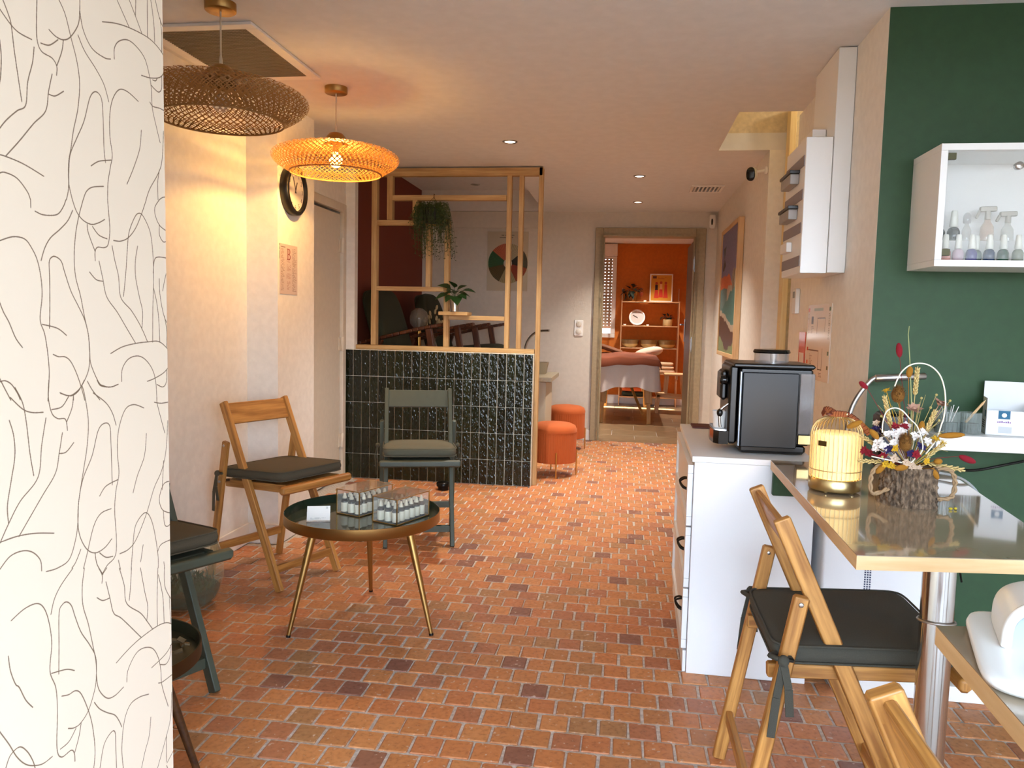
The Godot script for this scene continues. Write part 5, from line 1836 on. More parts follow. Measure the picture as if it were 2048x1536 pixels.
func build_alcove() -> void:
	armchair("dark green lounge armchair nearer the timber screen", Vector3(-1.60, 0.40, -5.80), PI / 2 - 0.12)
	armchair("dark green lounge armchair farther back by the rear wall", Vector3(-1.50, 0.40, -6.88), PI / 2 - 0.05)
	# raised plinth the armchairs stand on
	var b := MB.new()
	b.span(-2.0, -1.02, 0.0, 0.40, -7.42, -5.302)
	struct("floor_alcove", b, M.frame_paint)
	# side table with lamp and dried flowers between the armchairs
	var t := thing("side_table", "small round side table between the two armchairs", "side table", Vector3(-1.70, 0.40, -6.33))
	b = MB.new()
	b.cyl(Vector3(0, 0.415, 0), Vector3(0, 0.44, 0), 0.17, 0.17, 32, 0.003)
	part(t, "table_top", b, M.walnut)
	for a in [0.3, 2.4, 4.5]:
		b = MB.new()
		b.cyl(Vector3(cos(a) * 0.1, 0.415, sin(a) * 0.1), Vector3(cos(a) * 0.14, 0.0, sin(a) * 0.14), 0.014, 0.009, 12)
		part(t, "leg", b, M.walnut)
	var l := thing("mushroom_lamp", "smoked glass mushroom table lamp with brass stem", "lamp", Vector3(-1.71, 0.84, -6.26))
	b = MB.new()
	b.lathe([Vector2(0.016, 0.20), Vector2(0.04, 0.215), Vector2(0.072, 0.25), Vector2(0.078, 0.30), Vector2(0.066, 0.35), Vector2(0.030, 0.378), Vector2(0, 0.382)], 32)
	part(l, "shade", b, M.smoke_glass)
	b = MB.new()
	b.lathe([Vector2(0, 0), Vector2(0.052, 0), Vector2(0.052, 0.008), Vector2(0.016, 0.02), Vector2(0.019, 0.20), Vector2(0, 0.20)], 24)
	part(l, "stem", b, M.brass)
	b = MB.new()
	b.cyl(Vector3(0, 0.20, 0), Vector3(0, 0.30, 0), 0.012, 0.02, 14, 0.004)
	part(l, "bulb", b, mat("lamp_bulb_off", Color(0.62, 0.55, 0.45), 0.5))
	var v := thing("dried_flowers", "glass vase of dried pampas and twigs beside the mushroom lamp", "flowers", Vector3(-1.62, 0.84, -6.40))
	b = MB.new()
	b.lathe([Vector2(0, 0), Vector2(0.03, 0), Vector2(0.034, 0.07), Vector2(0.020, 0.11), Vector2(0.022, 0.13)], 20)
	part(v, "vase", b, M.pane_box)
	var g := RandomNumberGenerator.new()
	g.seed = 17
	b = MB.new()
	var tw := MB.new()
	for i in 16:
		var e := Vector3(g.randf_range(-0.09, 0.12), g.randf_range(0.24, 0.40), g.randf_range(-0.08, 0.08))
		tw.tube([Vector3(0, 0.02, 0), Vector3(e.x * 0.3, 0.14, e.z * 0.3), e], 0.0015, 4)
		b.ball(e, Vector3(0.011, 0.022, 0.011), Basis(Vector3.BACK, -e.x * 4.0), 8, 6)
	part(v, "stems", tw, mat("twig", Color(0.36, 0.22, 0.10), 0.8))
	part(v, "plumes", b, mat("pampas", Color(0.74, 0.66, 0.50), 0.95))
	# colour wheel poster on the rear wall
	var im := Image.create(256, 366, false, Image.FORMAT_RGB8)
	im.fill(Color(0.76, 0.71, 0.62))
	var wc := [Color(0.75, 0.70, 0.56), Color(0.07, 0.10, 0.09), Color(0.62, 0.22, 0.09), Color(0.70, 0.64, 0.46), Color(0.33, 0.27, 0.10), Color(0.16, 0.36, 0.20), Color(0.80, 0.43, 0.30)]
	var gr := RandomNumberGenerator.new()
	gr.seed = 4
	for yy in 366:
		for xx in 256:
			var d := Vector2(xx - 130, yy - 196)
			var r := d.length()
			if r < 124 and r > 27:
				var a := fposmod(atan2(d.x, -d.y), TAU) / TAU * 7.0
				var c: Color = wc[int(a) % 7]
				var fine := 0.90 + 0.10 * sin(a * 60.0 + r * 0.02)
				im.set_pixel(xx, yy, c * (fine * gr.randf_range(0.92, 1.0)))
	for e in [[88, 20, 86], [76, 34, 110], [112, 44, 34]]:
		small_print(im, Rect2i(e[0], e[1], e[2], 5), 6, Color(0.12, 0.10, 0.08), e[1], 0.9)
	var pm := mat("wheel_print", Color.WHITE, 0.25)
	pm.albedo_texture = ImageTexture.create_from_image(im)
	var p := thing("colour_wheel_poster", "poster with a seven segment colour wheel on the alcove wall", "poster", Vector3(-1.153, 1.703, -7.42))
	b = MB.new()
	b.card(Vector3(-0.198, -0.282, 0.006), Vector3(0.198, -0.282, 0.006), Vector3(0.198, 0.282, 0.006), Vector3(-0.198, 0.282, 0.006), Vector3.BACK)
	part(p, "print", b, pm)
	b = MB.new()
	b.span(-0.20, 0.20, -0.285, 0.285, 0.0005, 0.0055, 0.001)
	part(p, "acrylic_mount", b, mat("mount", Color(0.80, 0.78, 0.72), 0.2))
	# potted plant on the little shelf board
	p = thing("potted_plant", "green leafy plant in a brushed metal pot on the screen's shelf", "plant", Vector3(-1.165, 1.187, -5.19))
	b = MB.new()
	b.lathe([Vector2(0, 0), Vector2(0.027, 0), Vector2(0.029, 0.006), Vector2(0.0275, 0.010), Vector2(0.038, 0.088), Vector2(0.036, 0.088), Vector2(0.034, 0.075), Vector2(0, 0.075)], 28)
	part(p, "pot", b, M.steel)
	var leafy := [[-0.075, 0.115, 0.02, 0.075, 0.05], [-0.055, 0.17, 0.0, 0.075, 0.055], [-0.01, 0.185, 0.02, 0.07, 0.055], [0.03, 0.165, -0.01, 0.06, 0.045], [0.075, 0.15, 0.02, 0.085, 0.035], [0.02, 0.095, 0.045, 0.075, 0.06], [-0.03, 0.10, 0.045, 0.06, 0.045], [-0.06, 0.13, -0.03, 0.07, 0.05], [0.045, 0.13, -0.04, 0.07, 0.045], [-0.01, 0.14, -0.05, 0.07, 0.05], [0.055, 0.115, 0.03, 0.06, 0.045], [-0.02, 0.15, 0.035, 0.06, 0.045]]
	for e in leafy:
		b = MB.new()
		var tip := Vector3(e[0], e[1], e[2])
		var dir := Vector3(e[0], (e[1] - 0.13) * 0.8, e[2] + 0.02)
		b.tube([Vector3(0, 0.07, 0), Vector3(e[0] * 0.3, lerpf(0.07, e[1], 0.7), e[2] * 0.3), tip - dir.normalized() * 0.03], 0.0012, 4)
		b.leaf(tip - dir.normalized() * 0.03, dir, Vector3(0, 1, 0.5), e[3] * 1.25, e[4] * 1.35, 0.35, 5)
		part(p, "leaf", b, M_leaf("leaf_fresh", Color(0.10, 0.20, 0.06)))
	# hanging plant in a net from the top rail
	p = thing("hanging_plant", "trailing wispy green plant hanging from the screen's upper rail", "plant", Vector3(-1.335, 1.80, -5.185))
	b = MB.new()
	b.lathe([Vector2(0, -0.02), Vector2(0.045, -0.015), Vector2(0.062, 0.03), Vector2(0.064, 0.085), Vector2(0.060, 0.085), Vector2(0.055, 0.07), Vector2(0, 0.07)], 24)
	part(p, "pot", b, mat("dark_pot", Color(0.06, 0.07, 0.05), 0.6))
	b = MB.new()
	for a in [0.4, 2.5, 4.6]:
		b.tube([Vector3(cos(a) * 0.062, 0.08, sin(a) * 0.062), Vector3(0, 0.17, -0.055)], 0.0015, 5)
	b.tube([Vector3(0, 0.165, -0.055), Vector3(0, 0.19, -0.055), Vector3(0, 0.19, -0.075)], 0.003, 6)
	part(p, "hanger", b, mat("cord_brown", Color(0.40, 0.25, 0.12), 0.8))
	b = MB.new()
	for i in 210:
		var a := g.randf() * TAU
		var r0 := 0.05 * sqrt(g.randf())
		var reach := g.randf_range(0.03, 0.11)
		var drop := g.randf_range(0.08, 0.34)
		if g.randf() < 0.25: drop *= 0.4
		var bias := Vector3(0.03, 0, 0) if drop > 0.2 else Vector3(-0.01, 0, 0)
		var p0 := Vector3(cos(a) * r0, 0.08, sin(a) * r0)
		var p1 := p0 + Vector3(cos(a) * reach * 0.7, g.randf_range(0.0, 0.05), sin(a) * reach * 0.5)
		var p2 := p0 + Vector3(cos(a) * reach, -drop * 0.45, sin(a) * reach * 0.6) + bias * 0.5
		var p3 := p0 + Vector3(cos(a) * reach * 1.05, -drop, sin(a) * reach * 0.6) + bias
		var ln := smooth_line([p0, p1, p2, p3], 3)
		b.tube(ln, 0.0014, 3, 0.0008)
		for k in range(3, ln.size()):
			var q: Vector3 = ln[k]
			for s in 2:
				b.leaf(q, Vector3(g.randfn(), -0.5, g.randfn()), Vector3(g.randfn(), 1, g.randfn()), 0.018, 0.006, 0.2, 2)
	var st := part(p, "trailing_stems", b, M_leaf("leaf_trailing", Color(0.22, 0.29, 0.12)))
	st.set_meta("kind", "stuff")
	# arching metal handle of a basin tap seen over the sill, and the basin unit
	var u := thing("basin_unit", "grey basin unit with a stone top behind the timber screen", "basin", Vector3(-0.69, 0.0, -6.40))
	b = MB.new()
	b.span(-0.19, 0.075, 0.0, 0.66, -0.22, 0.30, 0.004)
	part(u, "cabinet", b, mat("unit_grey", Color(0.70, 0.66, 0.58), 0.6))
	b = MB.new()
	b.span(-0.20, 0.13, 0.66, 0.70, -0.24, 0.42, 0.006)
	part(u, "stone_top", b, grainy(mat("unit_top", Color(0.62, 0.57, 0.48), 0.4), 5.0, 0.12))
	b = MB.new()
	b.lathe([Vector2(0, 0), Vector2(0.10, 0), Vector2(0.125, 0.095), Vector2(0.118, 0.095), Vector2(0.095, 0.012), Vector2(0, 0.012)], 4, Vector3(-0.03, 0.70, 0.02), Basis(Vector3.UP, PI / 4), false)
	part(u, "basin", b, mat("basin_stone", Color(0.60, 0.55, 0.46), 0.5))
	b = MB.new()
	b.tube(smooth_line([Vector3(-0.16, 0.70, -0.12), Vector3(-0.16, 0.85, -0.12), Vector3(-0.13, 0.97, -0.10), Vector3(-0.05, 1.045, -0.06), Vector3(0.06, 1.06, 0.0)], 6), 0.010, 8)
	part(u, "tap", b, M.steel)
	# switch plate by the doorway
	var s := thing("switch_plate", "white double switch and socket plate beside the doorway", "light switch", Vector3(-0.448, 1.078, -7.42))
	b = MB.new()
	b.span(-0.043, 0.043, -0.077, 0.077, 0.0, 0.010, 0.004)
	var plate := part(s, "plate", b, M.white_plastic)
	for yy in [-0.036, 0.036]:
		b = MB.new()
		b.cyl(Vector3(0, yy, 0.010), Vector3(0, yy, 0.018), 0.027, 0.025, 24, 0.002)
		part(plate, "knob", b, mat("knob_ivory", Color(0.86, 0.83, 0.78), 0.3))
	# two pleated poufs
	pouf(Vector3(-0.50, 0, -5.66), 0.165, "orange velvet pouf with gold legs next to the tiled half wall")
	pouf(Vector3(-0.50, 0, -6.86), 0.165, "orange velvet pouf with gold legs against the rear wall")

func pouf(at: Vector3, r: float, label: String) -> void:
	var p := thing("velvet_pouf", label, "pouf", at, 0.4, "orange velvet poufs")
	var vel := mat("orange_velvet", Color(0.70, 0.33, 0.12), 0.85)
	vel.rim_enabled = true
	vel.rim = 0.9
	vel.rim_tint = 0.7
	var b := MB.new()
	var f := func(u: float, w: float) -> Vector3:
		var a := -TAU * u
		var rr := r - 0.004 + 0.004 * absf(sin(a * 26.0))
		return Vector3(cos(a) * rr, lerpf(0.105, 0.335, w), sin(a) * rr)
	b.sheet(f, 208, 2)
	b.lathe([Vector2(0, 0.104), Vector2(r - 0.006, 0.104), Vector2(r - 0.001, 0.110)], 52)
	part(p, "pleated_side", b, vel)
	b = MB.new()
	b.lathe([Vector2(r + 0.001, 0.325), Vector2(r + 0.002, 0.345), Vector2(r - 0.010, 0.372), Vector2(r - 0.04, 0.386), Vector2(r * 0.4, 0.394), Vector2(0, 0.395)], 52)
	part(p, "seat_pad", b, vel)
	for k in 4:
		var a := TAU * k / 4.0 + 0.2
		b = MB.new()
		b.cyl(Vector3(cos(a) * (r + 0.006), 0.0, sin(a) * (r + 0.006)), Vector3(cos(a) * (r + 0.006), 0.19, sin(a) * (r + 0.006)), 0.005, 0.006, 10)
		part(p, "leg", b, M.brass)

# ------------------------------------------------------------------ right wall
func build_right_wall() -> void:
	# electrical box and trunking
	var e := thing("electrical_cabinet", "white electrical cabinet with breaker rows and trunking on the right wall", "fuse box", Vector3(0.0, 0.0, 0.0))
	var b := MB.new()
	b.span(0.645, 0.743, 1.342, 1.850, -3.43, -3.08, 0.004)
	part(e, "case", b, M.white_laminate)
	b = MB.new()
	b.span(0.744, 0.8095, 1.345, 2.172, -3.43, -3.08, 0.003)
	part(e, "trunking", b, M.white_laminate)
	b = MB.new()
	b.span(0.69, 0.743, 1.852, 1.905, -3.40, -3.20, 0.003)
	part(e, "cable_box", b, M.white_plastic)
	for i in 4:
		b = MB.new()
		b.span(0.6425, 0.6449, 1.745 - i * 0.125, 1.785 - i * 0.125, -3.42, -3.09, 0.0005)
		part(e, "breaker_strip", b, M.grey_plastic)
	for i in 2:
		var y := 1.735 - i * 0.135
		b = MB.new()
		b.span(0.610, 0.6445, y - 0.045, y - 0.005, -3.35, -3.17, 0.003)
		var mt := part(e, "meter", b, mat("meter_grey", Color(0.62, 0.60, 0.58), 0.4))
		b = MB.new()
		b.span(0.606, 0.6445, y - 0.005, y + 0.008, -3.36, -3.16, 0.002)
		part(mt, "meter_hood", b, M.black_plastic)
	b = MB.new()
	b.span(0.622, 0.6445, 1.435, 1.475, -3.36, -3.24, 0.003)
	part(e, "socket", b, M.white_plastic)
	# thermostat on the wall edge
	var t := thing("thermostat", "small upright white controller on the wall beside the stair opening", "thermostat", Vector3(0.81, 1.26, -3.86), -PI / 2)
	b = MB.new()
	b.span(-0.035, 0.035, -0.06, 0.06, 0.0, 0.022, 0.004)
	part(t, "case", b, M.white_plastic)
	b = MB.new()
	b.span(-0.022, 0.022, 0.015, 0.045, 0.0215, 0.0228)
	part(t, "display", b, mat("lcd", Color(0.45, 0.47, 0.44), 0.3))
	# evacuation plan
	var im := Image.create(384, 330, false, Image.FORMAT_RGB8)
	im.fill(Color(0.90, 0.85, 0.79))
	var dk := Color(0.20, 0.19, 0.18)
	var red := Color(0.80, 0.24, 0.16)
	var grn := Color(0.16, 0.42, 0.26)
	for q in [[14, 14, red], [352, 14, grn], [14, 190, red], [14, 250, red], [350, 200, grn], [350, 260, Color(0.45, 0.42, 0.30)]]:
		im.fill_rect(Rect2i(q[0], q[1], 22, 16), q[2])
	im.fill_rect(Rect2i(110, 16, 150, 12), Color(0.62, 0.68, 0.60))
	for q in [[170, 58, 130, 4], [170, 58, 4, 70], [296, 58, 4, 60], [40, 200, 170, 5], [210, 200, 4, 80], [270, 190, 4, 95], [210, 280, 64, 4], [70, 52, 36, 34]]:
		im.fill_rect(Rect2i(q[0], q[1], q[2], q[3]), dk)
	for q in [[60, 220, 60, 60], [14, 40, 22, 90], [350, 40, 24, 110], [230, 296, 80, 20], [70, 96, 60, 30]]:
		small_print(im, Rect2i(q[0], q[1], q[2], q[3]), 7, Color(0.42, 0.36, 0.34), q[0], 0.7)
	var pm := mat("plan_print", Color.WHITE, 0.12)
	pm.albedo_texture = ImageTexture.create_from_image(im)
	var p := thing("evacuation_plan", "glossy evacuation plan with red and green symbols below the electrical cabinet", "poster", Vector3(0.81, 1.075, -3.43), -PI / 2)
	b = MB.new()
	b.card(Vector3(-0.20, -0.16, 0.0035), Vector3(0.20, -0.16, 0.0035), Vector3(0.20, 0.16, 0.0035), Vector3(-0.20, 0.16, 0.0035), Vector3.BACK)
	b.span(-0.20, 0.20, -0.16, 0.16, 0.0008, 0.0032)
	part(p, "sheet", b, pm)
	b = MB.new()
	b.span(-0.062, 0.062, -0.085, 0.085, 0.0005, 0.004)
	var rp := thing("safety_notice", "small red and white safety notice left of the evacuation plan", "sign", Vector3(0.81, 1.03, -3.72), -PI / 2)
	part(rp, "sheet", b, mat("notice_red", Color(0.78, 0.30, 0.20), 0.15))
	b = MB.new()
	b.span(-0.045, 0.045, -0.075, -0.01, 0.004, 0.0045)
	part(rp, "text_field", b, mat("notice_white", Color(0.88, 0.82, 0.76), 0.2))
	# clear leaflet strip at the wall edge
	# bulkhead lamp high in the stair void
	var sl := thing("stair_lamp", "small wall lamp up in the stair void behind the ceiling opening", "lamp", Vector3(1.56, 2.62, -4.40))
	b = MB.new()
	b.ball(Vector3(0, 0, 0), Vector3(0.05, 0.05, 0.05), Basis(), 18, 10)
	part(sl, "globe", b, glow("stair_globe", Color(1.0, 0.90, 0.70), 5.0))
	var so := OmniLight3D.new()
	so.name = "stair_light"
	so.light_color = Color(1.0, 0.93, 0.80)
	so.light_energy = 0.3
	so.light_size = 0.05
	so.omni_range = 6.0
	so.omni_attenuation = 2.0
	so.shadow_enabled = true
	sl.add_child(so)
	# surveillance camera
	var c := thing("security_camera", "white bullet security camera under the ceiling", "camera", Vector3(0.80, 2.06, -4.86))
	b = MB.new()
	b.cyl(Vector3(0.004, 0.005, 0), Vector3(-0.012, 0.005, 0), 0.024, 0.024, 20, 0.003)
	b.cyl(Vector3(-0.012, 0.005, 0), Vector3(-0.075, -0.005, 0.0), 0.008, 0.008, 12)
	part(c, "bracket", b, M.white_plastic)
	var dir := Vector3(-0.28, -0.16, 1.0).normalized()
	var up := (Vector3.UP - dir * dir.y).normalized()
	var bs := Basis(up.cross(dir).normalized(), up, dir)
	var o := Vector3(-0.085, -0.018, 0.0)
	b = MB.new()
	b.pad(o, Vector3(0.058, 0.085, 0.12), 0.85, 0.35, bs, 28, 14)
	part(c, "housing", b, M.white_plastic)
	b = MB.new()
	b.pad(o + dir * 0.056, Vector3(0.052, 0.080, 0.022), 0.85, 0.3, bs, 24, 10)
	part(c, "lens_plate", b, M.black_gloss)
	# alarm sensor above the doorway
	var s := thing("alarm_sensor", "white motion sensor in the corner beside the doorway", "sensor", Vector3(0.756, 2.085, -7.42))
	b = MB.new()
	b.pad(Vector3(0, 0, 0.026), Vector3(0.06, 0.13, 0.05), 0.4, 0.5)
	part(s, "case", b, M.white_plastic)
	b = MB.new()
	b.pad(Vector3(-0.006, -0.004, 0.050), Vector3(0.016, 0.058, 0.01), 0.7, 0.6, Basis(), 20, 8)
	part(s, "lens", b, mat("sensor_lens", Color(0.10, 0.10, 0.11), 0.2))
	# tall painting
	var f := thing("framed_painting", "tall abstract painting in lilac orange and teal with a pale wooden frame", "painting", Vector3(0.805, 1.40, -6.17), -PI / 2)
	b = MB.new()
	for q in [[-0.485, -0.455, -0.505, 0.505], [0.455, 0.485, -0.505, 0.505]]:
		b.span(q[0], q[1], q[2], q[3], 0.002, 0.045, 0.002)
	b.span(-0.455, 0.455, -0.505, -0.475, 0.002, 0.045, 0.002)
	b.span(-0.455, 0.455, 0.475, 0.505, 0.002, 0.045, 0.002)
	part(f, "frame", b, M.birch)
	var pi := Image.create(240, 250, false, Image.FORMAT_RGB8)
	var n := FastNoiseLite.new()
	n.seed = 6
	n.frequency = 0.02
	for y in 250:
		for x in 240:
			var q := n.get_noise_2d(x, y) * 8.0
			var u := (x + q) / 240.0
			var w := (y + n.get_noise_2d(x + 300, y) * 8.0) / 250.0
			var col := Color(0.50, 0.47, 0.63)
			if w > 0.36 and w < 0.47 and u < 0.55 + (w - 0.36) * 2.0: col = Color(0.88, 0.42, 0.16)
			elif w > 0.34 and u > 0.72 and w < 0.50: col = Color(0.74, 0.68, 0.56) if fmod(u * 12.0, 1.0) > 0.5 else Color(0.36, 0.28, 0.20)
			elif w > 0.45 and w < 0.70 and u < 0.45: col = Color(0.42, 0.56, 0.55)
			elif w > 0.45: col = Color(0.80, 0.73, 0.63)
			if w > 0.46 + absf(u - 0.95) * 0.22 and w < 0.80 - (1.0 - u) * 0.16 and u > 0.12: col = Color(0.30, 0.52, 0.49)
			if w > 0.64 + u * 0.17: col = Color(0.34, 0.20, 0.12)
			if w > 0.64 + u * 0.17 and w < 0.68 + u * 0.17: col = Color(0.78, 0.70, 0.60)
			if w > 0.985 - absf(u - 0.55) * 0.22: col = Color(0.52, 0.58, 0.36)
			if u > 0.08 and u < 0.30 and w > 0.12 and w < 0.30 and absf(u - 0.19) < absf(w - 0.21) * 1.1: col = Color(0.10, 0.10, 0.12)
			pi.set_pixel(x, y, col * (0.92 + 0.08 * n.get_noise_2d(x * 6, y * 6)))
	var pt := mat("painting_canvas", Color.WHITE, 0.5)
	pt.albedo_texture = ImageTexture.create_from_image(pi)
	b = MB.new()
	b.card(Vector3(-0.455, -0.475, 0.036), Vector3(0.455, -0.475, 0.036), Vector3(0.455, 0.475, 0.036), Vector3(-0.455, 0.475, 0.036), Vector3.BACK)
	b.span(-0.455, 0.455, -0.475, 0.475, 0.004, 0.0355)
	part(f, "canvas", b, pt)
	# wall cabinet with nail polish
	wall_cabinet()

func wall_cabinet() -> void:
	var x0 := 0.910
	var x1 := 1.62
	var c := thing("wall_cabinet", "white wall cabinet with glass door on the green wall", "cabinet", Vector3.ZERO)
	var b := MB.new()
	b.span(x0, x1, 1.672, 1.692, -2.728, -2.50, 0.001)
	b.span(x0, x1, 1.330, 1.350, -2.728, -2.50, 0.001)
	b.span(x0, x0 + 0.02, 1.350, 1.672, -2.728, -2.50, 0.001)
	b.span(x1 - 0.02, x1, 1.350, 1.672, -2.728, -2.50, 0.001)
	b.span(x0 + 0.02, x1 - 0.02, 1.350, 1.672, -2.728, -2.718)
	part(c, "body", b, M.white_laminate)
	b = MB.new()
	b.span(x0 + 0.024, x1 - 0.024, 1.354, 1.668, -2.511, -2.506)
	var gd := part(c, "glass_door", b, M.pane)
	for y in [1.362, 1.645]:
		b = MB.new()
		b.span(x0 + 0.020, x0 + 0.044, y, y + 0.02, -2.514, -2.502, 0.001)
		part(gd, "hinge", b, mat("hinge_bronze", Color(0.30, 0.29, 0.20), 0.4, 0.6))
	b = MB.new()
	b.cyl(Vector3(1.125, 1.625, -2.512), Vector3(1.125, 1.625, -2.490), 0.011, 0.012, 20, 0.003)
	part(gd, "knob", b, M.chrome)
	b = MB.new()
	b.span(x0 + 0.022, x1 - 0.022, 1.3505, 1.418, -2.716, -2.600, 0.001)
	part(c, "step_shelf", b, M.white_laminate)
	# polish bottles: a front row and a raised back row
	var cap := mat("polish_cap", Color(0.90, 0.90, 0.86), 0.35)
	var row := [[0.960, Color(0.80, 0.55, 0.50), "pale pink nail polish bottle, first in the front row"], [0.997, Color(0.74, 0.64, 0.68), "milky lilac nail polish bottle, second in the front row"], [1.035, Color(0.26, 0.24, 0.48), "violet blue nail polish bottle in the front row"], [1.085, Color(0.04, 0.17, 0.33), "deep blue nail polish bottle in the front row"], [1.124, Color(0.06, 0.24, 0.16), "bottle green nail polish bottle in the front row"], [1.166, Color(0.50, 0.52, 0.46), "pale grey nail polish bottle at the end of the front row"]]
	for i in row.size():
		polish(Vector3(row[i][0], 1.3502, -2.555), mat("polish_%d" % i, row[i][1], 0.1), cap, row[i][2], 1.0)
	polish(Vector3(1.060, 1.3502, -2.585), mat("polish_grey", Color(0.30, 0.38, 0.38), 0.1), cap, "grey green nail polish bottle standing behind the front row", 1.0)
	polish(Vector3(0.975, 1.4185, -2.655), mat("polish_black", Color(0.012, 0.02, 0.016), 0.08), mat("cap_dim", Color(0.62, 0.64, 0.60), 0.4), "black nail polish bottle with dull cap on the raised step", 1.15)
	polish(Vector3(1.014, 1.4185, -2.645), M.polish_black, cap, "black nail polish bottle with white cap on the raised step", 1.2)
	# clear bottles
	for q in [[1.058, 0.085, 0.014, "small clear round topped bottle on the raised step", Color(0.80, 0.78, 0.74)], [1.118, 0.105, 0.020, "peach spray bottle on the raised step", Color(0.80, 0.62, 0.46)], [1.178, 0.09, 0.018, "clear spray bottle at the right of the raised step", Color(0.80, 0.80, 0.76)]]:
		var v := thing("spray_bottle", q[3], "bottle", Vector3(q[0], 1.4185, -2.66))
		var m := glass("clear_%d" % int(q[0] * 1000), q[4], 0.35)
		b = MB.new()
		b.lathe([Vector2(0, 0), Vector2(q[2], 0), Vector2(q[2] * 1.05, 0.01), Vector2(q[2] * 0.95, q[1] * 0.45), Vector2(q[2] * 0.45, q[1] * 0.62), Vector2(q[2] * 0.42, q[1] * 0.7), Vector2(0, q[1] * 0.7)], 18)
		part(v, "body", b, m)
		b = MB.new()
		if q[2] < 0.016:
			b.lathe([Vector2(0.010, q[1] * 0.7), Vector2(0.0115, q[1] * 0.75), Vector2(0.011, q[1] * 0.98), Vector2(0.006, q[1] * 1.08), Vector2(0, q[1] * 1.1)], 16)
			part(v, "cap", b, M.tank_plastic)
		else:
			b.cyl(Vector3(0, q[1] * 0.68, 0), Vector3(0, q[1] * 0.92, 0), 0.009, 0.008, 12)
			b.bar(Vector3(-0.025, q[1] * 0.98, 0), Vector3(0.025, q[1] * 1.0, 0), 0.014, 0.016, Vector3.BACK, 0.003)
			b.bar(Vector3(-0.024, q[1] * 0.96, 0), Vector3(-0.034, q[1] * 0.72, 0), 0.008, 0.008, Vector3.BACK, 0.002)
			part(v, "trigger_head", b, mat("sprayer", Color(0.72, 0.70, 0.66), 0.4))

func polish(at: Vector3, m: Material, cap: Material, label: String, k: float) -> void:
	var p := thing("nail_polish", label, "nail polish", at, 0.0, "nail polish bottles in the wall cabinet")
	var b := MB.new()
	b.lathe([Vector2(0, 0), Vector2(0.0145, 0), Vector2(0.016, 0.003), Vector2(0.0155, 0.026), Vector2(0.012, 0.034), Vector2(0.007, 0.037), Vector2(0, 0.037)], 20, Vector3.ZERO, Basis().scaled(Vector3.ONE * k))
	part(p, "bottle", b, m)
	b = MB.new()
	b.lathe([Vector2(0.0085, 0.0375), Vector2(0.0105, 0.040), Vector2(0.0075, 0.078), Vector2(0.006, 0.081), Vector2(0, 0.081)], 16, Vector3.ZERO, Basis().scaled(Vector3.ONE * k))
	part(p, "cap", b, cap)

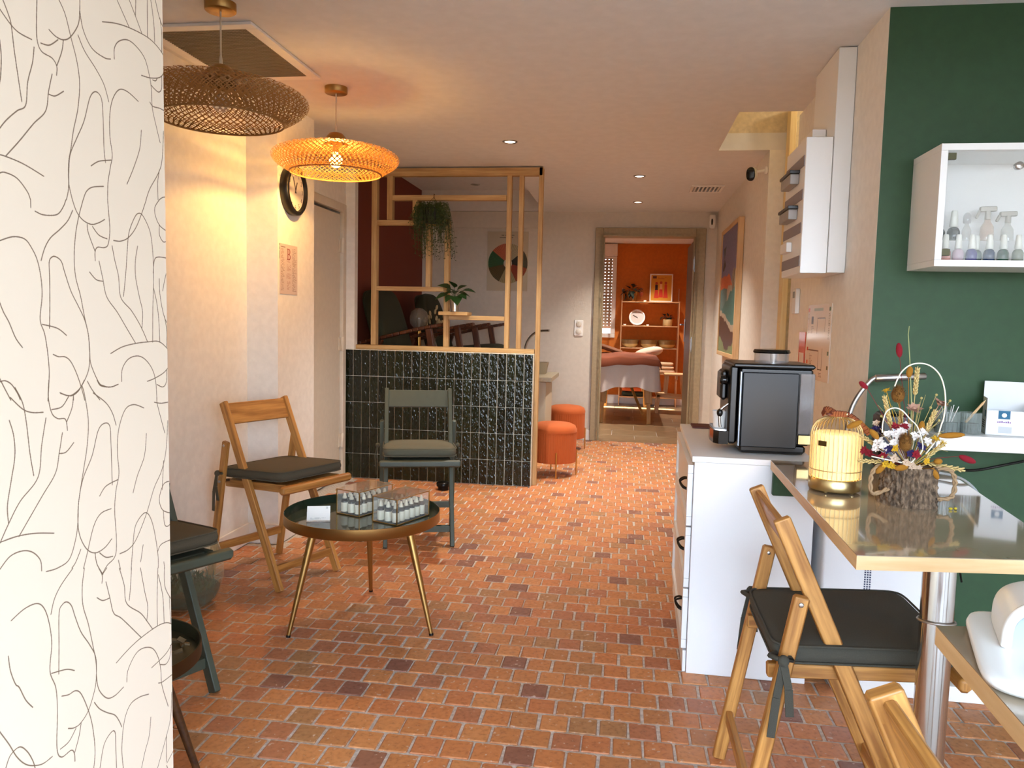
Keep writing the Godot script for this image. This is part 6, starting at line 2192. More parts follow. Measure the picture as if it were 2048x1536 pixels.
# ------------------------------------------------------------------ chest, coffee machine, worktop
func build_desk_side() -> void:
	chest()
	coffee_machine()
	var b := MB.new()
	# menu booklet
	var mb := thing("booklet", "thin brown booklet lying at the back of the white chest", "booklet", Vector3(0.345, 0.7205, -3.215))
	b = MB.new()
	b.box(Vector3(0, 0.004, 0), Vector3(0.13, 0.008, 0.10), 0.002)
	part(mb, "cover", b, mat("booklet_brown", Color(0.36, 0.17, 0.14), 0.7))
	# worktop
	var t := thing("worktop", "glossy taupe worktop with light wood edge on a steel leg", "table", Vector3.ZERO)
	var poly := PackedVector2Array([Vector2(0.464, -2.484), Vector2(0.438, -1.477), Vector2(0.846, -1.53), Vector2(0.962, -2.44), Vector2(0.80, -2.60), Vector2(0.612, -2.484)])
	b = MB.new()
	b.prism(poly, 0.692, 0.7185)
	part(t, "wood_slab", b, M.birch)
	b = MB.new()
	b.prism(poly, 0.7185, 0.7200)
	part(t, "top_face", b, M.worktop_face)
	var leg := Vector3(0.618, 0, -1.565)
	b = MB.new()
	b.cyl(leg + Vector3(0, 0.004, 0), leg + Vector3(0, 0.692, 0), 0.030, 0.030, 40)
	var lg := part(t, "leg", b, M.chrome)
	b = MB.new()
	var ring := []
	for i in 32:
		ring.append(leg + Vector3(cos(TAU * i / 32.0) * 0.033, 0.575 + 0.004 * sin(TAU * i / 32.0), sin(TAU * i / 32.0) * 0.033))
	b.tube(ring, 0.0025, 6, -1.0, true)
	part(lg, "leg_ring", b, M.steel)
	b = MB.new()
	b.cyl(leg, leg + Vector3(0, 0.006, 0), 0.05, 0.048, 32, 0.002)
	part(lg, "foot_plate", b, M.steel)
	b = MB.new()
	b.span(0.470, 0.600, 0.612, 0.692, -2.482, -2.462, 0.002)
	part(t, "bracket", b, M.paint_green)
	# white unit below the worktop against the green wall
	var w := thing("under_desk_unit", "white appliance with a narrow perforated strip under the worktop", "appliance", Vector3.ZERO)
	b = MB.new()
	b.span(0.630, 0.958, 0.052, 0.600, -2.72, -2.47, 0.012)
	part(w, "case", b, M.drawer_white)
	b = MB.new()
	for i in 60:
		for j in 3:
			b.box(Vector3(0.760 + j * 0.0075, 0.10 + i * 0.0075, -2.4695), Vector3(0.0045, 0.0045, 0.002))
	var gs := part(w, "perforated_strip", b, mat("strip_blue", Color(0.22, 0.26, 0.38), 0.6))
	gs.set_meta("kind", "stuff")
	b = MB.new()
	b.span(0.680, 1.16, 0.0, 0.050, -2.72, -2.455, 0.003)
	part(w, "base_board", b, M.white_laminate)
	var ps := thing("socket_box", "white socket box with black cable on the green wall under the worktop", "socket", Vector3(1.09, 0.44, -2.729))
	b = MB.new()
	b.span(-0.07, 0.07, -0.05, 0.06, 0.0, 0.04, 0.004)
	part(ps, "case", b, M.white_plastic)
	b = MB.new()
	b.tube(smooth_line([Vector3(-0.02, 0.05, 0.042), Vector3(0.0, 0.0, 0.052), Vector3(0.02, -0.05, 0.045), Vector3(0.05, -0.14, 0.02)], 5), 0.003, 6)
	part(ps, "cable", b, M.black_plastic)
	lantern()
	# goose neck lamp standing on the worktop's rear corner
	var l := thing("desk_lamp", "brushed steel arched desk lamp behind the lantern", "lamp", Vector3(0.70, 0.0, -2.60))
	b = MB.new()
	b.tube(smooth_line([Vector3(0.0, 0.727, 0.04), Vector3(0.01, 0.80, 0.02), Vector3(0.025, 0.87, 0.0), Vector3(0.047, 0.925, 0.0), Vector3(0.080, 0.972, 0.0), Vector3(0.100, 0.984, 0.0)], 6), 0.0075, 12)
	part(l, "arm", b, M.steel)
	b = MB.new()
	b.cyl(Vector3(0.092, 0.980, 0.0), Vector3(0.245, 0.993, 0.0), 0.012, 0.011, 16, 0.003)
	part(l, "lamp_head", b, M.steel)
	b = MB.new()
	b.cyl(Vector3(0.0, 0.7202, 0.04), Vector3(0.0, 0.730, 0.04), 0.028, 0.026, 24, 0.002)
	part(l, "base", b, M.steel)
	# black device with a blue light
	var k := thing("nail_drill_unit", "black box device with a small blue light behind the flowers", "device", Vector3(0.80, 0.7202, -2.43))
	b = MB.new()
	b.box(Vector3(0, 0.085, 0), Vector3(0.095, 0.17, 0.09), 0.012)
	part(k, "case", b, M.black_plastic)
	b = MB.new()
	b.ball(Vector3(-0.012, 0.125, 0.045), Vector3(0.004, 0.004, 0.002), Basis(), 10, 6)
	part(k, "light", b, glow("blue_led", Color(0.55, 0.70, 1.0), 4.0))
	# cables in front of the green wall
	b = MB.new()
	b.tube(smooth_line([Vector3(0.86, 0.725, -2.45), Vector3(0.95, 0.712, -2.55), Vector3(1.02, 0.700, -2.62), Vector3(1.13, 0.688, -2.66), Vector3(1.25, 0.715, -2.67), Vector3(1.42, 0.75, -2.70), Vector3(1.55, 0.76, -2.725)], 6), 0.0045, 8)
	solo("power_cable", b, M.black_plastic, "black cable sagging along the green wall below the shelf", "cable")
	b = MB.new()
	b.tube(smooth_line([Vector3(0.80, 0.724, -2.36), Vector3(0.90, 0.732, -2.33), Vector3(0.945, 0.722, -2.25), Vector3(0.965, 0.66, -2.20), Vector3(0.99, 0.50, -2.30), Vector3(1.04, 0.44, -2.66)], 6), 0.004, 8)
	solo("data_cable", b, mat("cable_grey", Color(0.62, 0.66, 0.68), 0.5), "pale grey cable looping over the worktop's rear edge", "cable")
	# wall shelf
	var s := thing("wall_shelf", "thick white shelf on the green wall right of the flowers", "shelf", Vector3.ZERO)
	b = MB.new()
	b.span(0.97, 1.70, 0.765, 0.813, -2.728, -2.55, 0.002)
	part(s, "board", b, M.white_laminate)
	for q in [[1.022, 0.036, 0.070, "fluted glass tumbler beside the pencil glass on the shelf"], [1.088, 0.032, 0.068, "fluted glass tumbler holding a pencil on the shelf"]]:
		var v := thing("fluted_tumbler", q[3], "tumbler", Vector3(q[0], 0.8132, -2.61), 0.0, "fluted tumblers on the shelf")
		b = MB.new()
		var rr: float = q[1]
		var hh: float = q[2]
		var f := func(u: float, w: float) -> Vector3:
			var a := -TAU * u
			var r := rr - 0.0018 + 0.0018 * absf(sin(a * 13.0))
			return Vector3(cos(a) * r, hh * w, sin(a) * r)
		b.sheet(f, 104, 2)
		b.lathe([Vector2(rr - 0.002, 0.002), Vector2(0, 0.002)], 26)
		part(v, "wall", b, M.fluted)
		b = MB.new()
		b.lathe([Vector2(0, 0.004), Vector2(rr - 0.006, 0.004), Vector2(rr - 0.006, hh * 0.5), Vector2(0, hh * 0.5)], 20)
		part(v, "contents", b, mat("tumbler_fill", Color(0.08, 0.10, 0.09), 0.6))
	b = MB.new()
	b.cyl(Vector3(-0.012, 0.036, 0.0), Vector3(0.034, 0.098, 0.0), 0.0042, 0.0042, 6)
	b.cyl(Vector3(0.034, 0.098, 0.0), Vector3(0.042, 0.109, 0.0), 0.0042, 0.0006, 6)
	solo("pencil", b, M.birch, "wooden pencil leaning in the fluted tumbler", "pencil", Vector3(1.088, 0.8132, -2.61))
	var tl := thing("metal_tools", "bundle of small metal nail tools in the left fluted tumbler", "tools", Vector3(1.022, 0.8132, -2.61))
	for i in 5:
		b = MB.new()
		b.cyl(Vector3(-0.01 + i * 0.005, 0.036, 0.004 * (i % 3)), Vector3(-0.02 + i * 0.012, 0.086 + 0.004 * (i % 2), 0.006 * (i % 3)), 0.0018, 0.0012, 6)
		part(tl, "tool", b, M.steel)
	# opened white carton
	var c := thing("paper_carton", "opened white carton with teal logo squares on the white shelf", "box", Vector3(1.205, 0.8132, -2.635), -0.28)
	b = MB.new()
	b.span(-0.06, 0.06, 0.0, 0.002, -0.045, 0.045)
	b.span(-0.06, -0.0585, 0.0, 0.115, -0.045, 0.045)
	b.span(0.0585, 0.06, 0.0, 0.10, -0.045, 0.045)
	b.span(-0.06, 0.06, 0.0, 0.078, 0.0435, 0.045)
	b.span(-0.06, 0.06, 0.0, 0.165, -0.045, -0.0435)
	part(c, "carton", b, mat("carton_white", Color(0.86, 0.87, 0.87), 0.6))
	b = MB.new()
	b.span(-0.028, 0.004, 0.052, 0.078, 0.0451, 0.0455)
	b.span(-0.0606, -0.0601, 0.055, 0.076, 0.012, 0.03)
	part(c, "logo", b, mat("logo_teal", Color(0.05, 0.36, 0.50), 0.6))
	b = MB.new()
	b.cyl(Vector3(-0.012, 0.064, 0.0455), Vector3(-0.012, 0.064, 0.0460), 0.007, 0.007, 16)
	part(c, "logo_mark", b, M.carton_white)
	b = MB.new()
	for i in 7:
		b.span(-0.030 + i * 0.0055, -0.0262 + i * 0.0055, 0.040, 0.0435 + 0.001 * (i % 3), 0.0451, 0.0455)
	part(c, "print", b, mat("print_purple", Color(0.45, 0.25, 0.55), 0.6))
	b = MB.new()
	b.span(-0.026, 0.010, 0.008, 0.028, 0.0451, 0.0454)
	part(c, "grey_field", b, mat("field_grey", Color(0.72, 0.74, 0.75), 0.6))
	b = MB.new()
	for i in 4:
		b.span(-0.0606, -0.0601, 0.040 - i * 0.007, 0.0425 - i * 0.007, -0.03, 0.02 - 0.006 * (i % 2))
	part(c, "small_print", b, M.ink)
	# second folding chair pushed under the worktop and the nearest one
	folding_chair("light wooden folding chair with dark cushion pushed under the worktop", Vector3(0.497, 0, -1.825), PI / 2, M.acacia_light, M.steel).scale = Vector3.ONE * 0.965
	chair_cushion("dark olive cushion tied to the chair under the worktop", Vector3(0.497, -0.0155, -1.825), PI / 2, grainy(mat("charcoal_cloth", Color(0.27, 0.265, 0.23), 0.95), 14.0, 0.14, 0.03, 0.08))

func chest() -> void:
	var c := thing("drawer_chest", "white chest of three drawers with black loop handles", "chest of drawers", Vector3(0.232, 0, -2.498), -0.02)
	# local: x to the right, z towards the camera; front faces -x
	var wh := mat("drawer_white", Color(0.91, 0.92, 0.93), 0.38)
	var b := MB.new()
	b.span(0.0, 0.372, 0.0, 0.70, -0.80, 0.0, 0.002)
	part(c, "carcass", b, M.drawer_white)
	b = MB.new()
	b.span(-0.008, 0.374, 0.70, 0.7195, -0.805, 0.004, 0.002)
	part(c, "top_board", b, M.drawer_white)
	for i in 3:
		var y0 := 0.488 - i * 0.205
		b = MB.new()
		b.span(-0.010, -0.001, y0 + 0.030, y0 + 0.172, -0.760, -0.040)
		b.span(-0.019, -0.001, y0 + 0.172, y0 + 0.200, -0.788, -0.012, 0.002)
		b.span(-0.019, -0.001, y0, y0 + 0.030, -0.788, -0.012, 0.002)
		b.span(-0.019, -0.001, y0 + 0.030, y0 + 0.172, -0.788, -0.760, 0.002)
		b.span(-0.019, -0.001, y0 + 0.030, y0 + 0.172, -0.040, -0.012, 0.002)
		var d := part(c, "drawer", b, wh)
		b = MB.new()
		for q in [-0.012, 0.012]:
			b.tube(smooth_line([Vector3(-0.014, y0 + 0.142, -0.09 + q * 0.5), Vector3(-0.026, y0 + 0.139, -0.10 + q), Vector3(-0.037, y0 + 0.125, -0.115 + q), Vector3(-0.028, y0 + 0.112, -0.09 + q), Vector3(-0.014, y0 + 0.107, -0.08 + q * 0.5)], 5), 0.0035, 6)
		part(d, "handle", b, M.black_iron)
	b = MB.new()
	b.span(-0.012, -0.001, 0.0, 0.072, -0.79, -0.01, 0.001)
	part(c, "plinth", b, wh)

func coffee_machine() -> void:
	# front with spouts faces -x, the blue black side panel faces the camera
	var m := thing("coffee_machine", "black bean to cup coffee machine on the white chest", "coffee machine", Vector3(0.0, 0.7195, -2.69))
	var b := MB.new()
	b.span(0.372, 0.600, 0.035, 0.285, -0.13, 0.115, 0.008)
	b.span(0.340, 0.372, 0.030, 0.290, -0.12, 0.105, 0.010)
	b.span(0.350, 0.605, 0.283, 0.298, -0.135, 0.120, 0.006)
	b.span(0.380, 0.590, 0.004, 0.036, -0.12, 0.105, 0.010)
	part(m, "housing", b, M.black_plastic)
	b = MB.new()
	b.span(0.380, 0.556, 0.026, 0.270, 0.115, 0.124, 0.004)
	part(m, "side_panel", b, M.dark_panel)
	b = MB.new()
	b.span(0.371, 0.3775, 0.028, 0.272, 0.110, 0.126, 0.002)
	part(m, "side_trim", b, mat("trim_silver", Color(0.55, 0.60, 0.66), 0.3, 0.8))
	b = MB.new()
	b.span(0.559, 0.603, 0.075, 0.270, 0.118, 0.123, 0.003)
	b.span(0.600, 0.604, 0.075, 0.270, -0.10, 0.123, 0.002)
	part(m, "water_tank", b, M.tank_plastic)
	b = MB.new()
	b.span(0.560, 0.600, 0.040, 0.072, 0.116, 0.122, 0.003)
	part(m, "tank_foot", b, M.brass_pale)
	b = MB.new()
	b.lathe([Vector2(0.055, 0.298), Vector2(0.055, 0.330)], 32, Vector3(0.484, 0, 0.02))
	var hp := part(m, "hopper", b, M.tank_plastic)
	b = MB.new()
	b.lathe([Vector2(0, 0.330), Vector2(0.058, 0.330), Vector2(0.060, 0.334), Vector2(0.056, 0.342), Vector2(0, 0.345)], 32, Vector3(0.484, 0, 0.02))
	part(hp, "hopper_lid", b, M.black_gloss)
	b = MB.new()
	b.cyl(Vector3(0.484, 0.298, 0.055), Vector3(0.484, 0.330, 0.055), 0.010, 0.011, 16)
	part(hp, "grind_knob", b, M.chrome)
	b = MB.new()
	b.span(0.318, 0.342, 0.17, 0.27, -0.05, 0.06, 0.010)
	part(m, "brew_head", b, M.black_plastic)
	b = MB.new()
	b.cyl(Vector3(0.338, 0.240, 0.085), Vector3(0.312, 0.240, 0.085), 0.016, 0.015, 18, 0.003)
	part(m, "dial", b, M.black_gloss)
	b = MB.new()
	b.tube(smooth_line([Vector3(0.345, 0.165, 0.09), Vector3(0.325, 0.150, 0.095), Vector3(0.314, 0.135, 0.097), Vector3(0.316, 0.10, 0.097), Vector3(0.318, 0.085, 0.097)], 4), 0.005, 8)
	var sw := part(m, "steam_wand", b, M.chrome)
	b = MB.new()
	b.ball(Vector3(0.315, 0.132, 0.097), Vector3(0.010, 0.014, 0.010), Basis(), 12, 8)
	part(sw, "wand_joint", b, M.black_plastic)
	b = MB.new()
	b.prism(PackedVector2Array([Vector2(0.345, -0.10), Vector2(0.345, 0.10), Vector2(0.315, 0.095), Vector2(0.300, 0.07), Vector2(0.296, 0.0), Vector2(0.300, -0.07), Vector2(0.315, -0.095)]), 0.028, 0.072)
	var dt := part(m, "drip_tray", b, M.black_gloss)
	b = MB.new()
	for i in 9:
		b.box(Vector3(0.322, 0.0735, -0.076 + i * 0.019), Vector3(0.036, 0.003, 0.007))
	part(dt, "drip_grid", b, M.steel)
	var c := thing("paper_cup", "white cup under the spout of the coffee machine", "cup", Vector3(0.322, 0.7965, -2.655))
	b = MB.new()
	b.lathe([Vector2(0, 0), Vector2(0.019, 0), Vector2(0.025, 0.055), Vector2(0.024, 0.0555), Vector2(0.0175, 0.003), Vector2(0, 0.003)], 24)
	part(c, "cup", b, M.white_plastic)

func lantern() -> void:
	var l := thing("wire_lantern", "glowing cage lantern with pale brass wires and leather handle", "lantern", Vector3(0.545, 0.7202, -2.06))
	var r := 0.063
	var b := MB.new()
	b.lathe([Vector2(0, 0.006), Vector2(r - 0.002, 0.006), Vector2(r, 0.009), Vector2(r, 0.034), Vector2(r - 0.003, 0.037), Vector2(0, 0.037)], 48)
	part(l, "base", b, M.brass_pale)
	for a in [0.9, 2.2, 3.9, 5.3]:
		b = MB.new()
		b.ball(Vector3(cos(a) * 0.052, 0.005, sin(a) * 0.052), Vector3(0.005, 0.005, 0.005), Basis(), 10, 6)
		part(l, "foot", b, M.brass_pale)
	b = MB.new()
	b.lathe([Vector2(0.056, 0.0375), Vector2(0.056, 0.148), Vector2(0.052, 0.152), Vector2(0.0, 0.152)], 48)
	part(l, "shade", b, glow("lantern_shade", Color(1.0, 0.85, 0.56), 0.62))
	b = MB.new()
	for k in 36:
		var a := TAU * k / 36.0
		var pts := []
		for q in [[r, 0.036], [r, 0.10], [r, 0.145], [r * 0.95, 0.162], [r * 0.80, 0.178], [r * 0.55, 0.188], [0.022, 0.192]]:
			pts.append(Vector3(cos(a) * q[0], q[1], sin(a) * q[0]))
		b.tube(pts, 0.0011, 5)
	for q in [[r, 0.058], [0.022, 0.192]]:
		var ring := []
		for k in 36:
			ring.append(Vector3(cos(TAU * k / 36.0) * q[0], q[1], sin(TAU * k / 36.0) * q[0]))
		b.tube(ring, 0.0013, 5, -1.0, true)
	part(l, "wire_cage", b, M.brass_pale)
	b = MB.new()
	b.box(Vector3(-0.046, 0.128, 0.046), Vector3(0.022, 0.013, 0.002), 0.0005, Basis(Vector3.UP, -0.75))
	part(l, "name_plate", b, mat("plate_brass", Color(0.34, 0.25, 0.10), 0.4, 0.7))
	b = MB.new()
	var lea := mat("leather_brown", Color(0.38, 0.15, 0.06), 0.6)
	var st := smooth_line([Vector3(-0.022, 0.198, 0.0), Vector3(0.0, 0.200, 0.0), Vector3(0.025, 0.196, 0.004), Vector3(0.052, 0.176, 0.01), Vector3(0.076, 0.152, 0.014)], 4)
	for i in st.size() - 1:
		b.bar(st[i], st[i + 1], 0.018, 0.004, Vector3(0.2, 1, 0.6), 0.001)
	b.cyl(Vector3(-0.022, 0.196, 0.0), Vector3(-0.022, 0.200, 0.0), 0.0085, 0.0085, 16)
	var st2 := smooth_line([Vector3(-0.028, 0.194, -0.02), Vector3(-0.030, 0.204, -0.03), Vector3(-0.016, 0.206, -0.034), Vector3(0.010, 0.190, -0.036)], 4)
	for i in st2.size() - 1:
		b.bar(st2[i], st2[i + 1], 0.018, 0.004, Vector3(0.2, 1, 0.6), 0.001)
	var sp := part(l, "leather_strap", b, lea)
	b = MB.new()
	b.cyl(Vector3(0.020, 0.1975, 0.004), Vector3(0.021, 0.2020, 0.004), 0.0035, 0.0035, 12)
	part(sp, "rivet", b, M.brass_pale)
	var o := OmniLight3D.new()
	o.name = "lantern_light"
	o.position = Vector3(0, 0.09, 0)
	o.light_color = Color(1.0, 0.82, 0.55)
	o.light_energy = 0.05
	o.light_size = 0.05
	o.omni_range = 6.0
	o.omni_attenuation = 2.0
	o.shadow_enabled = true
	l.add_child(o)

# ------------------------------------------------------------------ dried flowers in the log vase
func build_flowers() -> void:
	var at := Vector3(0.686, 0.7202, -1.955)
	var v := thing("log_vase", "rough bark log vase with rope handles on the worktop", "vase", at)
	var g := RandomNumberGenerator.new()
	g.seed = 9
	var n := FastNoiseLite.new()
	n.seed = 2
	n.frequency = 9.0
	var f := func(u: float, w: float) -> Vector3:
		var a := -TAU * u
		var ridge := n.get_noise_3d(cos(a) * 1.6, w * 0.16, sin(a) * 1.6) * 0.010 + n.get_noise_3d(cos(a) * 0.45, w * 0.35 + 7.0, sin(a) * 0.45) * 0.008
		var r := 0.058 + 0.005 * (1.0 - w) + ridge
		return Vector3(cos(a) * r, 0.094 * w, sin(a) * r)
	var b := MB.new()
	b.sheet(f, 140, 36)
	b.lathe([Vector2(0.052, 0.090), Vector2(0, 0.090)], 24)
	var bark := mat("bark", Color(0.62, 0.54, 0.46), 0.95)
	bark.uv1_triplanar = true
	bark.uv1_scale = Vector3(9, 4.5, 9)
	bark.albedo_texture = noise_tex(0.03, Color(0.30, 0.27, 0.24), Color(1, 0.96, 0.90), 256, FastNoiseLite.TYPE_SIMPLEX, 4, 31)
	bark.heightmap_enabled = true
	bark.heightmap_texture = noise_tex(0.05, Color.BLACK, Color.WHITE, 256, FastNoiseLite.TYPE_SIMPLEX, 5, 32)
	bark.heightmap_scale = 0.5
	part(v, "bark", b, bark)
	for s in [-1.0, 1.0]:
		b = MB.new()
		var pts := smooth_line([Vector3(s * 0.050, 0.092, 0.02), Vector3(s * 0.082, 0.090, 0.03), Vector3(s * 0.094, 0.062, 0.03), Vector3(s * 0.088, 0.026, 0.03), Vector3(s * 0.056, 0.020 if s > 0 else 0.040, 0.036)], 7)
		for k in 2:
			var tw := []
			for i in pts.size():
				var q: float = i * 0.9 + k * PI
				tw.append(pts[i] + Vector3(cos(q) * 0.0022, sin(q) * 0.0022, sin(q + 1.5) * 0.0022))
			b.tube(tw, 0.0034, 6)
		part(v, "rope_handle", b, mat("rope", Color(0.60, 0.49, 0.36), 0.95))
	var o := thing("dried_bouquet", "dried bouquet of wheat, teasel and bright flowers with two white hoops", "flowers", at)
	var hoop := mat("hoop_white", Color(0.90, 0.88, 0.80), 0.6)
	b = MB.new()
	b.tube(smooth_line([Vector3(-0.044, 0.282, 0), Vector3(-0.033, 0.313, 0), Vector3(-0.014, 0.333, 0), Vector3(0.010, 0.339, 0), Vector3(0.034, 0.333, 0), Vector3(0.055, 0.313, 0), Vector3(0.067, 0.283, 0), Vector3(0.072, 0.249, 0), Vector3(0.071, 0.214, 0), Vector3(0.066, 0.192, 0), Vector3(0.057, 0.157, 0), Vector3(0.036, 0.122, 0)], 5), 0.0017, 6)
	part(o, "hoop", b, hoop)
	b = MB.new()
	b.tube(smooth_line([Vector3(-0.075, 0.173, 0.03), Vector3(-0.075, 0.198, 0.03), Vector3(-0.068, 0.224, 0.03), Vector3(-0.051, 0.233, 0.03), Vector3(-0.033, 0.227, 0.03), Vector3(-0.015, 0.208, 0.03), Vector3(-0.001, 0.191, 0.04), Vector3(0.009, 0.154, 0.05), Vector3(0.008, 0.134, 0.05), Vector3(-0.005, 0.118, 0.05), Vector3(-0.024, 0.106, 0.05), Vector3(-0.102, 0.118, 0.05)], 5), 0.0016, 6)
	part(o, "hoop", b, hoop)
	var stem := mat("stem_straw", Color(0.66, 0.60, 0.36), 0.8)
	var root := Vector3(0, 0.085, 0)
	b = MB.new()
	b.tube([Vector3(-0.020, 0.427, 0), Vector3(-0.021, 0.407, 0), Vector3(-0.014, 0.348, 0), Vector3(-0.008, 0.288, 0), Vector3(-0.003, 0.237, 0), root], 0.0010, 5, 0.0016)
	part(o, "grass_stem", b, mat("grass_pale", Color(0.58, 0.60, 0.40), 0.8))
	# bunny tails
	var crimson := mat("crimson", Color(0.48, 0.015, 0.09), 0.95)
	for e in [[Vector3(-0.041, 0.385, 0), Vector3(-0.037, 0.353, 0), 0.0075], [Vector3(-0.124, 0.290, 0.0), Vector3(-0.106, 0.275, 0.0), 0.0065], [Vector3(0.147, 0.107, 0), Vector3(0.112, 0.120, 0), 0.008]]:
		b = MB.new()
		var d: Vector3 = e[0] - e[1]
		var bs := Basis(d.cross(Vector3.BACK).normalized(), d.normalized(), Vector3.BACK)
		b.ball((e[0] + e[1]) * 0.5, Vector3(e[2], d.length() * 0.55, e[2]), bs, 12, 10)
		b.tube([e[1], ((e[1] as Vector3) * 0.5 + root * 0.5) + Vector3(0, 0.01, 0), root], 0.0006, 4)
		part(o, "bunny_tail", b, crimson)
	# teasel heads
	for e in [[Vector3(-0.035, 0.262, 0), 0.021, 0.024], [Vector3(-0.029, 0.153, 0.05), 0.019, 0.024]]:
		b = MB.new()
		b.ball(e[0], Vector3(e[1] * 0.72, e[2] * 0.8, e[1] * 0.72), Basis(), 14, 10)
		for i in 420:
			var d := Vector3(g.randfn(), g.randfn() * 1.1, g.randfn()).normalized()
			var p: Vector3 = e[0] + d * Vector3(e[1], e[2], e[1]) * 0.70
			var q: Vector3 = e[0] + (d + Vector3(0, 0.12, 0)) * Vector3(e[1], e[2], e[1]) * 1.04
			var sd := d.cross(Vector3.UP).normalized() * 0.0007
			var nn := d.cross(sd).normalized()
			b.tri(p - sd, p + sd, q, nn, nn, nn)
		b.tube([e[0], (e[0] as Vector3) * 0.5 + root * 0.5, root], 0.0020, 6)
		part(o, "teasel_head", b, mat("teasel_gold", Color(0.44, 0.28, 0.05), 0.9))
	# wheat ears
	var wheat := mat("wheat", Color(0.78, 0.68, 0.44), 0.85)
	for e in [[Vector3(0.005, 0.332, 0), Vector3(0.003, 0.268, 0)], [Vector3(-0.067, 0.261, 0), Vector3(-0.047, 0.187, 0)], [Vector3(0.053, 0.232, 0), Vector3(0.036, 0.185, 0)], [Vector3(0.081, 0.155, 0.0), Vector3(0.040, 0.115, 0)], [Vector3(0.123, 0.088, 0.01), Vector3(0.044, 0.100, 0.01)], [Vector3(-0.117, 0.162, 0), Vector3(-0.085, 0.142, 0)], [Vector3(-0.125, 0.101, 0.02), Vector3(-0.074, 0.101, 0.02)], [Vector3(-0.018, 0.225, -0.02), Vector3(-0.020, 0.170, -0.02)]]:
		b = MB.new()
		var d: Vector3 = e[0] - e[1]
		var u := d.normalized()
		var rows := int(d.length() / 0.0065)
		for i in rows:
			for k in 3:
				var a := TAU * k / 3.0 + (i % 2) * PI / 3.0
				var sd := (u.cross(Vector3(0.1, 0.2, 1)).normalized()) * cos(a) + u.cross(u.cross(Vector3(0.1, 0.2, 1)).normalized()) * sin(a)
				var c: Vector3 = e[1] + d * (float(i) / rows) + sd * 0.0036
				var ax := (u + sd * 0.45).normalized()
				b.ball(c, Vector3(0.0022, 0.0052, 0.0022), Basis(ax.cross(Vector3(0.3, 0.1, 0.9)).normalized(), ax, ax.cross(ax.cross(Vector3(0.3, 0.1, 0.9)).normalized())), 6, 4)
		b.tube([e[0], e[1], ((e[1] as Vector3) + root) * 0.5, root], 0.0009, 4)
		part(o, "wheat_ear", b, wheat)
	# blossoms
	var kinds := [
		["white_blossom", mat("petal_white", Color(0.88, 0.85, 0.82), 0.85), 0.012, 9, [Vector3(-0.058, 0.168, 0.02), Vector3(-0.045, 0.170, 0.03), Vector3(-0.081, 0.153, 0.033), Vector3(-0.045, 0.150, 0.034), Vector3(-0.035, 0.168, 0.02), Vector3(-0.019, 0.186, 0.02), Vector3(0.000, 0.167, 0.025), Vector3(0.022, 0.175, 0.012), Vector3(-0.015, 0.188, 0.007), Vector3(-0.085, 0.135, 0.025), Vector3(0.030, 0.155, 0.02), Vector3(-0.068, 0.140, 0.035), Vector3(-0.03, 0.178, 0.03)]],
		["red_blossom", crimson, 0.010, 8, [Vector3(-0.046, 0.188, 0.03), Vector3(-0.026, 0.190, 0.03), Vector3(-0.074, 0.119, 0.045), Vector3(-0.100, 0.122, 0.03), Vector3(-0.112, 0.128, 0.03), Vector3(-0.005, 0.128, 0.055)]],
		["purple_blossom", mat("petal_purple", Color(0.10, 0.05, 0.26), 0.9), 0.011, 8, [Vector3(0.008, 0.145, 0.045), Vector3(-0.062, 0.136, 0.045), Vector3(-0.016, 0.128, 0.05), Vector3(-0.082, 0.178, 0.01)]],
		["yellow_blossom", mat("petal_yellow", Color(0.74, 0.57, 0.07), 0.85), 0.009, 7, [Vector3(-0.050, 0.139, 0.05), Vector3(0.050, 0.161, 0.01), Vector3(0.058, 0.160, 0.0), Vector3(-0.067, 0.101, 0.045), Vector3(0.021, 0.111, 0.045), Vector3(0.070, 0.149, 0.0), Vector3(-0.055, 0.098, 0.05), Vector3(-0.062, 0.270, 0.0)]],
		["cream_blossom", mat("petal_cream", Color(0.74, 0.64, 0.54), 0.9), 0.010, 8, [Vector3(-0.050, 0.115, 0.05), Vector3(-0.083, 0.192, 0.012), Vector3(-0.010, 0.099, 0.05), Vector3(0.002, 0.094, 0.05), Vector3(-0.025, 0.108, 0.055)]],
		["pink_blossom", mat("petal_pink", Color(0.66, 0.50, 0.42), 0.9), 0.017, 14, [Vector3(-0.001, 0.229, 0.01), Vector3(0.066, 0.242, -0.02), Vector3(0.078, 0.240, -0.03)]],
	]
	for k in kinds:
		for p in k[4]:
			b = MB.new()
			var face := ((p as Vector3) - Vector3(0, 0.09, -0.06)).normalized()
			for i in k[3]:
				var a: float = TAU * i / k[3] + g.randf() * 0.4
				var sd := face.cross(Vector3.UP).normalized()
				var d := (sd * cos(a) + sd.cross(face) * sin(a) + face * g.randf_range(0.15, 0.8)).normalized()
				b.leaf(p, d, face, k[2] * g.randf_range(0.9, 1.35), k[2] * 0.8, 0.2, 3)
			b.ball(p + face * 0.002, Vector3.ONE * k[2] * 0.35, Basis(), 8, 5)
			b.tube([p, ((p as Vector3) + root) * 0.5, root], 0.0008, 4)
			part(o, k[0], b, k[1])
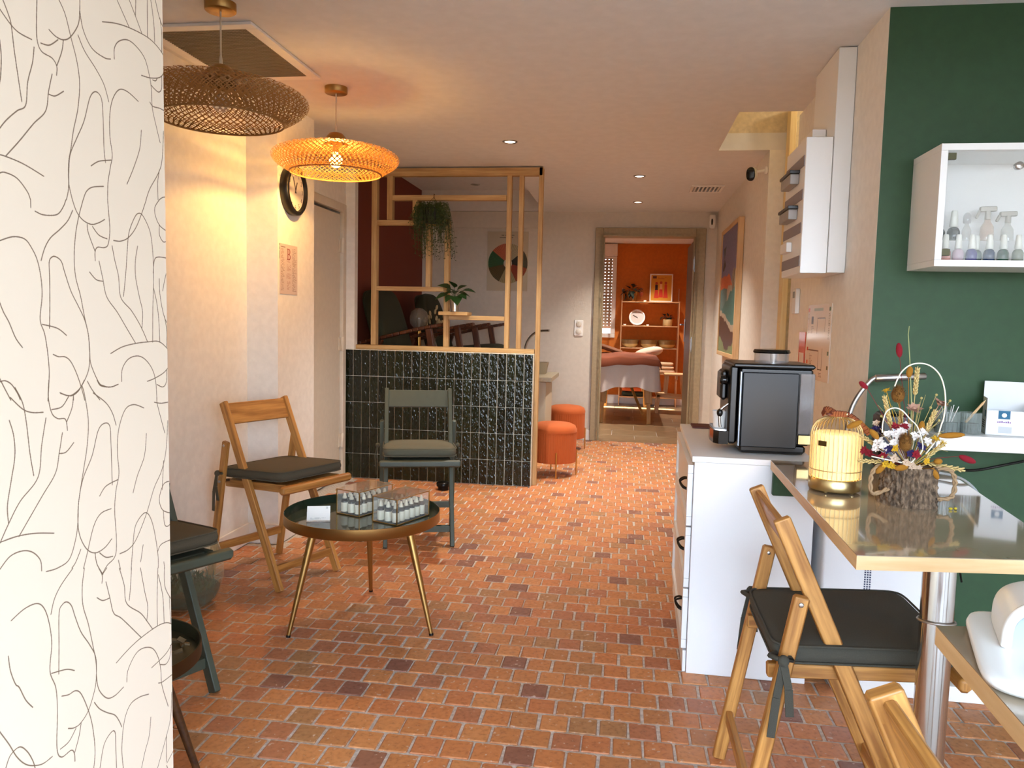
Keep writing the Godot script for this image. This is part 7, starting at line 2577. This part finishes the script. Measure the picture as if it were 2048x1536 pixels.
	# mustard grasses
	for e in [[Vector3(0.118, 0.172, 0.0), Vector3(0.060, 0.168, 0.01)], [Vector3(-0.100, 0.178, 0.02), Vector3(-0.083, 0.158, 0.03)], [Vector3(-0.150, 0.180, 0.015), Vector3(-0.118, 0.196, 0.015)], [Vector3(-0.084, 0.076, 0.035), Vector3(-0.066, 0.098, 0.035)], [Vector3(-0.050, 0.092, 0.055), Vector3(-0.022, 0.098, 0.055)], [Vector3(0.052, 0.070, 0.04), Vector3(0.036, 0.094, 0.04)], [Vector3(0.064, 0.110, 0.025), Vector3(0.046, 0.108, 0.025)], [Vector3(0.024, 0.200, 0.0), Vector3(0.020, 0.172, 0.0)], [Vector3(-0.011, 0.330, 0.0), Vector3(-0.014, 0.305, 0.0)]]:
		b = MB.new()
		var d: Vector3 = e[0] - e[1]
		var bs := Basis(d.cross(Vector3.BACK).normalized(), d.normalized(), Vector3.BACK)
		b.ball((e[0] + e[1]) * 0.5, Vector3(0.0075, d.length() * 0.55, 0.0075), bs, 10, 8)
		b.tube([e[1], ((e[1] as Vector3) + root) * 0.5, root], 0.0008, 4)
		part(o, "mustard_tuft", b, mat("mustard", Color(0.58, 0.38, 0.06), 0.95))
	# craspedia dots on thin stems
	for p in [Vector3(0.051, 0.265, 0), Vector3(0.040, 0.234, 0), Vector3(0.082, 0.252, 0), Vector3(0.057, 0.205, 0.01), Vector3(0.018, 0.256, 0), Vector3(-0.070, 0.209, 0), Vector3(-0.078, 0.118, 0.05), Vector3(0.066, 0.172, 0.0)]:
		b = MB.new()
		b.ball(p, Vector3.ONE * 0.0032, Basis(), 8, 6)
		b.tube([p, ((p as Vector3) + root) * 0.5 + Vector3(0, 0.02, 0), root], 0.0006, 4)
		part(o, "straw_bud", b, stem)
	# grassy blades
	b = MB.new()
	for i in 26:
		var a := g.randf_range(-2.2, 2.2)
		var tip := Vector3(sin(a) * g.randf_range(0.05, 0.11), 0.09 + cos(a * 0.6) * g.randf_range(0.08, 0.19), g.randf_range(-0.05, 0.05))
		b.tube(smooth_line([root, root.lerp(tip, 0.6) + Vector3(0, 0.02, 0), tip], 3), 0.0009, 4, 0.0004)
	part(o, "fine_grass", b, stem).set_meta("kind", "stuff")
	# two fallen buds beside the vase
	var fb := thing("fallen_bud", "left one of two tiny yellow buds fallen beside the log vase", "bud", at + Vector3(0.080, 0.003, 0.050), 0.0, "fallen buds")
	b = MB.new()
	b.ball(Vector3.ZERO, Vector3(0.0045, 0.003, 0.004), Basis(), 10, 6)
	part(fb, "bud", b, mat("bud_yellow", Color(0.70, 0.62, 0.16), 0.9))
	copy_of(fb, at + Vector3(0.092, 0.003, 0.046), 0.8, "right one of two tiny yellow buds fallen beside the log vase")

# ------------------------------------------------------------------ nearest desk
func build_foreground_desk() -> void:
	var t := thing("near_desk", "second taupe desk with light wood edge at the lower right", "table", Vector3.ZERO)
	var poly := PackedVector2Array([Vector2(0.452, -1.145), Vector2(0.405, -0.30), Vector2(1.10, -0.30), Vector2(1.10, -1.20)])
	var b := MB.new()
	b.prism(poly, 0.692, 0.7185)
	part(t, "wood_slab", b, M.birch)
	b = MB.new()
	b.prism(poly, 0.7185, 0.7200)
	part(t, "top_face", b, M.worktop_face)
	for q in [[1.03, -1.10], [0.52, -0.40], [1.03, -0.40]]:
		b = MB.new()
		b.cyl(Vector3(q[0], 0.0, q[1]), Vector3(q[0], 0.692, q[1]), 0.03, 0.03, 28)
		part(t, "leg", b, M.chrome)
	# lamp for curing nails
	var u := thing("nail_lamp", "white rounded nail curing lamp on the nearest desk", "nail lamp", Vector3(0.600, 0.7202, -1.030), -0.3)
	var wp := mat("lamp_white", Color(0.90, 0.91, 0.90), 0.25)
	b = MB.new()
	b.pad(Vector3(0.01, 0.010, 0.015), Vector3(0.30, 0.020, 0.27), 0.35, 0.3, Basis(), 44, 10)
	part(u, "base", b, wp)
	# arched hood, open towards the sitter
	for k in [[1.0, "hood", wp], [0.90, "hood_lining", mat("lamp_lining", Color(0.84, 0.88, 0.90), 0.15)]]:
		var sc: float = k[0]
		var f := func(a: float, w: float) -> Vector3:
			var q := PI * a
			var back := sqrt(maxf(1.0 - pow(w, 5.0), 0.0))
			var x := signf(cos(q)) * pow(absf(cos(q)), 0.55) * 0.122 * sc * lerpf(0.75, 1.0, back)
			var y := 0.020 + pow(maxf(sin(q), 0.0), 0.6) * 0.078 * sc * back
			return Vector3(0.012 + x, y, 0.030 - 0.165 * w * (1.0 if sc > 0.95 else 0.94) + 0.03 * sin(q))
		b = MB.new()
		b.sheet(f, 36, 12)
		part(u, k[1], b, k[2])
	b = MB.new()
	var rim := []
	for i in 29:
		var q := PI * i / 28.0
		rim.append(Vector3(0.012 + signf(cos(q)) * pow(absf(cos(q)), 0.55) * 0.116, 0.021 + pow(maxf(sin(q), 0.0), 0.6) * 0.074, 0.030 + 0.03 * sin(q)))
	b.tube(rim, 0.0065, 8)
	part(u, "mouth_rim", b, wp)
	b = MB.new()
	b.tube(smooth_line([Vector3(-0.01, 0.0985, -0.06), Vector3(0.03, 0.0965, -0.03), Vector3(0.07, 0.090, 0.0), Vector3(0.10, 0.078, 0.02)], 5), 0.0016, 6)
	part(u, "seam", b, M.black_plastic)
	folding_chair("wooden folding chair nearest the camera, only its top rail in view", Vector3(0.445, 0, -0.665), PI / 2, M.acacia_light, M.steel)
